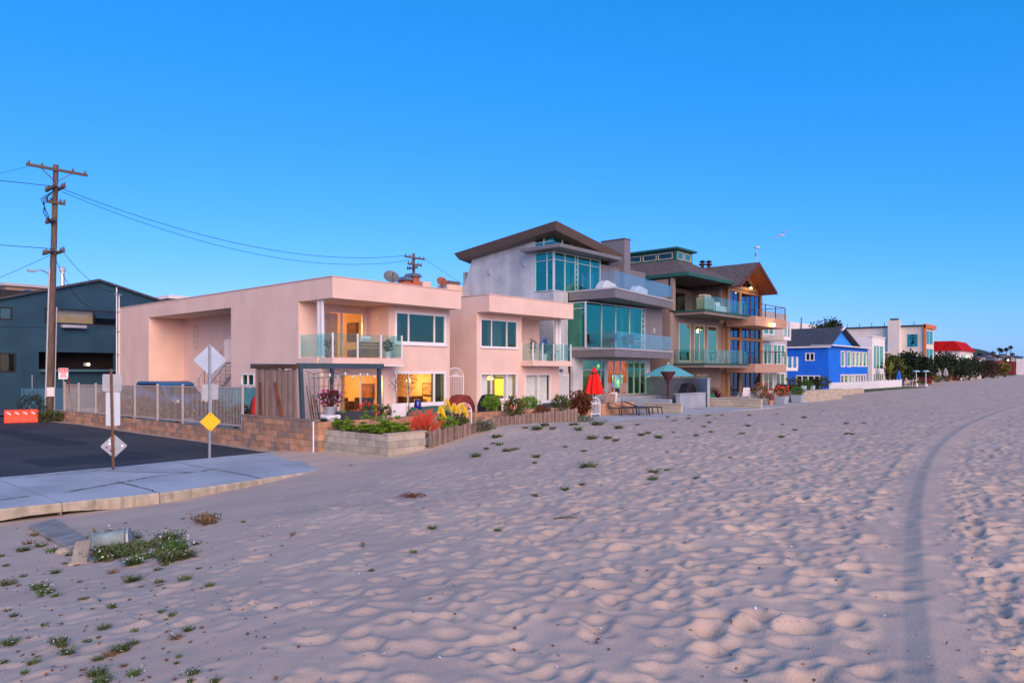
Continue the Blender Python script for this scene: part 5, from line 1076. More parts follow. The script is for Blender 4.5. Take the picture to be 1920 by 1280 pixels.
wire(up(12.8)+Vector((.2, -.4, .0)), U2+Vector((.9, -.16, 12.9)), 1.9, 'lower cable sagging from the tall utility pole to the distant pole', .014)
wire(U2+Vector((1, -.16, 12.9)), (75, 62, 9.5), .4, 'cable running right from the distant pole behind the grey house')
wire(up(9.5)+Vector((.2, -.8, 0)), (16.85, 46.8, 7.7), .5, 'service cable from the tall pole down to the corner house conduit')
wire(up(9.4)+Vector((.2, .6, 0)), (17.0, 52.0, 7.2), .6, 'service cable from the tall pole to the teal house window')
wire(up(13.0)+Vector((-.2, -.5, 0)), (-30, 47, 13.4), .8, 'high cable running left out of view from the pole top')
wire(up(9.6)+Vector((-.2, -.6, 0)), (-30, 42, 10.0), .7, 'mid height cable running left from the pole')
wire(up(13.9)+Vector((-1.3, -.2, 0)), (-10, 30, 1.5), .0, 'thin guy wire slanting down left from the top crossarm', .008)
wire(up(9.3)+Vector((-.2, 0, 0)), (3, 52, 4.6), .5, 'slack cable from the pole to the left wing of the teal house', .012)
wire((-30, 49, 5.2), (16.8, 47.0, 5.6), .3, 'low cable crossing in front of the teal house', .014)

# ---------------------------------------------------------------- board screen, pergola, trellis
GRYW = [M('grey_board_%d' % k, c, .9, var=.22, scale=4, stretch=(5, 5, .5), bump=.4, bscale=30) for k, c in enumerate(((.27, .185, .145, 1), (.22, .155, .125, 1), (.32, .23, .185, 1)))]
BSL = M('slate_blue_paint', (.045, .075, .10, 1), .6, var=.15, scale=4)
t = thing('board_screen', (13.2, 22.5, 1.42), 'screen of weathered upright boards above the block wall', 'screen')
y = 21.25; k = 0
while y < 23.8:
    w = rnd.uniform(.09, .16); h = 3.08+rnd.uniform(-.07, .05); MB().box(13.14+rnd.uniform(0, .03), 13.20, y, y+w-.012, 1.42, h).build('board', GRYW[k % 3], t); y += w; k += 1
MB().box(13.10, 13.24, 21.15, 24.0, 3.08, 3.2).build('top_rail', M('dark_wood', None), t)
RED2 = M('rust_board', (.15, .05, .035, 1), .9, var=.3)
MB().bar((13.08, 23.4, 1.45), (13.08, 23.45, 2.6), .09, .03).build('leaning_slat', RED2, t); MB().bar((13.08, 22.0, 1.45), (13.08, 22.45, 2.6), .10, .03).build('leaning_slat', RED2, t)
t = thing('pergola', (15, 22, .8), 'slate blue timber pergola over the corner patio', 'pergola')
for (x, y, dx) in ((13.35, 21.1, -.12), (16.6, 21.2, 0), (14.9, 24.2, 0), (16.6, 24.2, 0)): MB().bar((x, y, .8), (x+dx, y, 3.2), .12).build('post', BSL, t)
for y in (21.15, 24.2): MB().box(13.15, 16.75, y-.05, y+.05, 3.08, 3.26).build('beam', BSL, t)
for k in range(3): MB().box(14.0+k*1.1, 14.05+k*1.1, 21.2, 24.15, 3.14, 3.24).build('rafter', BSL, t)
t = thing('trellis', (14.2, 20.9, .8), 'leaning wooden trellis with green slats under the pergola', 'trellis')
for k in range(8): MB().bar((13.55+k*.17, 20.9+.02*k, 1.3), (13.45+k*.2, 20.95, 2.95-.06*k), .025).build('upright', GRYW[k % 3], t)
for k in range(5): MB().bar((13.5, 20.88, 1.55+k*.3), (14.95, 20.92, 1.62+k*.3), .022).build('cross_slat', M('green_slat', (.04, .16, .11, 1), .7) if k % 2 == 0 else GRYW[0], t)
for k in range(4): MB().bar((13.6+k*.1, 21.0, 1.3), (13.42+k*.12, 21.02, 2.5-.15*k), .05, .02).build('stake', RED2 if k % 2 else GRYW[1], t)
t = thing('string_lights', (15, 21.1, 2.9), 'string of small bulbs hanging from the pergola beam', 'lights')
pp = [(13.4+.32*k, 21.05, 3.0-.12*math.sin(k*math.pi/2.5)**2) for k in range(11)]; MB().path(pp, .008, 4).build('cord', DK, t)
for k, q in enumerate(pp[1:-1]): MB().lathe([(.015, -.04), (.035, -.1), (.03, -.15), (.005, -.18)], q, 8).build('bulb', M('bulb_white', (.7, .7, .66, 1), .3), t, smooth=True)

# ---------------------------------------------------------------- log edging fence in the sand
LOG = [M('log_%d' % k, c, .95, var=.3, scale=6, stretch=(5, 5, .6), bump=.5, bscale=30) for k, c in enumerate(((.22, .155, .125, 1), (.17, .125, .105, 1), (.27, .20, .165, 1)))]
t = thing('log_fence', (18, 16.2, .6), 'low fence of upright weathered half logs half buried in the sand', 'fence')
x = 14.55; k = 0
while x < 22.1:
    w = rnd.uniform(.055, .10); f = (x-14.5)/7.5
    top = 1.16+.26*min(1, f/.4)+.14*max(0, (f-.4)/.6)+rnd.uniform(-.035, .03)
    if not (15.55 < x < 15.62 or 20.62 < x < 20.7):
        m = MB().lathe([(w*.52, 0), (w*.52, top-.37), (w*.4, top-.34)], (x+w/2, 16.18+rnd.uniform(-.015, .015), .35), 7); m.build('log', LOG[k % 3], t)
    x += w; k += 1
# ---------------------------------------------------------------- patio furniture
def pot(loc, r, h, m, label, plant, name='potted_plant', square=False, cat='plant'):
    t = thing(name, loc, label, cat); x, y, z = loc
    if square:
        q = MB(); b = r*.8; q.v += [(x-b, y-b, z), (x+b, y-b, z), (x+b, y+b, z), (x-b, y+b, z), (x-r, y-r, z+h), (x+r, y-r, z+h), (x+r, y+r, z+h), (x-r, y+r, z+h)]; q.f += [(0,3,2,1),(4,5,6,7),(0,1,5,4),(1,2,6,5),(2,3,7,6),(3,0,4,7)]; q.build('pot', m, t, bevel=.015)
    else: MB().lathe([(r*.7, 0), (r*.95, h*.85), (r*1.05, h*.86), (r*1.05, h), (r*.9, h), (r*.88, h*.9)], loc, 16).build('pot', m, t, smooth='auto')
    plant(t, Vector((x, y, z+h))); return t
LV = {}
def leafm(name, c, var=.35): return M('leaf_'+name, c, .75, var=var, scale=7, spec=.2)
LG = leafm('green', (.055, .14, .025, 1)); LB = leafm('bright', (.13, .27, .025, 1)); LO = leafm('olive', (.065, .085, .02, 1)); LD = leafm('dark', (.018, .032, .014, 1)); LR = leafm('russet', (.13, .045, .018, 1)); LM = leafm('maroon', (.10, .012, .02, 1)); LY = leafm('yellowgreen', (.20, .22, .03, 1)); LGR = leafm('grey', (.10, .13, .07, 1))
PNK = M('pink_petal', (.65, .08, .35, 1), .7); REDP = M('red_petal', (.7, .03, .03, 1), .7); WHP = M('white_petal', (.75, .72, .8, 1), .7); YP = M('yellow_petal', (.75, .52, .02, 1), .7, var=.2, scale=8); CORAL = M('coral_stem', (.75, .06, .045, 1), .7, col2=(.50, .09, .03, 1), scale=5)
BARK = M('bark', (.10, .075, .055, 1), .95, var=.3, scale=6)
R6 = random.Random(21)
def leafy(t, c, rad, n, size, m, flowers=None, nf=0, fs=.06, stems=5, up=.3, asp=.45, name='foliage', shell=.45):
    q = MB().leaves(c, rad, n, size, R6, up, asp, shell); q.build(name, m, t)
    s = MB()
    for k in range(stems):
        a = R6.random()*6.28; d = Vector((math.cos(a)*rad[0]*.6, math.sin(a)*rad[1]*.6, rad[2]*.5)); b = Vector(c)-Vector((0, 0, rad[2]*.95)); s.path([b, b+(Vector(c)+d-b)*.5+Vector((0, 0, .05)), Vector(c)+d], [.018, .012, .006], 5)
    if stems: s.build('stems', BARK, t)
    if flowers:
        f = MB(); f.leaves((c[0], c[1], c[2]+rad[2]*.15), (rad[0]*1.05, rad[1]*1.05, rad[2]*1.0), nf, fs, R6, .5, .9, .9); f.build('blossoms', flowers, t)
def bush(u, v, Y, w, h, m, label, n=700, size=.09, fl=None, nf=0, group=None, zb=None, fs=.06, name='shrub', up=.3, asp=.45):
    p = PY(u, v, Y); zb = p.z-h/2 if zb is None else zb; t = thing(name, (p.x, p.y, zb), label, 'shrub', group)
    leafy(t, (p.x, p.y, p.z), (w/2, w/2*.85, h/2), n, size, m, fl, nf, fs, up=up, asp=asp); return t
def chair(loc, rz, fm, sm, label, group=None):
    t = thing('patio_chair', loc, label, 'chair', group); cs, sn = math.cos(rz), math.sin(rz)
    def W3(a, b, c): return (loc[0]+a*cs-b*sn, loc[1]+a*sn+b*cs, loc[2]+c)
    for sx in (-.26, .26):
        MB().tube(W3(sx, -.25, 0), W3(sx, -.25, .62), .018).build('leg', fm, t); MB().tube(W3(sx, .22, 0), W3(sx, .36, .95), .018).build('leg', fm, t); MB().bar(W3(sx, -.27, .62), W3(sx, .28, .62), .05, .03).build('armrest', fm, t)
    MB().extr([W3(-.25, -.26, .42), W3(.25, -.26, .42), W3(.25, .24, .38), W3(-.25, .24, .38)], (0, 0, .03)).build('seat', sm, t); MB().extr([W3(-.24, .25, .42), W3(.24, .25, .42), W3(.24, .37, .98), W3(-.24, .37, .98)], (0, .02, .01)).build('backrest', sm, t)
    return t
def bbq(loc, w, h, m, label):
    t = thing('covered_grill', loc, label, 'grill'); x, y, z = loc; q = MB(); n = 12
    prof = [(-.5, 0), (-.5, .55), (-.42, .72), (-.25, .95), (0, 1.0), (.25, .95), (.42, .72), (.5, .55), (.5, 0)]
    for j, dy in enumerate((-.3, -.24, .24, .3)):
        s = .9 if j in (0, 3) else 1.0
        for (a, b) in prof: q.v.append((x+a*w*s+.02*math.sin(a*20+j), y+dy, z+b*h*s))
    for j in range(3):
        for i in range(8): q.f.append((j*9+i, j*9+i+1, (j+1)*9+i+1, (j+1)*9+i))
    q.f.append(tuple(reversed(range(9)))); q.f.append(tuple(range(27, 36))); q.build('cover', m, t, smooth='auto')
    MB().box(x-w*.4, x+w*.4, y-.31, y-.285, z+h*.3, z+h*.33).build('strap', DK, t)
DFAB = M('dark_fabric', (.045, .05, .06, 1), .9, var=.15); WFAB = M('white_fabric', (.62, .62, .62, 1), .9, var=.06); GFAB = M('green_cover', (.04, .13, .095, 1), .8, var=.15)
p = PY(620, 775, 19.9); t = thing('pedestal', (p.x, p.y, .8), 'small white classical column pedestal under the flower pot', 'pedestal')
MB().lathe([(.2, 0), (.2, .1), (.14, .14), (.12, .55), (.14, .6), (.2, .66), (.2, .74)], (p.x, p.y, .82), 14).build('shaft', WHITE, t, smooth='auto')
for s in (-1, 1): MB().path([(p.x+s*.2, p.y-.18, 1.5), (p.x+s*.2, p.y+.18, 1.5)], .07, 10).build('scroll', WHITE, t)
def pinkpl(t, c): leafy(t, c+Vector((0, 0, .26)), (.48, .4, .32), 420, .10, leafm('plum', (.09, .02, .025, 1)), PNK, 70, .07)
pot((p.x, p.y, 1.565), .2, .27, M('grey_pot', (.30, .33, .36, 1), .6, var=.1), 'maroon leaved plant with pink flowers in a grey pot on the pedestal', pinkpl)
t = thing('patio_sofa', (15.0, 20.6, .8), 'dark grey wicker sofa behind the block garden wall', 'sofa'); MB().box(14.1, 15.7, 20.4, 21.1, .85, 1.25).build('base', DFAB, t, bevel=.03); MB().box(14.1, 15.7, 20.25, 20.4, .85, 1.62).build('back', DFAB, t, bevel=.03); MB().box(13.98, 14.1, 20.3, 21.1, .82, 1.45).build('arm', DFAB, t, bevel=.02)
t = thing('dining_chair', (17.0, 22.5, .8), 'high backed dark chair in front of the lit patio door', 'chair'); MB().box(16.75, 17.3, 22.4, 22.47, 1.2, 1.95).build('backrest', DFAB, t, bevel=.02); MB().box(16.75, 17.3, 22.45, 22.95, 1.2, 1.28).build('seat', DFAB, t)
for a in (16.78, 17.22):
    for b in (22.44, 22.9): MB().box(a, a+.05, b, b+.05, .8, 1.2).build('leg', DK, t)
t = thing('covered_table', (19.3, 21.3, .8), 'patio table draped with a dark green cover', 'table'); q = MB()
for i in range(13):
    for j in range(6):
        a = i/12; b = j/5; e = min(a, 1-a)*6; e2 = min(b, 1-b)*3; q.v.append((17.9+2.7*a, 20.7+1.2*b, .85+.72*min(1, e*.9+.1)*min(1, e2*.9+.25)+.05*math.sin(i*1.3)*math.sin(j)))
for i in range(12):
    for j in range(5): q.f.append((i*6+j, (i+1)*6+j, (i+1)*6+j+1, i*6+j+1))
q.build('fabric', GFAB, t, smooth=True); MB().box(18.2, 20.3, 20.85, 21.75, .8, 1.2).build('table_base', DK, t)
t = thing('blue_urn', PY(783, 770, 21.2), 'glossy cobalt blue urn on the green covered table', 'urn'); c = ROOT[t.name]; MB().lathe([(.11, -.04), (.14, .1), (.14, .3), (.11, .38), (.13, .42), (.10, .43)], c, 16).build('body', M('cobalt', (.01, .02, .22, 1), .15, spec=.6), t, smooth='auto'); MB().lathe([(.12, .425), (.125, .44)], c, 16).build('rim', M('cobalt', None), t)
chair((17.3, 21.0, .8), 2.6, WHITE, WHITE, 'white patio chair beside the green covered table')
for k, (u, lb) in enumerate(((742, 'slender potted tree left of the ground floor front window'), (766, 'slender leafless tree before the ground floor front window'))):
    p = PY(u, 745, 24.9); t = thing('slender_tree', (p.x, p.y, .8), lb, 'tree')
    MB().path([(p.x, p.y, .8), (p.x+.03, p.y, 1.7), (p.x-.02, p.y, 2.6)], [.03, .022, .012], 6).build('trunk', BARK, t); q = MB()
    for j in range(14):
        b = Vector((p.x, p.y, 1.9+.06*j)); a = R6.random()*6.28; q.path([b, b+Vector((math.cos(a)*.35, math.sin(a)*.3, .25+.1*R6.random()))], [.008, .003], 4)
    q.build('branches', BARK, t); MB().leaves((p.x, p.y, 2.55), (.45, .35, .5), 70, .09, R6).build('crown', LO, t)
bush(690, 770, 20.6, .9, .6, LG, 'red flowering shrub behind the garden wall by the sofa', 350, .08, REDP, 90, fs=.08)
bush(724, 771, 21, .7, .5, LO, 'small olive shrub beside the white chair', 300)
bbq((22.2, 22.6, .8), 1.35, 1.15, M('maroon_cover', (.20, .03, .025, 1), .75, var=.15), 'grill under a maroon fitted cover by the tall arched gate')
bbq((24.6, 23.1, .8), 1.15, 1.1, M('black_cover', (.012, .014, .022, 1), .75, var=.2), 'grill under a black cover in front of the curtained window')
p = PY(958, 770, 21.5); t = thing('gas_bottle', (p.x, p.y, .8), 'small red gas bottle between the bright green bushes', 'bottle'); MB().lathe([(.12, 0), (.13, .05), (.13, .5), (.06, .6), (.04, .7)], (p.x, p.y, 1.0), 12).build('cylinder', M('red_gloss', (.55, .01, .01, 1), .35), t, smooth='auto'); MB().tube((p.x, p.y, 1.68), (p.x, p.y, 1.78), .03).build('valve', DK, t)
p = PY(878, 765, 19.3); t = thing('ball_finial', (p.x, p.y, 1.4), 'terracotta ball on the garden gate pier', 'finial'); MB().box(p.x-.14, p.x+.14, p.y+.05, p.y+.33, .5, 1.45).build('pier', BLK[0], t); MB().ball((p.x, p.y+.19, 1.62), .17, n=14, m=10).build('ball', M('terracotta', (.50, .22, .12, 1), .8, var=.1), t, smooth=True)
arch_gate((19.25, 19.45, .75), .85, .72, .3, 'small white arched garden gate behind the yellow flowers')
arch_gate((28.05, 19.45, .85), .75, .6, .28, 'small white garden gate behind the russet bush')
t = thing('patio_sofa', (28.6, 22.5, .8), 'dark wicker sofa with white cushions under the second house', 'sofa'); MB().box(27.5, 29.8, 22.2, 23.0, .85, 1.3).build('base', DFAB, t, bevel=.03); MB().box(27.5, 29.8, 22.1, 22.25, .85, 1.4).build('back', DFAB, t, bevel=.03)
for k in range(4): MB().box(27.55+k*.56, 28.07+k*.56, 22.27, 22.5, 1.3, 1.52).build('cushion', WFAB, t, bevel=.05)
# upstairs balcony things
t = thing('outdoor_sofa', (19.2, 25.2, 3.54), 'wooden backed balcony sofa with white cushion behind the glass railing', 'sofa')
for k in range(5): MB().box(18.4, 19.6, 25.02, 25.06, 3.62+k*.13, 3.73+k*.13).build('slat', M('teak', (.32, .15, .09, 1), .7, var=.2, scale=3, stretch=(1, 1, 6)), t)
MB().box(18.4, 19.6, 25.06, 25.7, 3.6, 3.9).build('seat', M('teak', None), t); MB().obox((18.95, 25.15, 4.35), (.28, 0, 0), (0, .07, .03), (0, -.05, .14)).build('cushion', WFAB, t, bevel=.06)
pot((20.05, 25.0, 3.54), .16, .3, M('white_pot', (.6, .58, .55, 1), .5), 'leafy plant in a white pot at the corner house balcony rail', lambda t, c: leafy(t, c+Vector((0, 0, .25)), (.25, .25, .28), 160, .12, LO))
pot((17.6, 25.9, 3.54), .14, .35, M('clay_pot', (.3, .13, .08, 1), .7), 'dark twiggy plant on the balcony beside the white column', lambda t, c: leafy(t, c+Vector((0, 0, .3)), (.25, .25, .3), 120, .1, LR))
pot((30.7, 25.5, 3.55), .14, .35, M('white_pot', None), 'tall pale plant at the left end of the second house balcony', lambda t, c: leafy(t, c+Vector((0, 0, .5)), (.2, .2, .5), 160, .12, LGR))
pot((31.6, 25.4, 3.55), .16, .4, M('white_pot', None), 'blue flowering plant in a white pot on the second house balcony', lambda t, c: leafy(t, c+Vector((0, 0, .45)), (.3, .25, .45), 120, .12, LG, M('blue_petal', (.05, .2, .55, 1), .7), 120, .11))
pot((32.4, 25.4, 3.55), .16, .4, M('clay_pot', None), 'small palm in a clay pot on the second house balcony', lambda t, c: leafy(t, c+Vector((0, 0, .3)), (.2, .2, .35), 60, .25, LO, asp=.12))
for k, (x, y, z, rz, lb) in enumerate(((38.6, 25.6, 4.42, .4, 'dark chair at the left end of the grey house middle balcony'), (40.6, 25.6, 4.42, -.5, 'dark folding chair beside the middle balcony table'), (42.6, 26.0, 4.42, .5, 'pale folding chair right of the middle balcony table'))):
    chair((x, y, z), rz+3.1, DK if k < 2 else ALU, DFAB if k < 2 else GRYW[2], lb)
t = thing('bistro_table', (41.6, 25.7, 4.42), 'small dark bistro table on the middle balcony of the grey house', 'table'); MB().lathe([(.32, .7), (.32, .73)], (41.6, 25.7, 4.42), 14).build('top', DK, t); MB().tube((41.6, 25.7, 4.42), (41.6, 25.7, 5.13), .03).build('stem', DK, t); MB().lathe([(.2, 0), (.2, .03)], (41.6, 25.7, 4.42), 12).build('base', DK, t)
for (x, lb) in ((39.5, 'covered white lounge chair on the top balcony of the grey house'), (43.5, 'covered white sofa on the top balcony of the grey house')):
    t = thing('covered_sofa', (x, 26.6, 8.13), lb, 'sofa'); MB().extr([(x-.8, 26.2, 8.14), (x+.8, 26.2, 8.14), (x+.8, 26.2, 8.75), (x-.3, 26.2, 8.95), (x-.8, 26.2, 8.5)], (0, .7, 0)).build('cover', WFAB, t, bevel=.08); MB().box(x-.7, x+.7, 26.16, 26.2, 8.3, 8.34).build('tie', ALU, t)
t = thing('covered_grill', (50.2, 24.8, 7.5), 'big tan covered grill on the top balcony of the tan house', 'grill'); MB().prism([(49.4, 24.3), (50.9, 24.3), (50.9, 25.2), (49.4, 25.2)], 7.52, 8.5).build('cover', M('tan_cover', (.40, .33, .20, 1), .8, var=.1), t, bevel=.12); MB().box(49.6, 50.7, 24.45, 25.1, 8.45, 8.75).build('hood', M('tan_cover', None), t, bevel=.1)
for (x, lb) in ((52.2, 'white covered armchair beside the tan covered grill'), (53.6, 'white covered sofa at the right of the top tan balcony'), ):
    t = thing('covered_sofa', (x, 25.2, 7.5), lb, 'sofa'); MB().box(x-.6, x+.6, 24.8, 25.6, 7.52, 8.1).build('cover', WFAB, t, bevel=.1); MB().box(x-.6, x+.6, 25.4, 25.7, 8.0, 8.5).build('back_cover', WFAB, t, bevel=.08)
for k, x in enumerate((52.5, 54.0)): chair((x, 25.2, 3.57), 3.0, ALU, GRYW[2], ('first', 'second')[k]+' pale armchair on the lower balcony of the tan house')
# gray patio
p = Vector((30.9, 21.5, .8)); t = thing('closed_parasol', p, 'bright red parasol folded shut beside the grey house', 'parasol'); MB().tube(p, p+Vector((0, 0, 2.35)), .03).build('pole', DK, t)
q = MB(); nn = 16
for (r, z) in ((.52, 1.0), (.44, 1.3), (.3, 1.85), (.17, 2.1), (.16, 2.16), (.02, 2.42)):
    for j in range(nn): a = j*2*math.pi/nn; rr_ = r*(1 if j % 2 else .62); q.v.append((p.x+rr_*math.cos(a), p.y+rr_*math.sin(a), p.z+z))
for i in range(5):
    for j in range(nn): q.f.append((i*nn+j, i*nn+(j+1) % nn, (i+1)*nn+(j+1) % nn, (i+1)*nn+j))
q.build('canopy', M('red_canvas', (.75, .015, .01, 1), .75, var=.05), t); MB().lathe([(.18, 2.05), (.19, 2.1), (.18, 2.14)], p, 12).build('tie', DK, t)
p = Vector((39.6, 22.0, .87)); t = thing('open_parasol', p, 'teal parasol open over the grey house terrace', 'parasol'); MB().tube(p, p+Vector((0, 0, 2.6)), .035).build('pole', ALU, t); q = MB(); nn = 8
q.v.append((p.x, p.y, 3.42))
for r, z in ((.8, 3.12), (1.62, 2.68)):
    for j in range(nn): a = (j+.3)*2*math.pi/nn; q.v.append((p.x+r*math.cos(a), p.y+r*math.sin(a), z))
for j in range(nn): q.f.append((0, 1+j, 1+(j+1) % nn)); q.f.append((1+j, 1+nn+j, 1+nn+(j+1) % nn, 1+(j+1) % nn))
q.build('canopy', M('teal_canvas', (.10, .38, .40, 1), .75, var=.05), t)
for j in range(nn): a = (j+.3)*2*math.pi/nn; MB().tube((p.x, p.y, 3.36), (p.x+1.58*math.cos(a), p.y+1.58*math.sin(a), 2.66), .012, n=4).build('rib', DK, t)
MB().ball((p.x, p.y, 3.48), .05).build('finial', WHITE, t)
p = Vector((36.7, 20.4, .87)); t = thing('patio_heater', p, 'covered patio heater like an upturned brown cone', 'heater'); MB().lathe([(.16, 0), (.1, .35), (.06, .4), (.06, 1.35), (.1, 1.55), (.42, 2.0), (.42, 2.08), (.36, 2.1)], p, 14).build('cover', M('brown_cover', (.07, .02, .025, 1), .8, var=.2), t, smooth='auto'); MB().lathe([(.25, 0), (.25, .05)], p, 14).build('base', ALU, t)
bbq((40.0, 20.9, 1.2), 1.3, 1.05, M('black_cover', None), 'black covered grill standing behind the counter wall')
for k, (x, y, rz, lb) in enumerate(((33.6, 22.3, 2.8, 'pale sling chair left of the folded red parasol group'), (36.0, 24.3, 3.4, 'white sling chair before the folding doors'), (38.2, 24.6, 2.9, 'beige sling chair near the teal parasol'), (31.8, 21.2, 2.4, 'wicker chair beside the red parasol'))):
    chair((x, y, 1.27 if y > 23.4 else .82), rz, ALU if k < 3 else GRYW[0], GRYW[2] if k else WFAB, lb)
def lounger(p, q, label):
    t = thing('sun_lounger', p, label, 'lounger', 'sun loungers on the concrete path'); p = Vector(p); q = Vector(q); d = (q-p); L = d.length; d.normalize(); n = Vector((-d.y, d.x, 0)); Z = Vector((0, 0, 1))
    for s in (-1, 1):
        MB().bar(p+n*s*.3+Z*.34, q+n*s*.3+Z*.34, .04).build('side_rail', DK, t)
        for f in (.28, .72, .98): MB().bar(p+d*L*f+n*s*.3+Z*.34, p+d*(L*f+.05)+n*s*.3, .035).build('leg', DK, t)
    a = p+d*L*.38; MB().obox((a+q)/2+Z*.36, (q-a)/2, n*.28, Z*.015).build('seat_sling', DFAB, t); h = p+Z*.62; MB().obox((h+a+Z*.36)/2, (h-a-Z*.36)/2, n*.28, Vector((d.x, d.y, 1))*.012).build('back_sling', DFAB, t)
lounger((28.8, 19.2, .87), (30.1, 17.8, .87), 'dark mesh sun lounger on the path nearer the russet bush'); lounger((30.0, 19.1, .87), (31.4, 17.9, .87), 'dark mesh sun lounger on the path nearer the beige wall end')
# ---------------------------------------------------------------- garden plants
bush(921, 755, 21.0, 1.0, .7, LB, 'bright green bush beside the maroon covered grill', 900, .1); bush(992, 755, 20.9, 1.15, .72, LB, 'bright green bush in front of the curtained patio door', 900, .1)
bush(964, 764, 18.6, 1.15, 1.0, LO, 'dark olive bush above the log fence', 900, .1, REDP, 15); bush(1016, 771, 18.2, 1.0, .45, LR, 'low russet bush above the log fence', 500, .09); bush(1051, 757, 18.0, .95, .8, LO, 'olive bush with upright leaves near the log fence end', 700, .13, up=.9, asp=.25)
t = bush(1090, 757, 17.6, 1.25, 1.25, LR, 'tall russet brown succulent bush at the end of the log fence', 1300, .11, asp=.7, zb=.8)
bush(908, 800, 16.0, .9, .5, LGR, 'grey green weed clump in the gap of the log fence', 500, .08, WHP, 40, fs=.03); bush(1095, 785, 16.2, 1.0, .25, LGR, 'grey green ground weeds at the foot of the russet bush', 400, .07, WHP, 25, fs=.03)
# succulent rosettes spilling over the planter
def rosette(q, c, r, rn):
    for k in range(16):
        a = k*2.4; e = .25+.9*k/16; L = r*(1-.4*k/16); d = Vector((math.cos(a)*math.cos(e), math.sin(a)*math.cos(e), math.sin(e))); s = Vector((-math.sin(a), math.cos(a), 0))*L*.26
        q.poly([c, c+d*L*.55+s, c+d*L, c+d*L*.55-s])
LS = leafm('succulent', (.21, .36, .04, 1), .3); R7 = random.Random(4)
cl = [(13.2, 19.0, .3), (13.3, 18.6, .3), (13.15, 18.2, .22), (13.2, 17.6, .34), (13.35, 17.3, .36), (13.2, 17.0, .42), (13.4, 16.9, .36), (13.25, 16.75, .3), (13.5, 16.6, .3), (13.75, 16.55, .28), (13.95, 16.6, .34), (13.9, 16.9, .34), (13.6, 18, .3), (14.0, 17.6, .3)]
for k, (x, y, r) in enumerate(cl):
    t = thing('succulent', (x, y, 1.08), 'bright green rosette succulent growing in the pale block planter', 'succulent', 'succulents in the block planter'); q = MB()
    for j in range(14): rosette(q, Vector((x+R7.gauss(0, r*.34), y+R7.gauss(0, r*.34), 1.14+abs(R7.gauss(0, r*.6)))), .13+.05*R7.random(), R7)
    q.build('rosettes', LS, t); MB().leaves((x, y, 1.12), (r*.7, r*.7, .12), 60, .08, R7).build('lower_leaves', LO, t)
p = PY(793, 790, 16.75); t = thing('coral_bush', (p.x, p.y, .9), 'coral red pencil cactus bush beside the pale planter', 'shrub'); q = MB(); g = MB()
for j in range(70):
    a = R7.random()*6.28; e = .55+R7.random()*.95; b = Vector((p.x, p.y, .85)); d = Vector((math.cos(a)*math.cos(e), math.sin(a)*math.cos(e), math.sin(e))); L = .5+.5*R7.random(); m1 = b+d*L*.6
    g.path([b, m1], [.012, .009], 4, False)
    for z in range(4): q.path([m1, m1+(d+Vector((R7.gauss(0, .35), R7.gauss(0, .35), .3))).normalized()*L*.45], [.011, .006], 4, False)
q.build('red_tips', CORAL, t); g.build('stems', leafm('stemgreen', (.20, .13, .03, 1)), t)
for k, (u, v, r) in enumerate(((830, 777, .11), (838, 762, .15), (851, 766, .12), (858, 768, .11), (866, 765, .12), (872, 773, .11), (826, 768, .1))):
    p = PY(u, v, 17.4); t = thing('yellow_aeonium', (p.x, p.y, .7), 'tall stalk with a cone of small yellow flowers behind the log fence', 'flower', 'yellow flower cones behind the log fence')
    MB().path([(p.x+.08, p.y, .7), (p.x+.04, p.y, p.z-.35), (p.x, p.y, p.z-.12)], [.03, .025, .02], 6).build('stalk', BARK, t); q = MB(); n_ = 130
    for j in range(n_):
        f = j/n_; a = j*2.4; rr_ = r*(1-f*.8)*(1.0); c = Vector((p.x+rr_*math.cos(a), p.y+rr_*math.sin(a), p.z-.15+f*r*2.6)); d = Vector((math.cos(a), math.sin(a), .5)); s = Vector((-math.sin(a), math.cos(a), 0))*.022; q.poly([c-s, c+d*.03, c+s, c+Vector((0, 0, .045))])
    q.build('flower_cone', YP, t); MB().leaves((p.x+.03, p.y, p.z-.3), (.12, .12, .08), 40, .09, R7, .2, .6).build('leaf_rosette', LO, t)
bush(840, 792, 16.7, .9, .35, LB, 'bright succulent clump spilling over the log fence', 400, .09); bush(862, 790, 16.8, .7, .3, LO, 'small olive succulent clump by the log fence post', 250, .08)
# beach-front planters in front of the peach house
def spiky(t, c, n, L, m, w=.03):
    q = MB()
    for k in range(n):
        a = R6.random()*6.28; e = .2+R6.random()*1.2; d = Vector((math.cos(a)*math.cos(e), math.sin(a)*math.cos(e), math.sin(e))); s = Vector((-math.sin(a), math.cos(a), 0))*w; l = L*(.7+.4*R6.random()); m1 = c+d*l*.6; e1 = m1+(d+Vector((0, 0, -.5))).normalized()*l*.4
        q.poly([c-s*.6, c+s*.6, m1+s, m1-s]); q.poly([m1-s, m1+s, e1])
    q.build('blades', m, t)
for (u, v, L, m, lb) in ((1345, 735, .85, LM, 'dark red spiky cordyline in front of the tan house'), ):
    p = PY(u, v, 20.0); t = thing('spiky_plant', (p.x, p.y, .87), lb, 'plant'); spiky(t, Vector((p.x, p.y, 1.25)), 60, L, m); MB().tube((p.x, p.y, .87), (p.x, p.y, 1.3), .07).build('trunk', BARK, t)
p = PZ(1427, 757, .9); pot((p.x, p.y, .87), .25, .35, CMU[0], 'big orange tinged spiky bush in a grey box planter', lambda t, c: (leafy(t, c+Vector((0, 0, .45)), (.6, .6, .55), 900, .14, leafm('bronze', (.17, .09, .02, 1)), REDP, 60, .08, asp=.2, up=.8)), square=True)
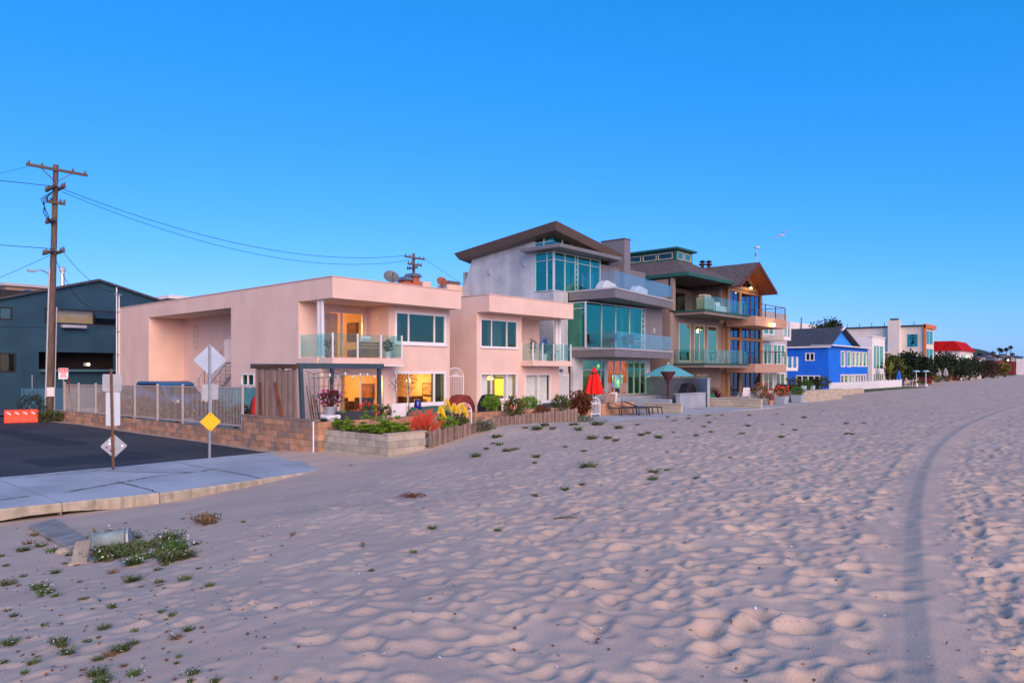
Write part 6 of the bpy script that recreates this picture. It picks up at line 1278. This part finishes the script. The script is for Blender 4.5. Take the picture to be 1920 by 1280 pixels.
for k, (u, v, lb, fl) in enumerate(((1465, 757, 'grey square planter of red geraniums by the beach path', REDP), (1496, 754, 'grey square planter with a small leafy shrub at the wall end', None))):
    p = PZ(u, v, .88); pot((p.x, p.y, .87), .38, .5, M('grey_planter', (.33, .38, .42, 1), .7, var=.1), lb, lambda t, c, fl=fl: leafy(t, c+Vector((0, 0, .3)), (.6, .5, .32), 500, .11, LG, fl, 110 if fl else 0, .12), square=True)
p = PZ(1394, 748, .95); pot((p.x, p.y+2.5, .87), .35, .45, M('green_pot', (.02, .22, .10, 1), .4), 'bright green pot of trailing leaves before the peach house', lambda t, c: leafy(t, c+Vector((0, 0, .2)), (.5, .5, .28), 350, .11, LG))
p = PZ(1455, 757, .9); pot((p.x-.9, p.y, .87), .18, .3, M('terracotta', None), 'small terracotta pot between the box planters', lambda t, c: leafy(t, c+Vector((0, 0, .2)), (.25, .25, .25), 150, .09, LR, REDP, 30, .07))
for k, (x, y, rz, lb) in enumerate(((47.5, 20.6, 2.6, 'white garden chair behind the green pot'), (50.5, 21.0, 2.9, 'white garden chair by the peach house columns'), (55.6, 19.6, 2.7, 'pale blue deck chair in front of the black covers'), (57.2, 19.5, 2.9, 'second pale blue deck chair nearer the blue house'))): chair((x, y, .87), rz, WHITE, WFAB if k < 2 else M('pale_blue_fabric', (.35, .45, .55, 1), .8), lb)
bbq((55.5, 21.0, .87), 1.9, 1.1, M('black_cover', None), 'wide black covered furniture before the peach house'); bbq((58.2, 21.2, .87), 1.8, 1.05, M('black_cover', None), 'second black covered furniture nearer the pale grey house')
for (u, v, Y, w, h, m, lb) in ((1490, 722, 20.5, 1.7, 1.7, LO, 'dark garden shrub beside the black covers'), (1512, 727, 19.6, 1.3, 1.5, LG, 'leafy shrub behind the long beige wall'), (1527, 722, 21, 1.5, 1.4, LD, 'dark shrub below the blue house windows'), (1545, 716, 23, 1.6, 1.2, LO, 'olive shrub at the blue house corner')): bush(u, v, Y, w, h, m, lb, 600, .16)
# white picket fence
t = thing('picket_fence', (84, 23, .9), 'white picket fence around the blue house garden', 'fence'); k = 0
x = 72.0
while x < 89: MB().extr([(x, 22.6, .9), (x+.16, 22.6, .9), (x+.16, 22.6, 1.75), (x+.08, 22.6, 1.88), (x, 22.6, 1.75)], (0, .03, 0)).build('picket', WHITE, t); x += .24
for z in (1.1, 1.6): MB().box(72, 89, 22.63, 22.68, z, z+.08).build('rail', WHITE, t)
t = thing('white_panel_fence', (94, 22.6, .9), 'solid white low panel fence beyond the pickets', 'fence')
for k in range(6): MB().box(89.1+k*1.7, 90.7+k*1.7, 22.55, 22.65, .8, 1.85).build('panel', WHITE, t)
for k in range(7): MB().box(89.0+k*1.7, 89.1+k*1.7, 22.5, 22.7, .8, 1.95).build('post', WHITE, t)
kind(MB().box(72, 100, 19.8, 25.4, .4, 1.02).build('lawn', M('lawn', (.08, .10, .035, 1), 1, var=.3, scale=3, bump=.8, bscale=30)))
# ---------------------------------------------------------------- far garden, hedges, hill
R8 = random.Random(8)
def tree(u, v, t_, rx, rz, m, label, group=None, n=1500, size=.5, name='hedge_tree', base=.9, trunk=True):
    p = at(u, v, t_); t = thing(name, (p.x, p.y, base), label, 'tree', group); q = MB()
    for k in range(7): a = R8.random()*6.28; q.leaves((p.x+math.cos(a)*rx*.5*R8.random(), p.y+math.sin(a)*rx*.5*R8.random(), p.z+R8.uniform(-.35, .4)*rz), (rx*.6, rx*.6, rz*.62), n//7, size, R8, .3, .5, .35, zmin=base)
    q.build('crown', m, t); s = MB()
    for k in range(4): a = R8.random()*6.28; s.path([(p.x, p.y, base-.2), (p.x+math.cos(a)*.2*rx, p.y+math.sin(a)*.2*rx, base+(p.z-base)*.5), (p.x+math.cos(a)*.5*rx, p.y+math.sin(a)*.5*rx, p.z+.2*rz)], [.22, .15, .06], 6)
    s.build('trunk', BARK, t)
for (u, v, t_, rx, rz, m, lb) in ((1672, 690, 98, 2.4, 2.3, LO, 'olive hedge tree just past the white house'), (1690, 687, 102, 2.6, 2.4, LD, 'dark hedge tree behind the blue folded parasol'), (1712, 688, 106, 2.8, 2.5, LD, 'dark hedge tree under the chimney tower'), (1732, 693, 110, 2.6, 2.3, LD, 'dark hedge tree before the orange corner'),
    (1757, 688, 128, 3.2, 2.9, LD, 'dark hedge tree right of the orange trimmed house'), (1776, 687, 138, 3.5, 3.2, LD, 'dark hedge tree behind the grey folded parasols'), (1796, 688, 150, 4.0, 3.1, LD, 'tall dark hedge tree below the red mansard roof'), (1816, 689, 160, 4.0, 3.0, LD, 'tall dark hedge tree under the glowing lamp'), (1843, 692, 190, 4.4, 3.0, leafm('brownhedge', (.045, .028, .018, 1)), 'brown hedge tree past the red roof house'), (1862, 692, 205, 4.0, 3.2, leafm('brownhedge', None), 'low brown hedge tree at the end of the row'), (1884, 692, 230, 3.5, 3.0, leafm('ochre', (.20, .15, .03, 1)), 'yellowish tree before the maroon building')):
    tree(u, v, t_, rx, rz, m, lb)
p = PY(1424 if False else 1668, 690, 24); t = thing('palm_shrub', (p.x, p.y, 1), 'fan palm shrub in front of the white house corner', 'plant'); spiky(t, Vector((p.x, p.y, 2.6)), 40, 2.0, LY, .08); MB().tube((p.x, p.y, .8), (p.x, p.y, 2.6), .14).build('trunk', BARK, t)
def folded(u, vt, vb, t_, m, label, group=None):
    a = at(u, vt, t_); b = at(u, vb, t_); t = thing('closed_parasol', (a.x, a.y, b.z), label, 'parasol', group); h = a.z-b.z
    MB().tube((a.x, a.y, b.z), (a.x, a.y, a.z), .04).build('pole', DK, t); q = MB(); nn = 12
    for r, z in ((.36, .12), (.42, .3), (.25, .7), (.04, 1.0)):
        for j in range(nn): an = j*2*math.pi/nn; k = r*(1 if j % 2 else .7); q.v.append((a.x+k*math.cos(an), a.y+k*math.sin(an), b.z+h*z))
    for i in range(3):
        for j in range(nn): q.f.append((i*nn+j, i*nn+(j+1) % nn, (i+1)*nn+(j+1) % nn, (i+1)*nn+j))
    q.build('canopy', m, t, smooth='auto')
folded(1685, 694, 725, 92, M('blue_canvas', (.01, .12, .6, 1), .7), 'cobalt blue parasol folded shut past the white fence')
folded(1760, 689, 706, 118, M('grey_canvas', (.30, .29, .30, 1), .8), 'grey folded parasol before the dark hedge, nearer the orange house'); folded(1773, 689, 706, 122, M('grey_canvas', None), 'grey folded parasol before the dark hedge, nearer the wooden fence')
t0_ = at(1658, 703, 91); t = thing('flower_banner', (t0_.x, t0_.y, 1), 'pink and white striped feather banner by the white house', 'banner'); MB().tube((t0_.x, t0_.y, .9), (t0_.x, t0_.y, 4.0), .04).build('pole', WHITE, t)
for k in range(8): MB().box(t0_.x+.03, t0_.x+.55, t0_.y-.02, t0_.y+.02, 1.3+k*.32, 1.6+k*.32).build('stripe', PNK if k % 2 else WHP, t)
for u, lb in ((1718, 'mushroom patio heater with a pale blue hood beside the dark hedge'), (1736, 'patio heater with a pale blue hood nearer the orange corner')):
    a = at(u, 696, 95); t = thing('patio_heater', (a.x, a.y, 1), lb, 'heater'); MB().lathe([(.45, -.05), (.4, .05), (.1, .15)], a, 14).build('hood', M('pale_blue_metal', (.35, .55, .65, 1), .4), t); MB().tube((a.x, a.y, .9), (a.x, a.y, a.z), .06).build('pole', ALU, t); MB().lathe([(.22, 0), (.2, .4), (.08, .45)], (a.x, a.y, .9), 12).build('base', ALU, t)
t = thing('garden_table', at(1708, 721, 93), 'pale garden table past the white fence', 'table'); c = ROOT[t.name]; MB().box(c.x-1.2, c.x+1.2, c.y-.5, c.y+.5, c.z+.5, c.z+.58).build('top', CRM, t)
for dx in (-1, 1):
    for dy in (-.4, .4): MB().box(c.x+dx-.05, c.x+dx+.05, c.y+dy-.05, c.y+dy+.05, c.z-.3, c.z+.5).build('leg', CRM, t)
bush(1738, 712, 24.5, 2.6, 1.8, LR, 'red flowering shrub at the foot of the hedge', 500, .2, REDP, 90, fs=.25); bush(1752, 704, 26, 2.4, 1.6, LY, 'yellow green shrub beside the grey folded parasols', 500, .2)
t = thing('wooden_fence', at(1788, 705, 150), 'reddish wooden plank fence in the dark hedge', 'fence'); c = ROOT[t.name]
for k in range(10): MB().box(c.x-5+k*1.02, c.x-4.02+k*1.02, c.y, c.y+.08, c.z-1.5, c.z+1.0).build('plank', M('red_plank', (.28, .09, .05, 1), .85, var=.2, scale=2), t)
t = thing('low_wall', at(1836, 706, 200), 'low beige garden wall past the tall hedge', 'wall'); c = ROOT[t.name]
for k in range(4): MB().box(c.x-6+k*3, c.x-3.05+k*3, c.y, c.y+.3, c.z-2, c.z+1.2).build('panel', CST, t)
gs = MB()
for k in range(60):
    u = 1725+R8.random()*195; f = (u-1725)/195; v = 724-21*f**.6+R8.uniform(-1, 1); t_ = 95+f*230; a = at(u, v, t_); gs.leaves((a.x, a.y+1, .95), (2.5, 1.5, .45), 90, .3, R8, .8, .3)
kind(gs.build('dune_grass', leafm('dune', (.07, .12, .03, 1))), 'stuff')
p = at(1813, 668, 158); t = thing('street_lamp', (p.x, p.y, .9), 'glowing street lamp over the tall hedge', 'lamp'); MB().tube((p.x, p.y, .9), (p.x, p.y, p.z), .08).build('pole', DK, t); MB().ball(p, .24).build('globe', M('farglow', (1, .8, .5, 1), emit=(1, .75, .45, 1), estr=5), t, smooth=True)
p = at(1890, 675, 420); t = thing('street_lamp', (p.x, p.y, .9), 'glowing lamp before the far maroon building', 'lamp'); MB().tube((p.x, p.y, .9), (p.x, p.y, p.z), .12).build('pole', DK, t); MB().ball(p, .5).build('globe', M('farglow', None), t, smooth=True)
# hill with far houses and palms
hv = MB(); n1, n2 = 40, 8
for i in range(n1+1):
    u = 1640+i*14
    for j in range(n2+1):
        t_ = 800+j*170; crest = 660+10*math.sin(i*.4)+(15*((u-1845)/80)**2 if u > 1845 else 8*((1845-u)/120)**2); crest = min(crest, 694); f = min(1, j/4); a = at(u, HOR, t_); hv.v.append((a.x, a.y, -1+f*max(.5, (HOR-crest)/F*1480+3)))
for i in range(n1):
    for j in range(n2): hv.f.append((i*(n2+1)+j, (i+1)*(n2+1)+j, (i+1)*(n2+1)+j+1, i*(n2+1)+j+1))
kind(hv.build('hill', M('hill_green', (.035, .045, .03, 1), 1, var=.4, scale=.03), smooth=True))
ROOFS = [M('far_roof_%d' % k, c, .9) for k, c in enumerate(((.06, .07, .09, 1), (.25, .06, .04, 1), (.12, .10, .09, 1), (.03, .07, .14, 1)))]; WLS = [WST, CST, GWS, M('far_blue', (.15, .28, .42, 1), .9)]
FH = [(1832, 676, 430, 10, 6), (1841, 672, 520, 12, 7), (1850, 669, 600, 12, 6), (1858, 674, 480, 13, 7), (1866, 670, 560, 11, 6), (1873, 673, 520, 12, 6), (1880, 668, 640, 12, 6), (1886, 674, 500, 10, 6), (1893, 671, 580, 12, 6), (1901, 672, 560, 13, 6), (1910, 673, 540, 12, 6), (1846, 680, 440, 11, 6), (1876, 681, 440, 12, 5), (1862, 682, 430, 9, 5)]
ADJ = ['white', 'cream', 'grey', 'pale blue']; RF = ['slate', 'red', 'brown', 'navy']
for k, (u, v, t_, w, h) in enumerate(FH):
    t_ *= 1.9; w *= .8; v -= 2
    a = at(u, v, t_); t = thing('hillside_house', (a.x, a.y, a.z-h), '%s house with a %s roof on the far hillside' % (ADJ[k % 4], RF[(k*3+1) % 4]), 'house', 'houses on the far hillside')
    MB().box(a.x-w/2, a.x+w/2, a.y-w/2, a.y+w/2, a.z-h-8, a.z).build('wall', WLS[k % 4], t); MB().extr([(a.x-w*.56, a.y-w*.55, a.z), (a.x+w*.56, a.y-w*.55, a.z), (a.x, a.y-w*.55, a.z+w*.25)], (0, w*1.1, 0)).build('roof', ROOFS[(k*3+1) % 4], t)
    for s in (-.28, .1, .3): MB().box(a.x+s*w-w*.07, a.x+s*w+w*.07, a.y-w/2-.06, a.y-w/2-.01, a.z-h*.6, a.z-h*.25).build('window', GDARK, t); MB().box(a.x-w/2-.06, a.x-w/2-.01, a.y+s*w-w*.07, a.y+s*w+w*.07, a.z-h*.6, a.z-h*.25).build('window', GDARK, t)
for k, (u, v, t_) in enumerate(((1827, 678, 400), (1837, 668, 560), (1862, 664, 620), (1869, 672, 500), (1889, 679, 430), (1899, 667, 600))): tree(u, v-3, t_*1.9, 5.0, 3.4, LD, 'dark tree between the far hillside houses', 'trees on the far hillside', 250, 1.4, 'hillside_tree', 2)
for k, (u, v, t_) in enumerate(((1874, 655, 560), (1878, 657, 565), (1887, 655, 570), (1895, 651, 575))):
    t_ *= 1.8; a = at(u, v, t_); t = thing('palm_tree', (a.x, a.y, a.z-18), 'tall fan palm on the skyline of the far hill', 'palm', 'palms on the far hill'); MB().path([(a.x, a.y, a.z-22), (a.x+.3, a.y, a.z)], [.5, .35], 6).build('trunk', BARK, t); q = MB()
    for j in range(60):
        d = Vector((R8.gauss(0, 1), R8.gauss(0, 1), R8.gauss(.2, .8))).normalized(); s = d.cross(Vector((0, 0, 1))).normalized()*.6; q.poly([a, a+d*2.5+s, a+d*4.2-Vector((0, 0, .8)), a+d*2.5-s])
    q.build('crown', LD, t)
b = box_house('maroon_building', 485, 500, 53.2, 64, .8, 8.3, M('maroon_wall', (.16, .02, .03, 1), .8), 'low maroon building at the far end of the beach', [(487, 490, 2, 4)], [(56, 58, 3, 5)])
b = box_house('white_beach_building', 488, 540, 44, 52.8, .8, 9.6, WST, 'long white building at the far end of the beach', [(495, 499, 4.5, 7), (515, 519, 4.5, 7)], [(46, 47.2, 5.5, 8)])
# trees behind the blue house, shrubs at the teal house
tree(1540, 617, 135, 2.6, 2.2, LD, 'dark tree behind the white block building', n=700, size=.45); tree(1560, 612, 138, 3.4, 2.4, LD, 'wind bent dark tree above the blue house roof', n=900, size=.45)
for (x, y, w, h, m, lb) in ((11.7, 44.6, 1.5, 1.6, LD, 'dark spiky shrub at the foot of the tall utility pole'), (8.2, 50.9, 2.2, 1.8, LD, 'dark shrub in the teal planter'), (3.4, 50.9, 1.8, 1.8, LD, 'dark shrub at the left end of the teal house'), (12.3, 43.5, 1.6, .5, LO, 'low weeds beside the leaning pole')):
    t = thing('shrub', (x, y, .3), lb, 'shrub'); leafy(t, (x, y, .3+h/2+(.5 if y > 50 else 0)), (w/2, w/2, h/2), 600, .2, m, asp=.2, up=.6)
t = thing('teal_planter', (6, 50.9, .3), 'long teal stucco planter along the teal house', 'planter'); MB().box(2.5, 10, 50.55, 50.7, .28, 1.15).build('front', TEAL, t); MB().box(2.5, 10, 50.7, 51.5, .28, 1.0).build('soil', M('soil', None), t); MB().box(10, 10.2, 50.55, 51.6, .28, 1.15).build('end', TEAL, t)
# ---------------------------------------------------------------- sand plants and litter
def hit(u, v):
    z = 1.0
    for _ in range(14):
        p = PZ(u, v, z); z = .5*z+.5*ground(p.x, p.y)
    return Vector((p.x, p.y, ground(p.x, p.y)))
def tuft_mesh(seed, n, w, h, flower):
    r = random.Random(seed); q = MB(); f = MB(); 
    for k in range(n):
        a = r.random()*6.28; d = w*r.random()**.6; L = h*(.35+1.0*r.random()); lean = .3+1.1*d/w
        b = Vector((math.cos(a)*d*.45, math.sin(a)*d*.45, -.01)); t = b+Vector((math.cos(a)*L*lean, math.sin(a)*L*lean, L)); s = Vector((-math.sin(a), math.cos(a), 0))*.006
        m = (b+t)/2+Vector((0, 0, L*.15)); q.poly([b-s, b+s, m+s*.8, m-s*.8]); q.poly([m-s*.8, m+s*.8, t])
        for z in range(4):
            c = b+(t-b)*(.25+.2*z); e = Vector((r.gauss(0, 1), r.gauss(0, 1), r.gauss(.2, .5))).normalized(); g = e.cross(Vector((r.random(), r.random(), 1))).normalized()*.010; q.poly([c, c+e*.022+g, c+e*.05, c+e*.022-g])
        if flower and r.random() < .07:
            for z in range(3): e = Vector((r.gauss(0, 1), r.gauss(0, 1), r.gauss(0, .6))).normalized()*.014; g = Vector((r.gauss(0, 1), r.gauss(0, 1), r.gauss(0, 1))).normalized()*.012; c = t+Vector((r.gauss(0, .015), r.gauss(0, .015), r.gauss(0, .01))); f.poly([c-e, c+g, c+e, c-g])
    return q, f
TM = [leafm('tuft_a', (.075, .13, .028, 1)), leafm('tuft_b', (.10, .13, .045, 1)), leafm('tuft_dry', (.20, .13, .06, 1))]
protos = []
for k in range(6):
    q, f = tuft_mesh(30+k, 70 if k < 4 else 50, .20, .10, k % 2 == 0); t = thing('beach_weed', (0, 0, 0), 'x', 'weed'); q.build('leaves', TM[k % 2 if k < 4 else 2], t)
    if f.v: f.build('blossoms', WHP, t)
    protos.append(t)
used = set()
WV = {0: ' with tiny white blossoms', 2: ' with pale blossoms', 1: '', 3: ' of grey green leaves', 4: ', dried tan', 5: ', bleached'}
def tuft(u, v, size, k, label, group):
    label = label+(WV[k] if 'dry tan' not in label else '')
    p = hit(u, v); s = size/.4
    if k in used: t = dup(protos[k], p, R8.random()*6.28, label, s, group)
    else:
        t = protos[k]; used.add(k); t.location = p; t.rotation_euler = (0, 0, R8.random()*6.28); t.scale = (s, s, s); tag(t, label, 'weed', group)
    return t
for (u, v, s) in ((932, 820, .42), (937, 834, .3), (893, 856, .38), (905, 798, .5), (950, 846, .3), (966, 843, .26), (1008, 805, .5), (1022, 798, .42), (1036, 804, .3), (1005, 857, .26), (1003, 868, .14), (1110, 823, .38), (1140, 822, .3), (1155, 826, .25), (1120, 797, .6), (1085, 806, .4), (1076, 797, .4), (985, 803, .25), (1160, 803, .4), (912, 842, .2), (925, 832, .2), (1060, 838, .16), (1095, 846, .2)): tuft(u, v, s, R8.randrange(4), 'small weed tuft on the sand mound by the log fence', 'weeds on the sand mound')
for (u, v, s) in ((1103, 877, .42), (1225, 886, .25), (1250, 884, .24), (1224, 899, .22), (1060, 919, .22), (1092, 909, .14), (1003, 930, .16), (810, 991, .15), (933, 995, .12), (775, 1036, .1), (1306, 897, .14), (1370, 858, .1), (697, 1070, .08)): tuft(u, v, s, R8.randrange(4), 'isolated weed tuft on the open trampled sand', 'weeds on the open sand')
for k in range(34): tuft(R8.uniform(1150, 1620), R8.uniform(768, 822), R8.uniform(.12, .3), R8.randrange(4), 'tiny weed on the flat sand before the beach path', 'weeds on the far sand')
for k in range(110):
    u = R8.uniform(0, 480)*R8.random()**.35; v = 965+(1280-965)*R8.random()**1.35; 
    if v < 985-u*.09+14: v = 1000+R8.random()*60
    tuft(u, v, R8.uniform(.05, .2)*(1.3 if u < 250 and 1000 < v < 1120 else .8), R8.choice((0, 0, 1, 2, 2, 3, 4)), 'scattered weed on sand below the broken walkway', 'weeds below the walkway')
for (u, v, s, k) in ((385, 978, .5, 4), (390, 972, .35, 3), (392, 982, .4, 5)): tuft(u, v, s, k, 'dry tan and green grass clump alone below the walkway edge', 'dry clump below the walkway')
for k in range(26): tuft(175+R8.random()*170, 1030+R8.gauss(0, 11)+8*R8.random(), R8.uniform(.25, .5), R8.choice((0, 2, 1, 3)), 'lush weed growing around the fallen metal drum', 'weeds around the fallen pipe')
# dry brown shrubs behind the bar fence
for k in range(9):
    y_ = 26.0+k*1.75; t = thing('dry_shrub', (13.6, y_, .8), 'dry brown shrub growing behind the bar fence', 'shrub', 'dry shrubs behind the bar fence'); leafy(t, (13.6, y_, 1.25+.1*(k % 3)), (.42, .85, .55), 420, .13, leafm('dry', (.055, .032, .018, 1)), stems=6)
# broken concrete footing, post and fallen pipe
a = hit(120, 1010); t = thing('broken_slab', a, 'flat broken concrete slab lying in the sand under the walkway', 'slab'); q0 = [hit(52, 990), hit(105, 976), hit(172, 1020), hit(128, 1032)]; q = MB(); 
z0 = sum(p.z for p in q0)/4+.05; q.extr([(p.x, p.y, p.z+.06) for p in q0][::-1], (0, 0, -.16)); q.build('slab', M('old_slab', (.27, .25, .23, 1), .95, var=.25, scale=4, bump=.5), t, bevel=.015)
p = hit(118, 1036); MB().ball((p.x, p.y, p.z+.02), .1, .08, .06).build('rubble', CURB, t)
p = hit(146, 1056); t = thing('concrete_post', p, 'short tilted concrete post standing in the sand', 'post'); MB().obox(p+Vector((.03, 0, .10)), (.085, -.03, 0), (.02, .05, 0), (.05, .03, .19)).build('post', M('old_slab', None), t, bevel=.012); MB().obox(p+Vector((.0, 0, -.02)), (.1, -.03, 0), (.02, .06, 0), (0, 0, .05)).build('footing', CURB, t)
a0 = hit(168, 1036); b0 = hit(240, 1024); t = thing('fallen_pipe', a0, 'fallen pale metal drum half hidden by green weeds', 'drum'); d = (b0-a0); m = MB(); n = 20
pts = [a0+d*k/24+Vector((0, 0, .10)) for k in range(25)]; m.path(pts, [.15+.006*(k % 2)-(.04 if k in (0, 24) else 0) for k in range(25)], 18); m.build('shell', M('pale_metal', (.22, .28, .27, 1), .75, var=.25, scale=7), t, smooth='auto'); MB().path([pts[-1], pts[-1]+d.normalized()*.03], .165, 18).build('rim', GALV, t)
# loose litter on the sand
db = MB()
for k in range(420):
    u = R8.uniform(0, 1920); v = 800+480*R8.random()**.8
    if k < 200: u = R8.uniform(0, 520); v = R8.uniform(985, 1280)
    if u < 600 and v < 985-u*.09+5: continue
    if u > 1000 and v < 815: continue
    p = hit(u, v); s = R8.uniform(.006, .02)*(1+.03*(p.length-4)); e = Vector((R8.gauss(0, 1), R8.gauss(0, 1), .2)).normalized()*s; g = e.cross(Vector((0, 0, 1))).normalized()*s*R8.uniform(.3, .8); p = p+Vector((0, 0, .006)); db.poly([p-e, p-g+Vector((0, 0, s*.6)), p+e, p+g])
kind(db.build('sand_litter', M('litter', (.06, .045, .04, 1), .9, col2=(.22, .10, .05, 1), scale=2)), 'stuff')
sh = MB()
for k in range(60):
    p = hit(R8.uniform(100, 1800), 900+380*R8.random()); s = R8.uniform(.008, .018); e = Vector((R8.gauss(0, 1), R8.gauss(0, 1), .3)).normalized()*s; g = e.cross(Vector((0, 0, 1))).normalized()*s*.6; p = p+Vector((0, 0, .008)); sh.poly([p-e, p-g, p+e, p+g])
kind(sh.build('shell_bits', WHP), 'stuff')
def leaf(u, v, L, m, label, nm='fallen_leaf'):
    p = hit(u, v); t = thing(nm, p, label, 'leaf'); a = R8.random()*6.28; e = Vector((math.cos(a), math.sin(a), 0))*L/2; g = Vector((-math.sin(a), math.cos(a), 0))*L*.16; z = Vector((0, 0, .02)); q = MB(); c = p+z
    q.poly([c-e, c-g*.9-e*.3+z*.5, c, c+g*.9-e*.3+z*.5]); q.poly([c, c-g-e*.3+z*.5, c+e+z*.3, c+g-e*.3+z*.5]); q.build('blade', m, t); MB().tube(c-e*1.3, c-e*.9, .004, n=5).build('stalk', BARK, t)
OLF = M('orange_leaf', (.40, .11, .03, 1), .7, var=.3, scale=20); TLF = M('tan_leaf', (.30, .19, .09, 1), .8, var=.3, scale=20)
leaf(548, 1004, .22, OLF, 'curled orange dead leaf on the sand below the walkway end'); leaf(680, 1023, .2, TLF, 'curled tan dead leaf on the open sand'); leaf(1370, 1170, .07, OLF, 'single small orange leaf among the deep footprints'); leaf(1636, 940, .1, OLF, 'orange leaf scrap near the wheel track'); leaf(848, 1100, .06, OLF, 'orange pebble like leaf in the middle of the sand'); leaf(657, 873, .2, M('bark', None), 'dark driftwood chip below the planter')
p = hit(770, 932); t = thing('dead_weed', p, 'dead brown twiggy weed lying on the sand', 'weed'); q = MB()
for k in range(40): a = R8.random()*6.28; L = .1+.2*R8.random(); q.path([p+Vector((R8.gauss(0, .06), R8.gauss(0, .06), .01)), p+Vector((math.cos(a)*L*.6, math.sin(a)*L*.6, .07*R8.random()+.02)), p+Vector((math.cos(a)*L, math.sin(a)*L, .02))], .004, 4)
q.build('twigs', M('dead_twig', (.14, .06, .04, 1), .9), t)
p = hit(1062, 974); t = thing('stick', p, 'thin forked brown stick on the sand', 'stick'); MB().path([p+RT*-.16+Vector((0, 0, .015)), p+Vector((0, .02, .03)), p+RT*.14+FW*.06+Vector((0, 0, .02))], [.008, .01, .006], 6).build('stem', BARK, t); MB().tube(p+Vector((0, .02, .03)), p+RT*.08+FW*.14+Vector((0, 0, .03)), .005, n=5).build('fork', BARK, t)
# gull in flight above the gabled roof
p = at(1464, 441, 62); t = thing('gull', p, 'white gull banking on long wings above the gabled roof', 'bird'); sp = (RT*.9+Vector((0, 0, .47))).normalized(); fw = (FW*.75+Vector((-.4, .2, .1))).normalized(); upv = sp.cross(fw).normalized()
MB().path([p-fw*.3, p-fw*.18, p, p+fw*.16, p+fw*.24, p+fw*.32], [.02, .06, .085, .06, .045, .01], 8).build('body', M('gull_white', (.75, .75, .78, 1), .7), t, smooth=True)
for s in (-1, 1):
    q = MB(); st = [(0, .14, .0), (.25, .15, .07), (.55, .12, .08), (.85, .07, .03), (1.15, .01, -.03)]
    for (d, w, z) in st:
        c = p+sp*s*(d+.05)+upv*z; q.v += [tuple(c+fw*w*.6), tuple(c+upv*.015), tuple(c-fw*w*.9), tuple(c-upv*.01)]
    for i in range(4):
        for k in range(4): q.f.append((i*4+k, i*4+(k+1) % 4, (i+1)*4+(k+1) % 4, (i+1)*4+k))
    q.build('wing', M('gull_grey', (.30, .33, .42, 1), .7), t, smooth=True)
MB().poly([p-fw*.28, p-fw*.45+sp*.07, p-fw*.45-sp*.07]).build('tail', M('gull_white', None), t)
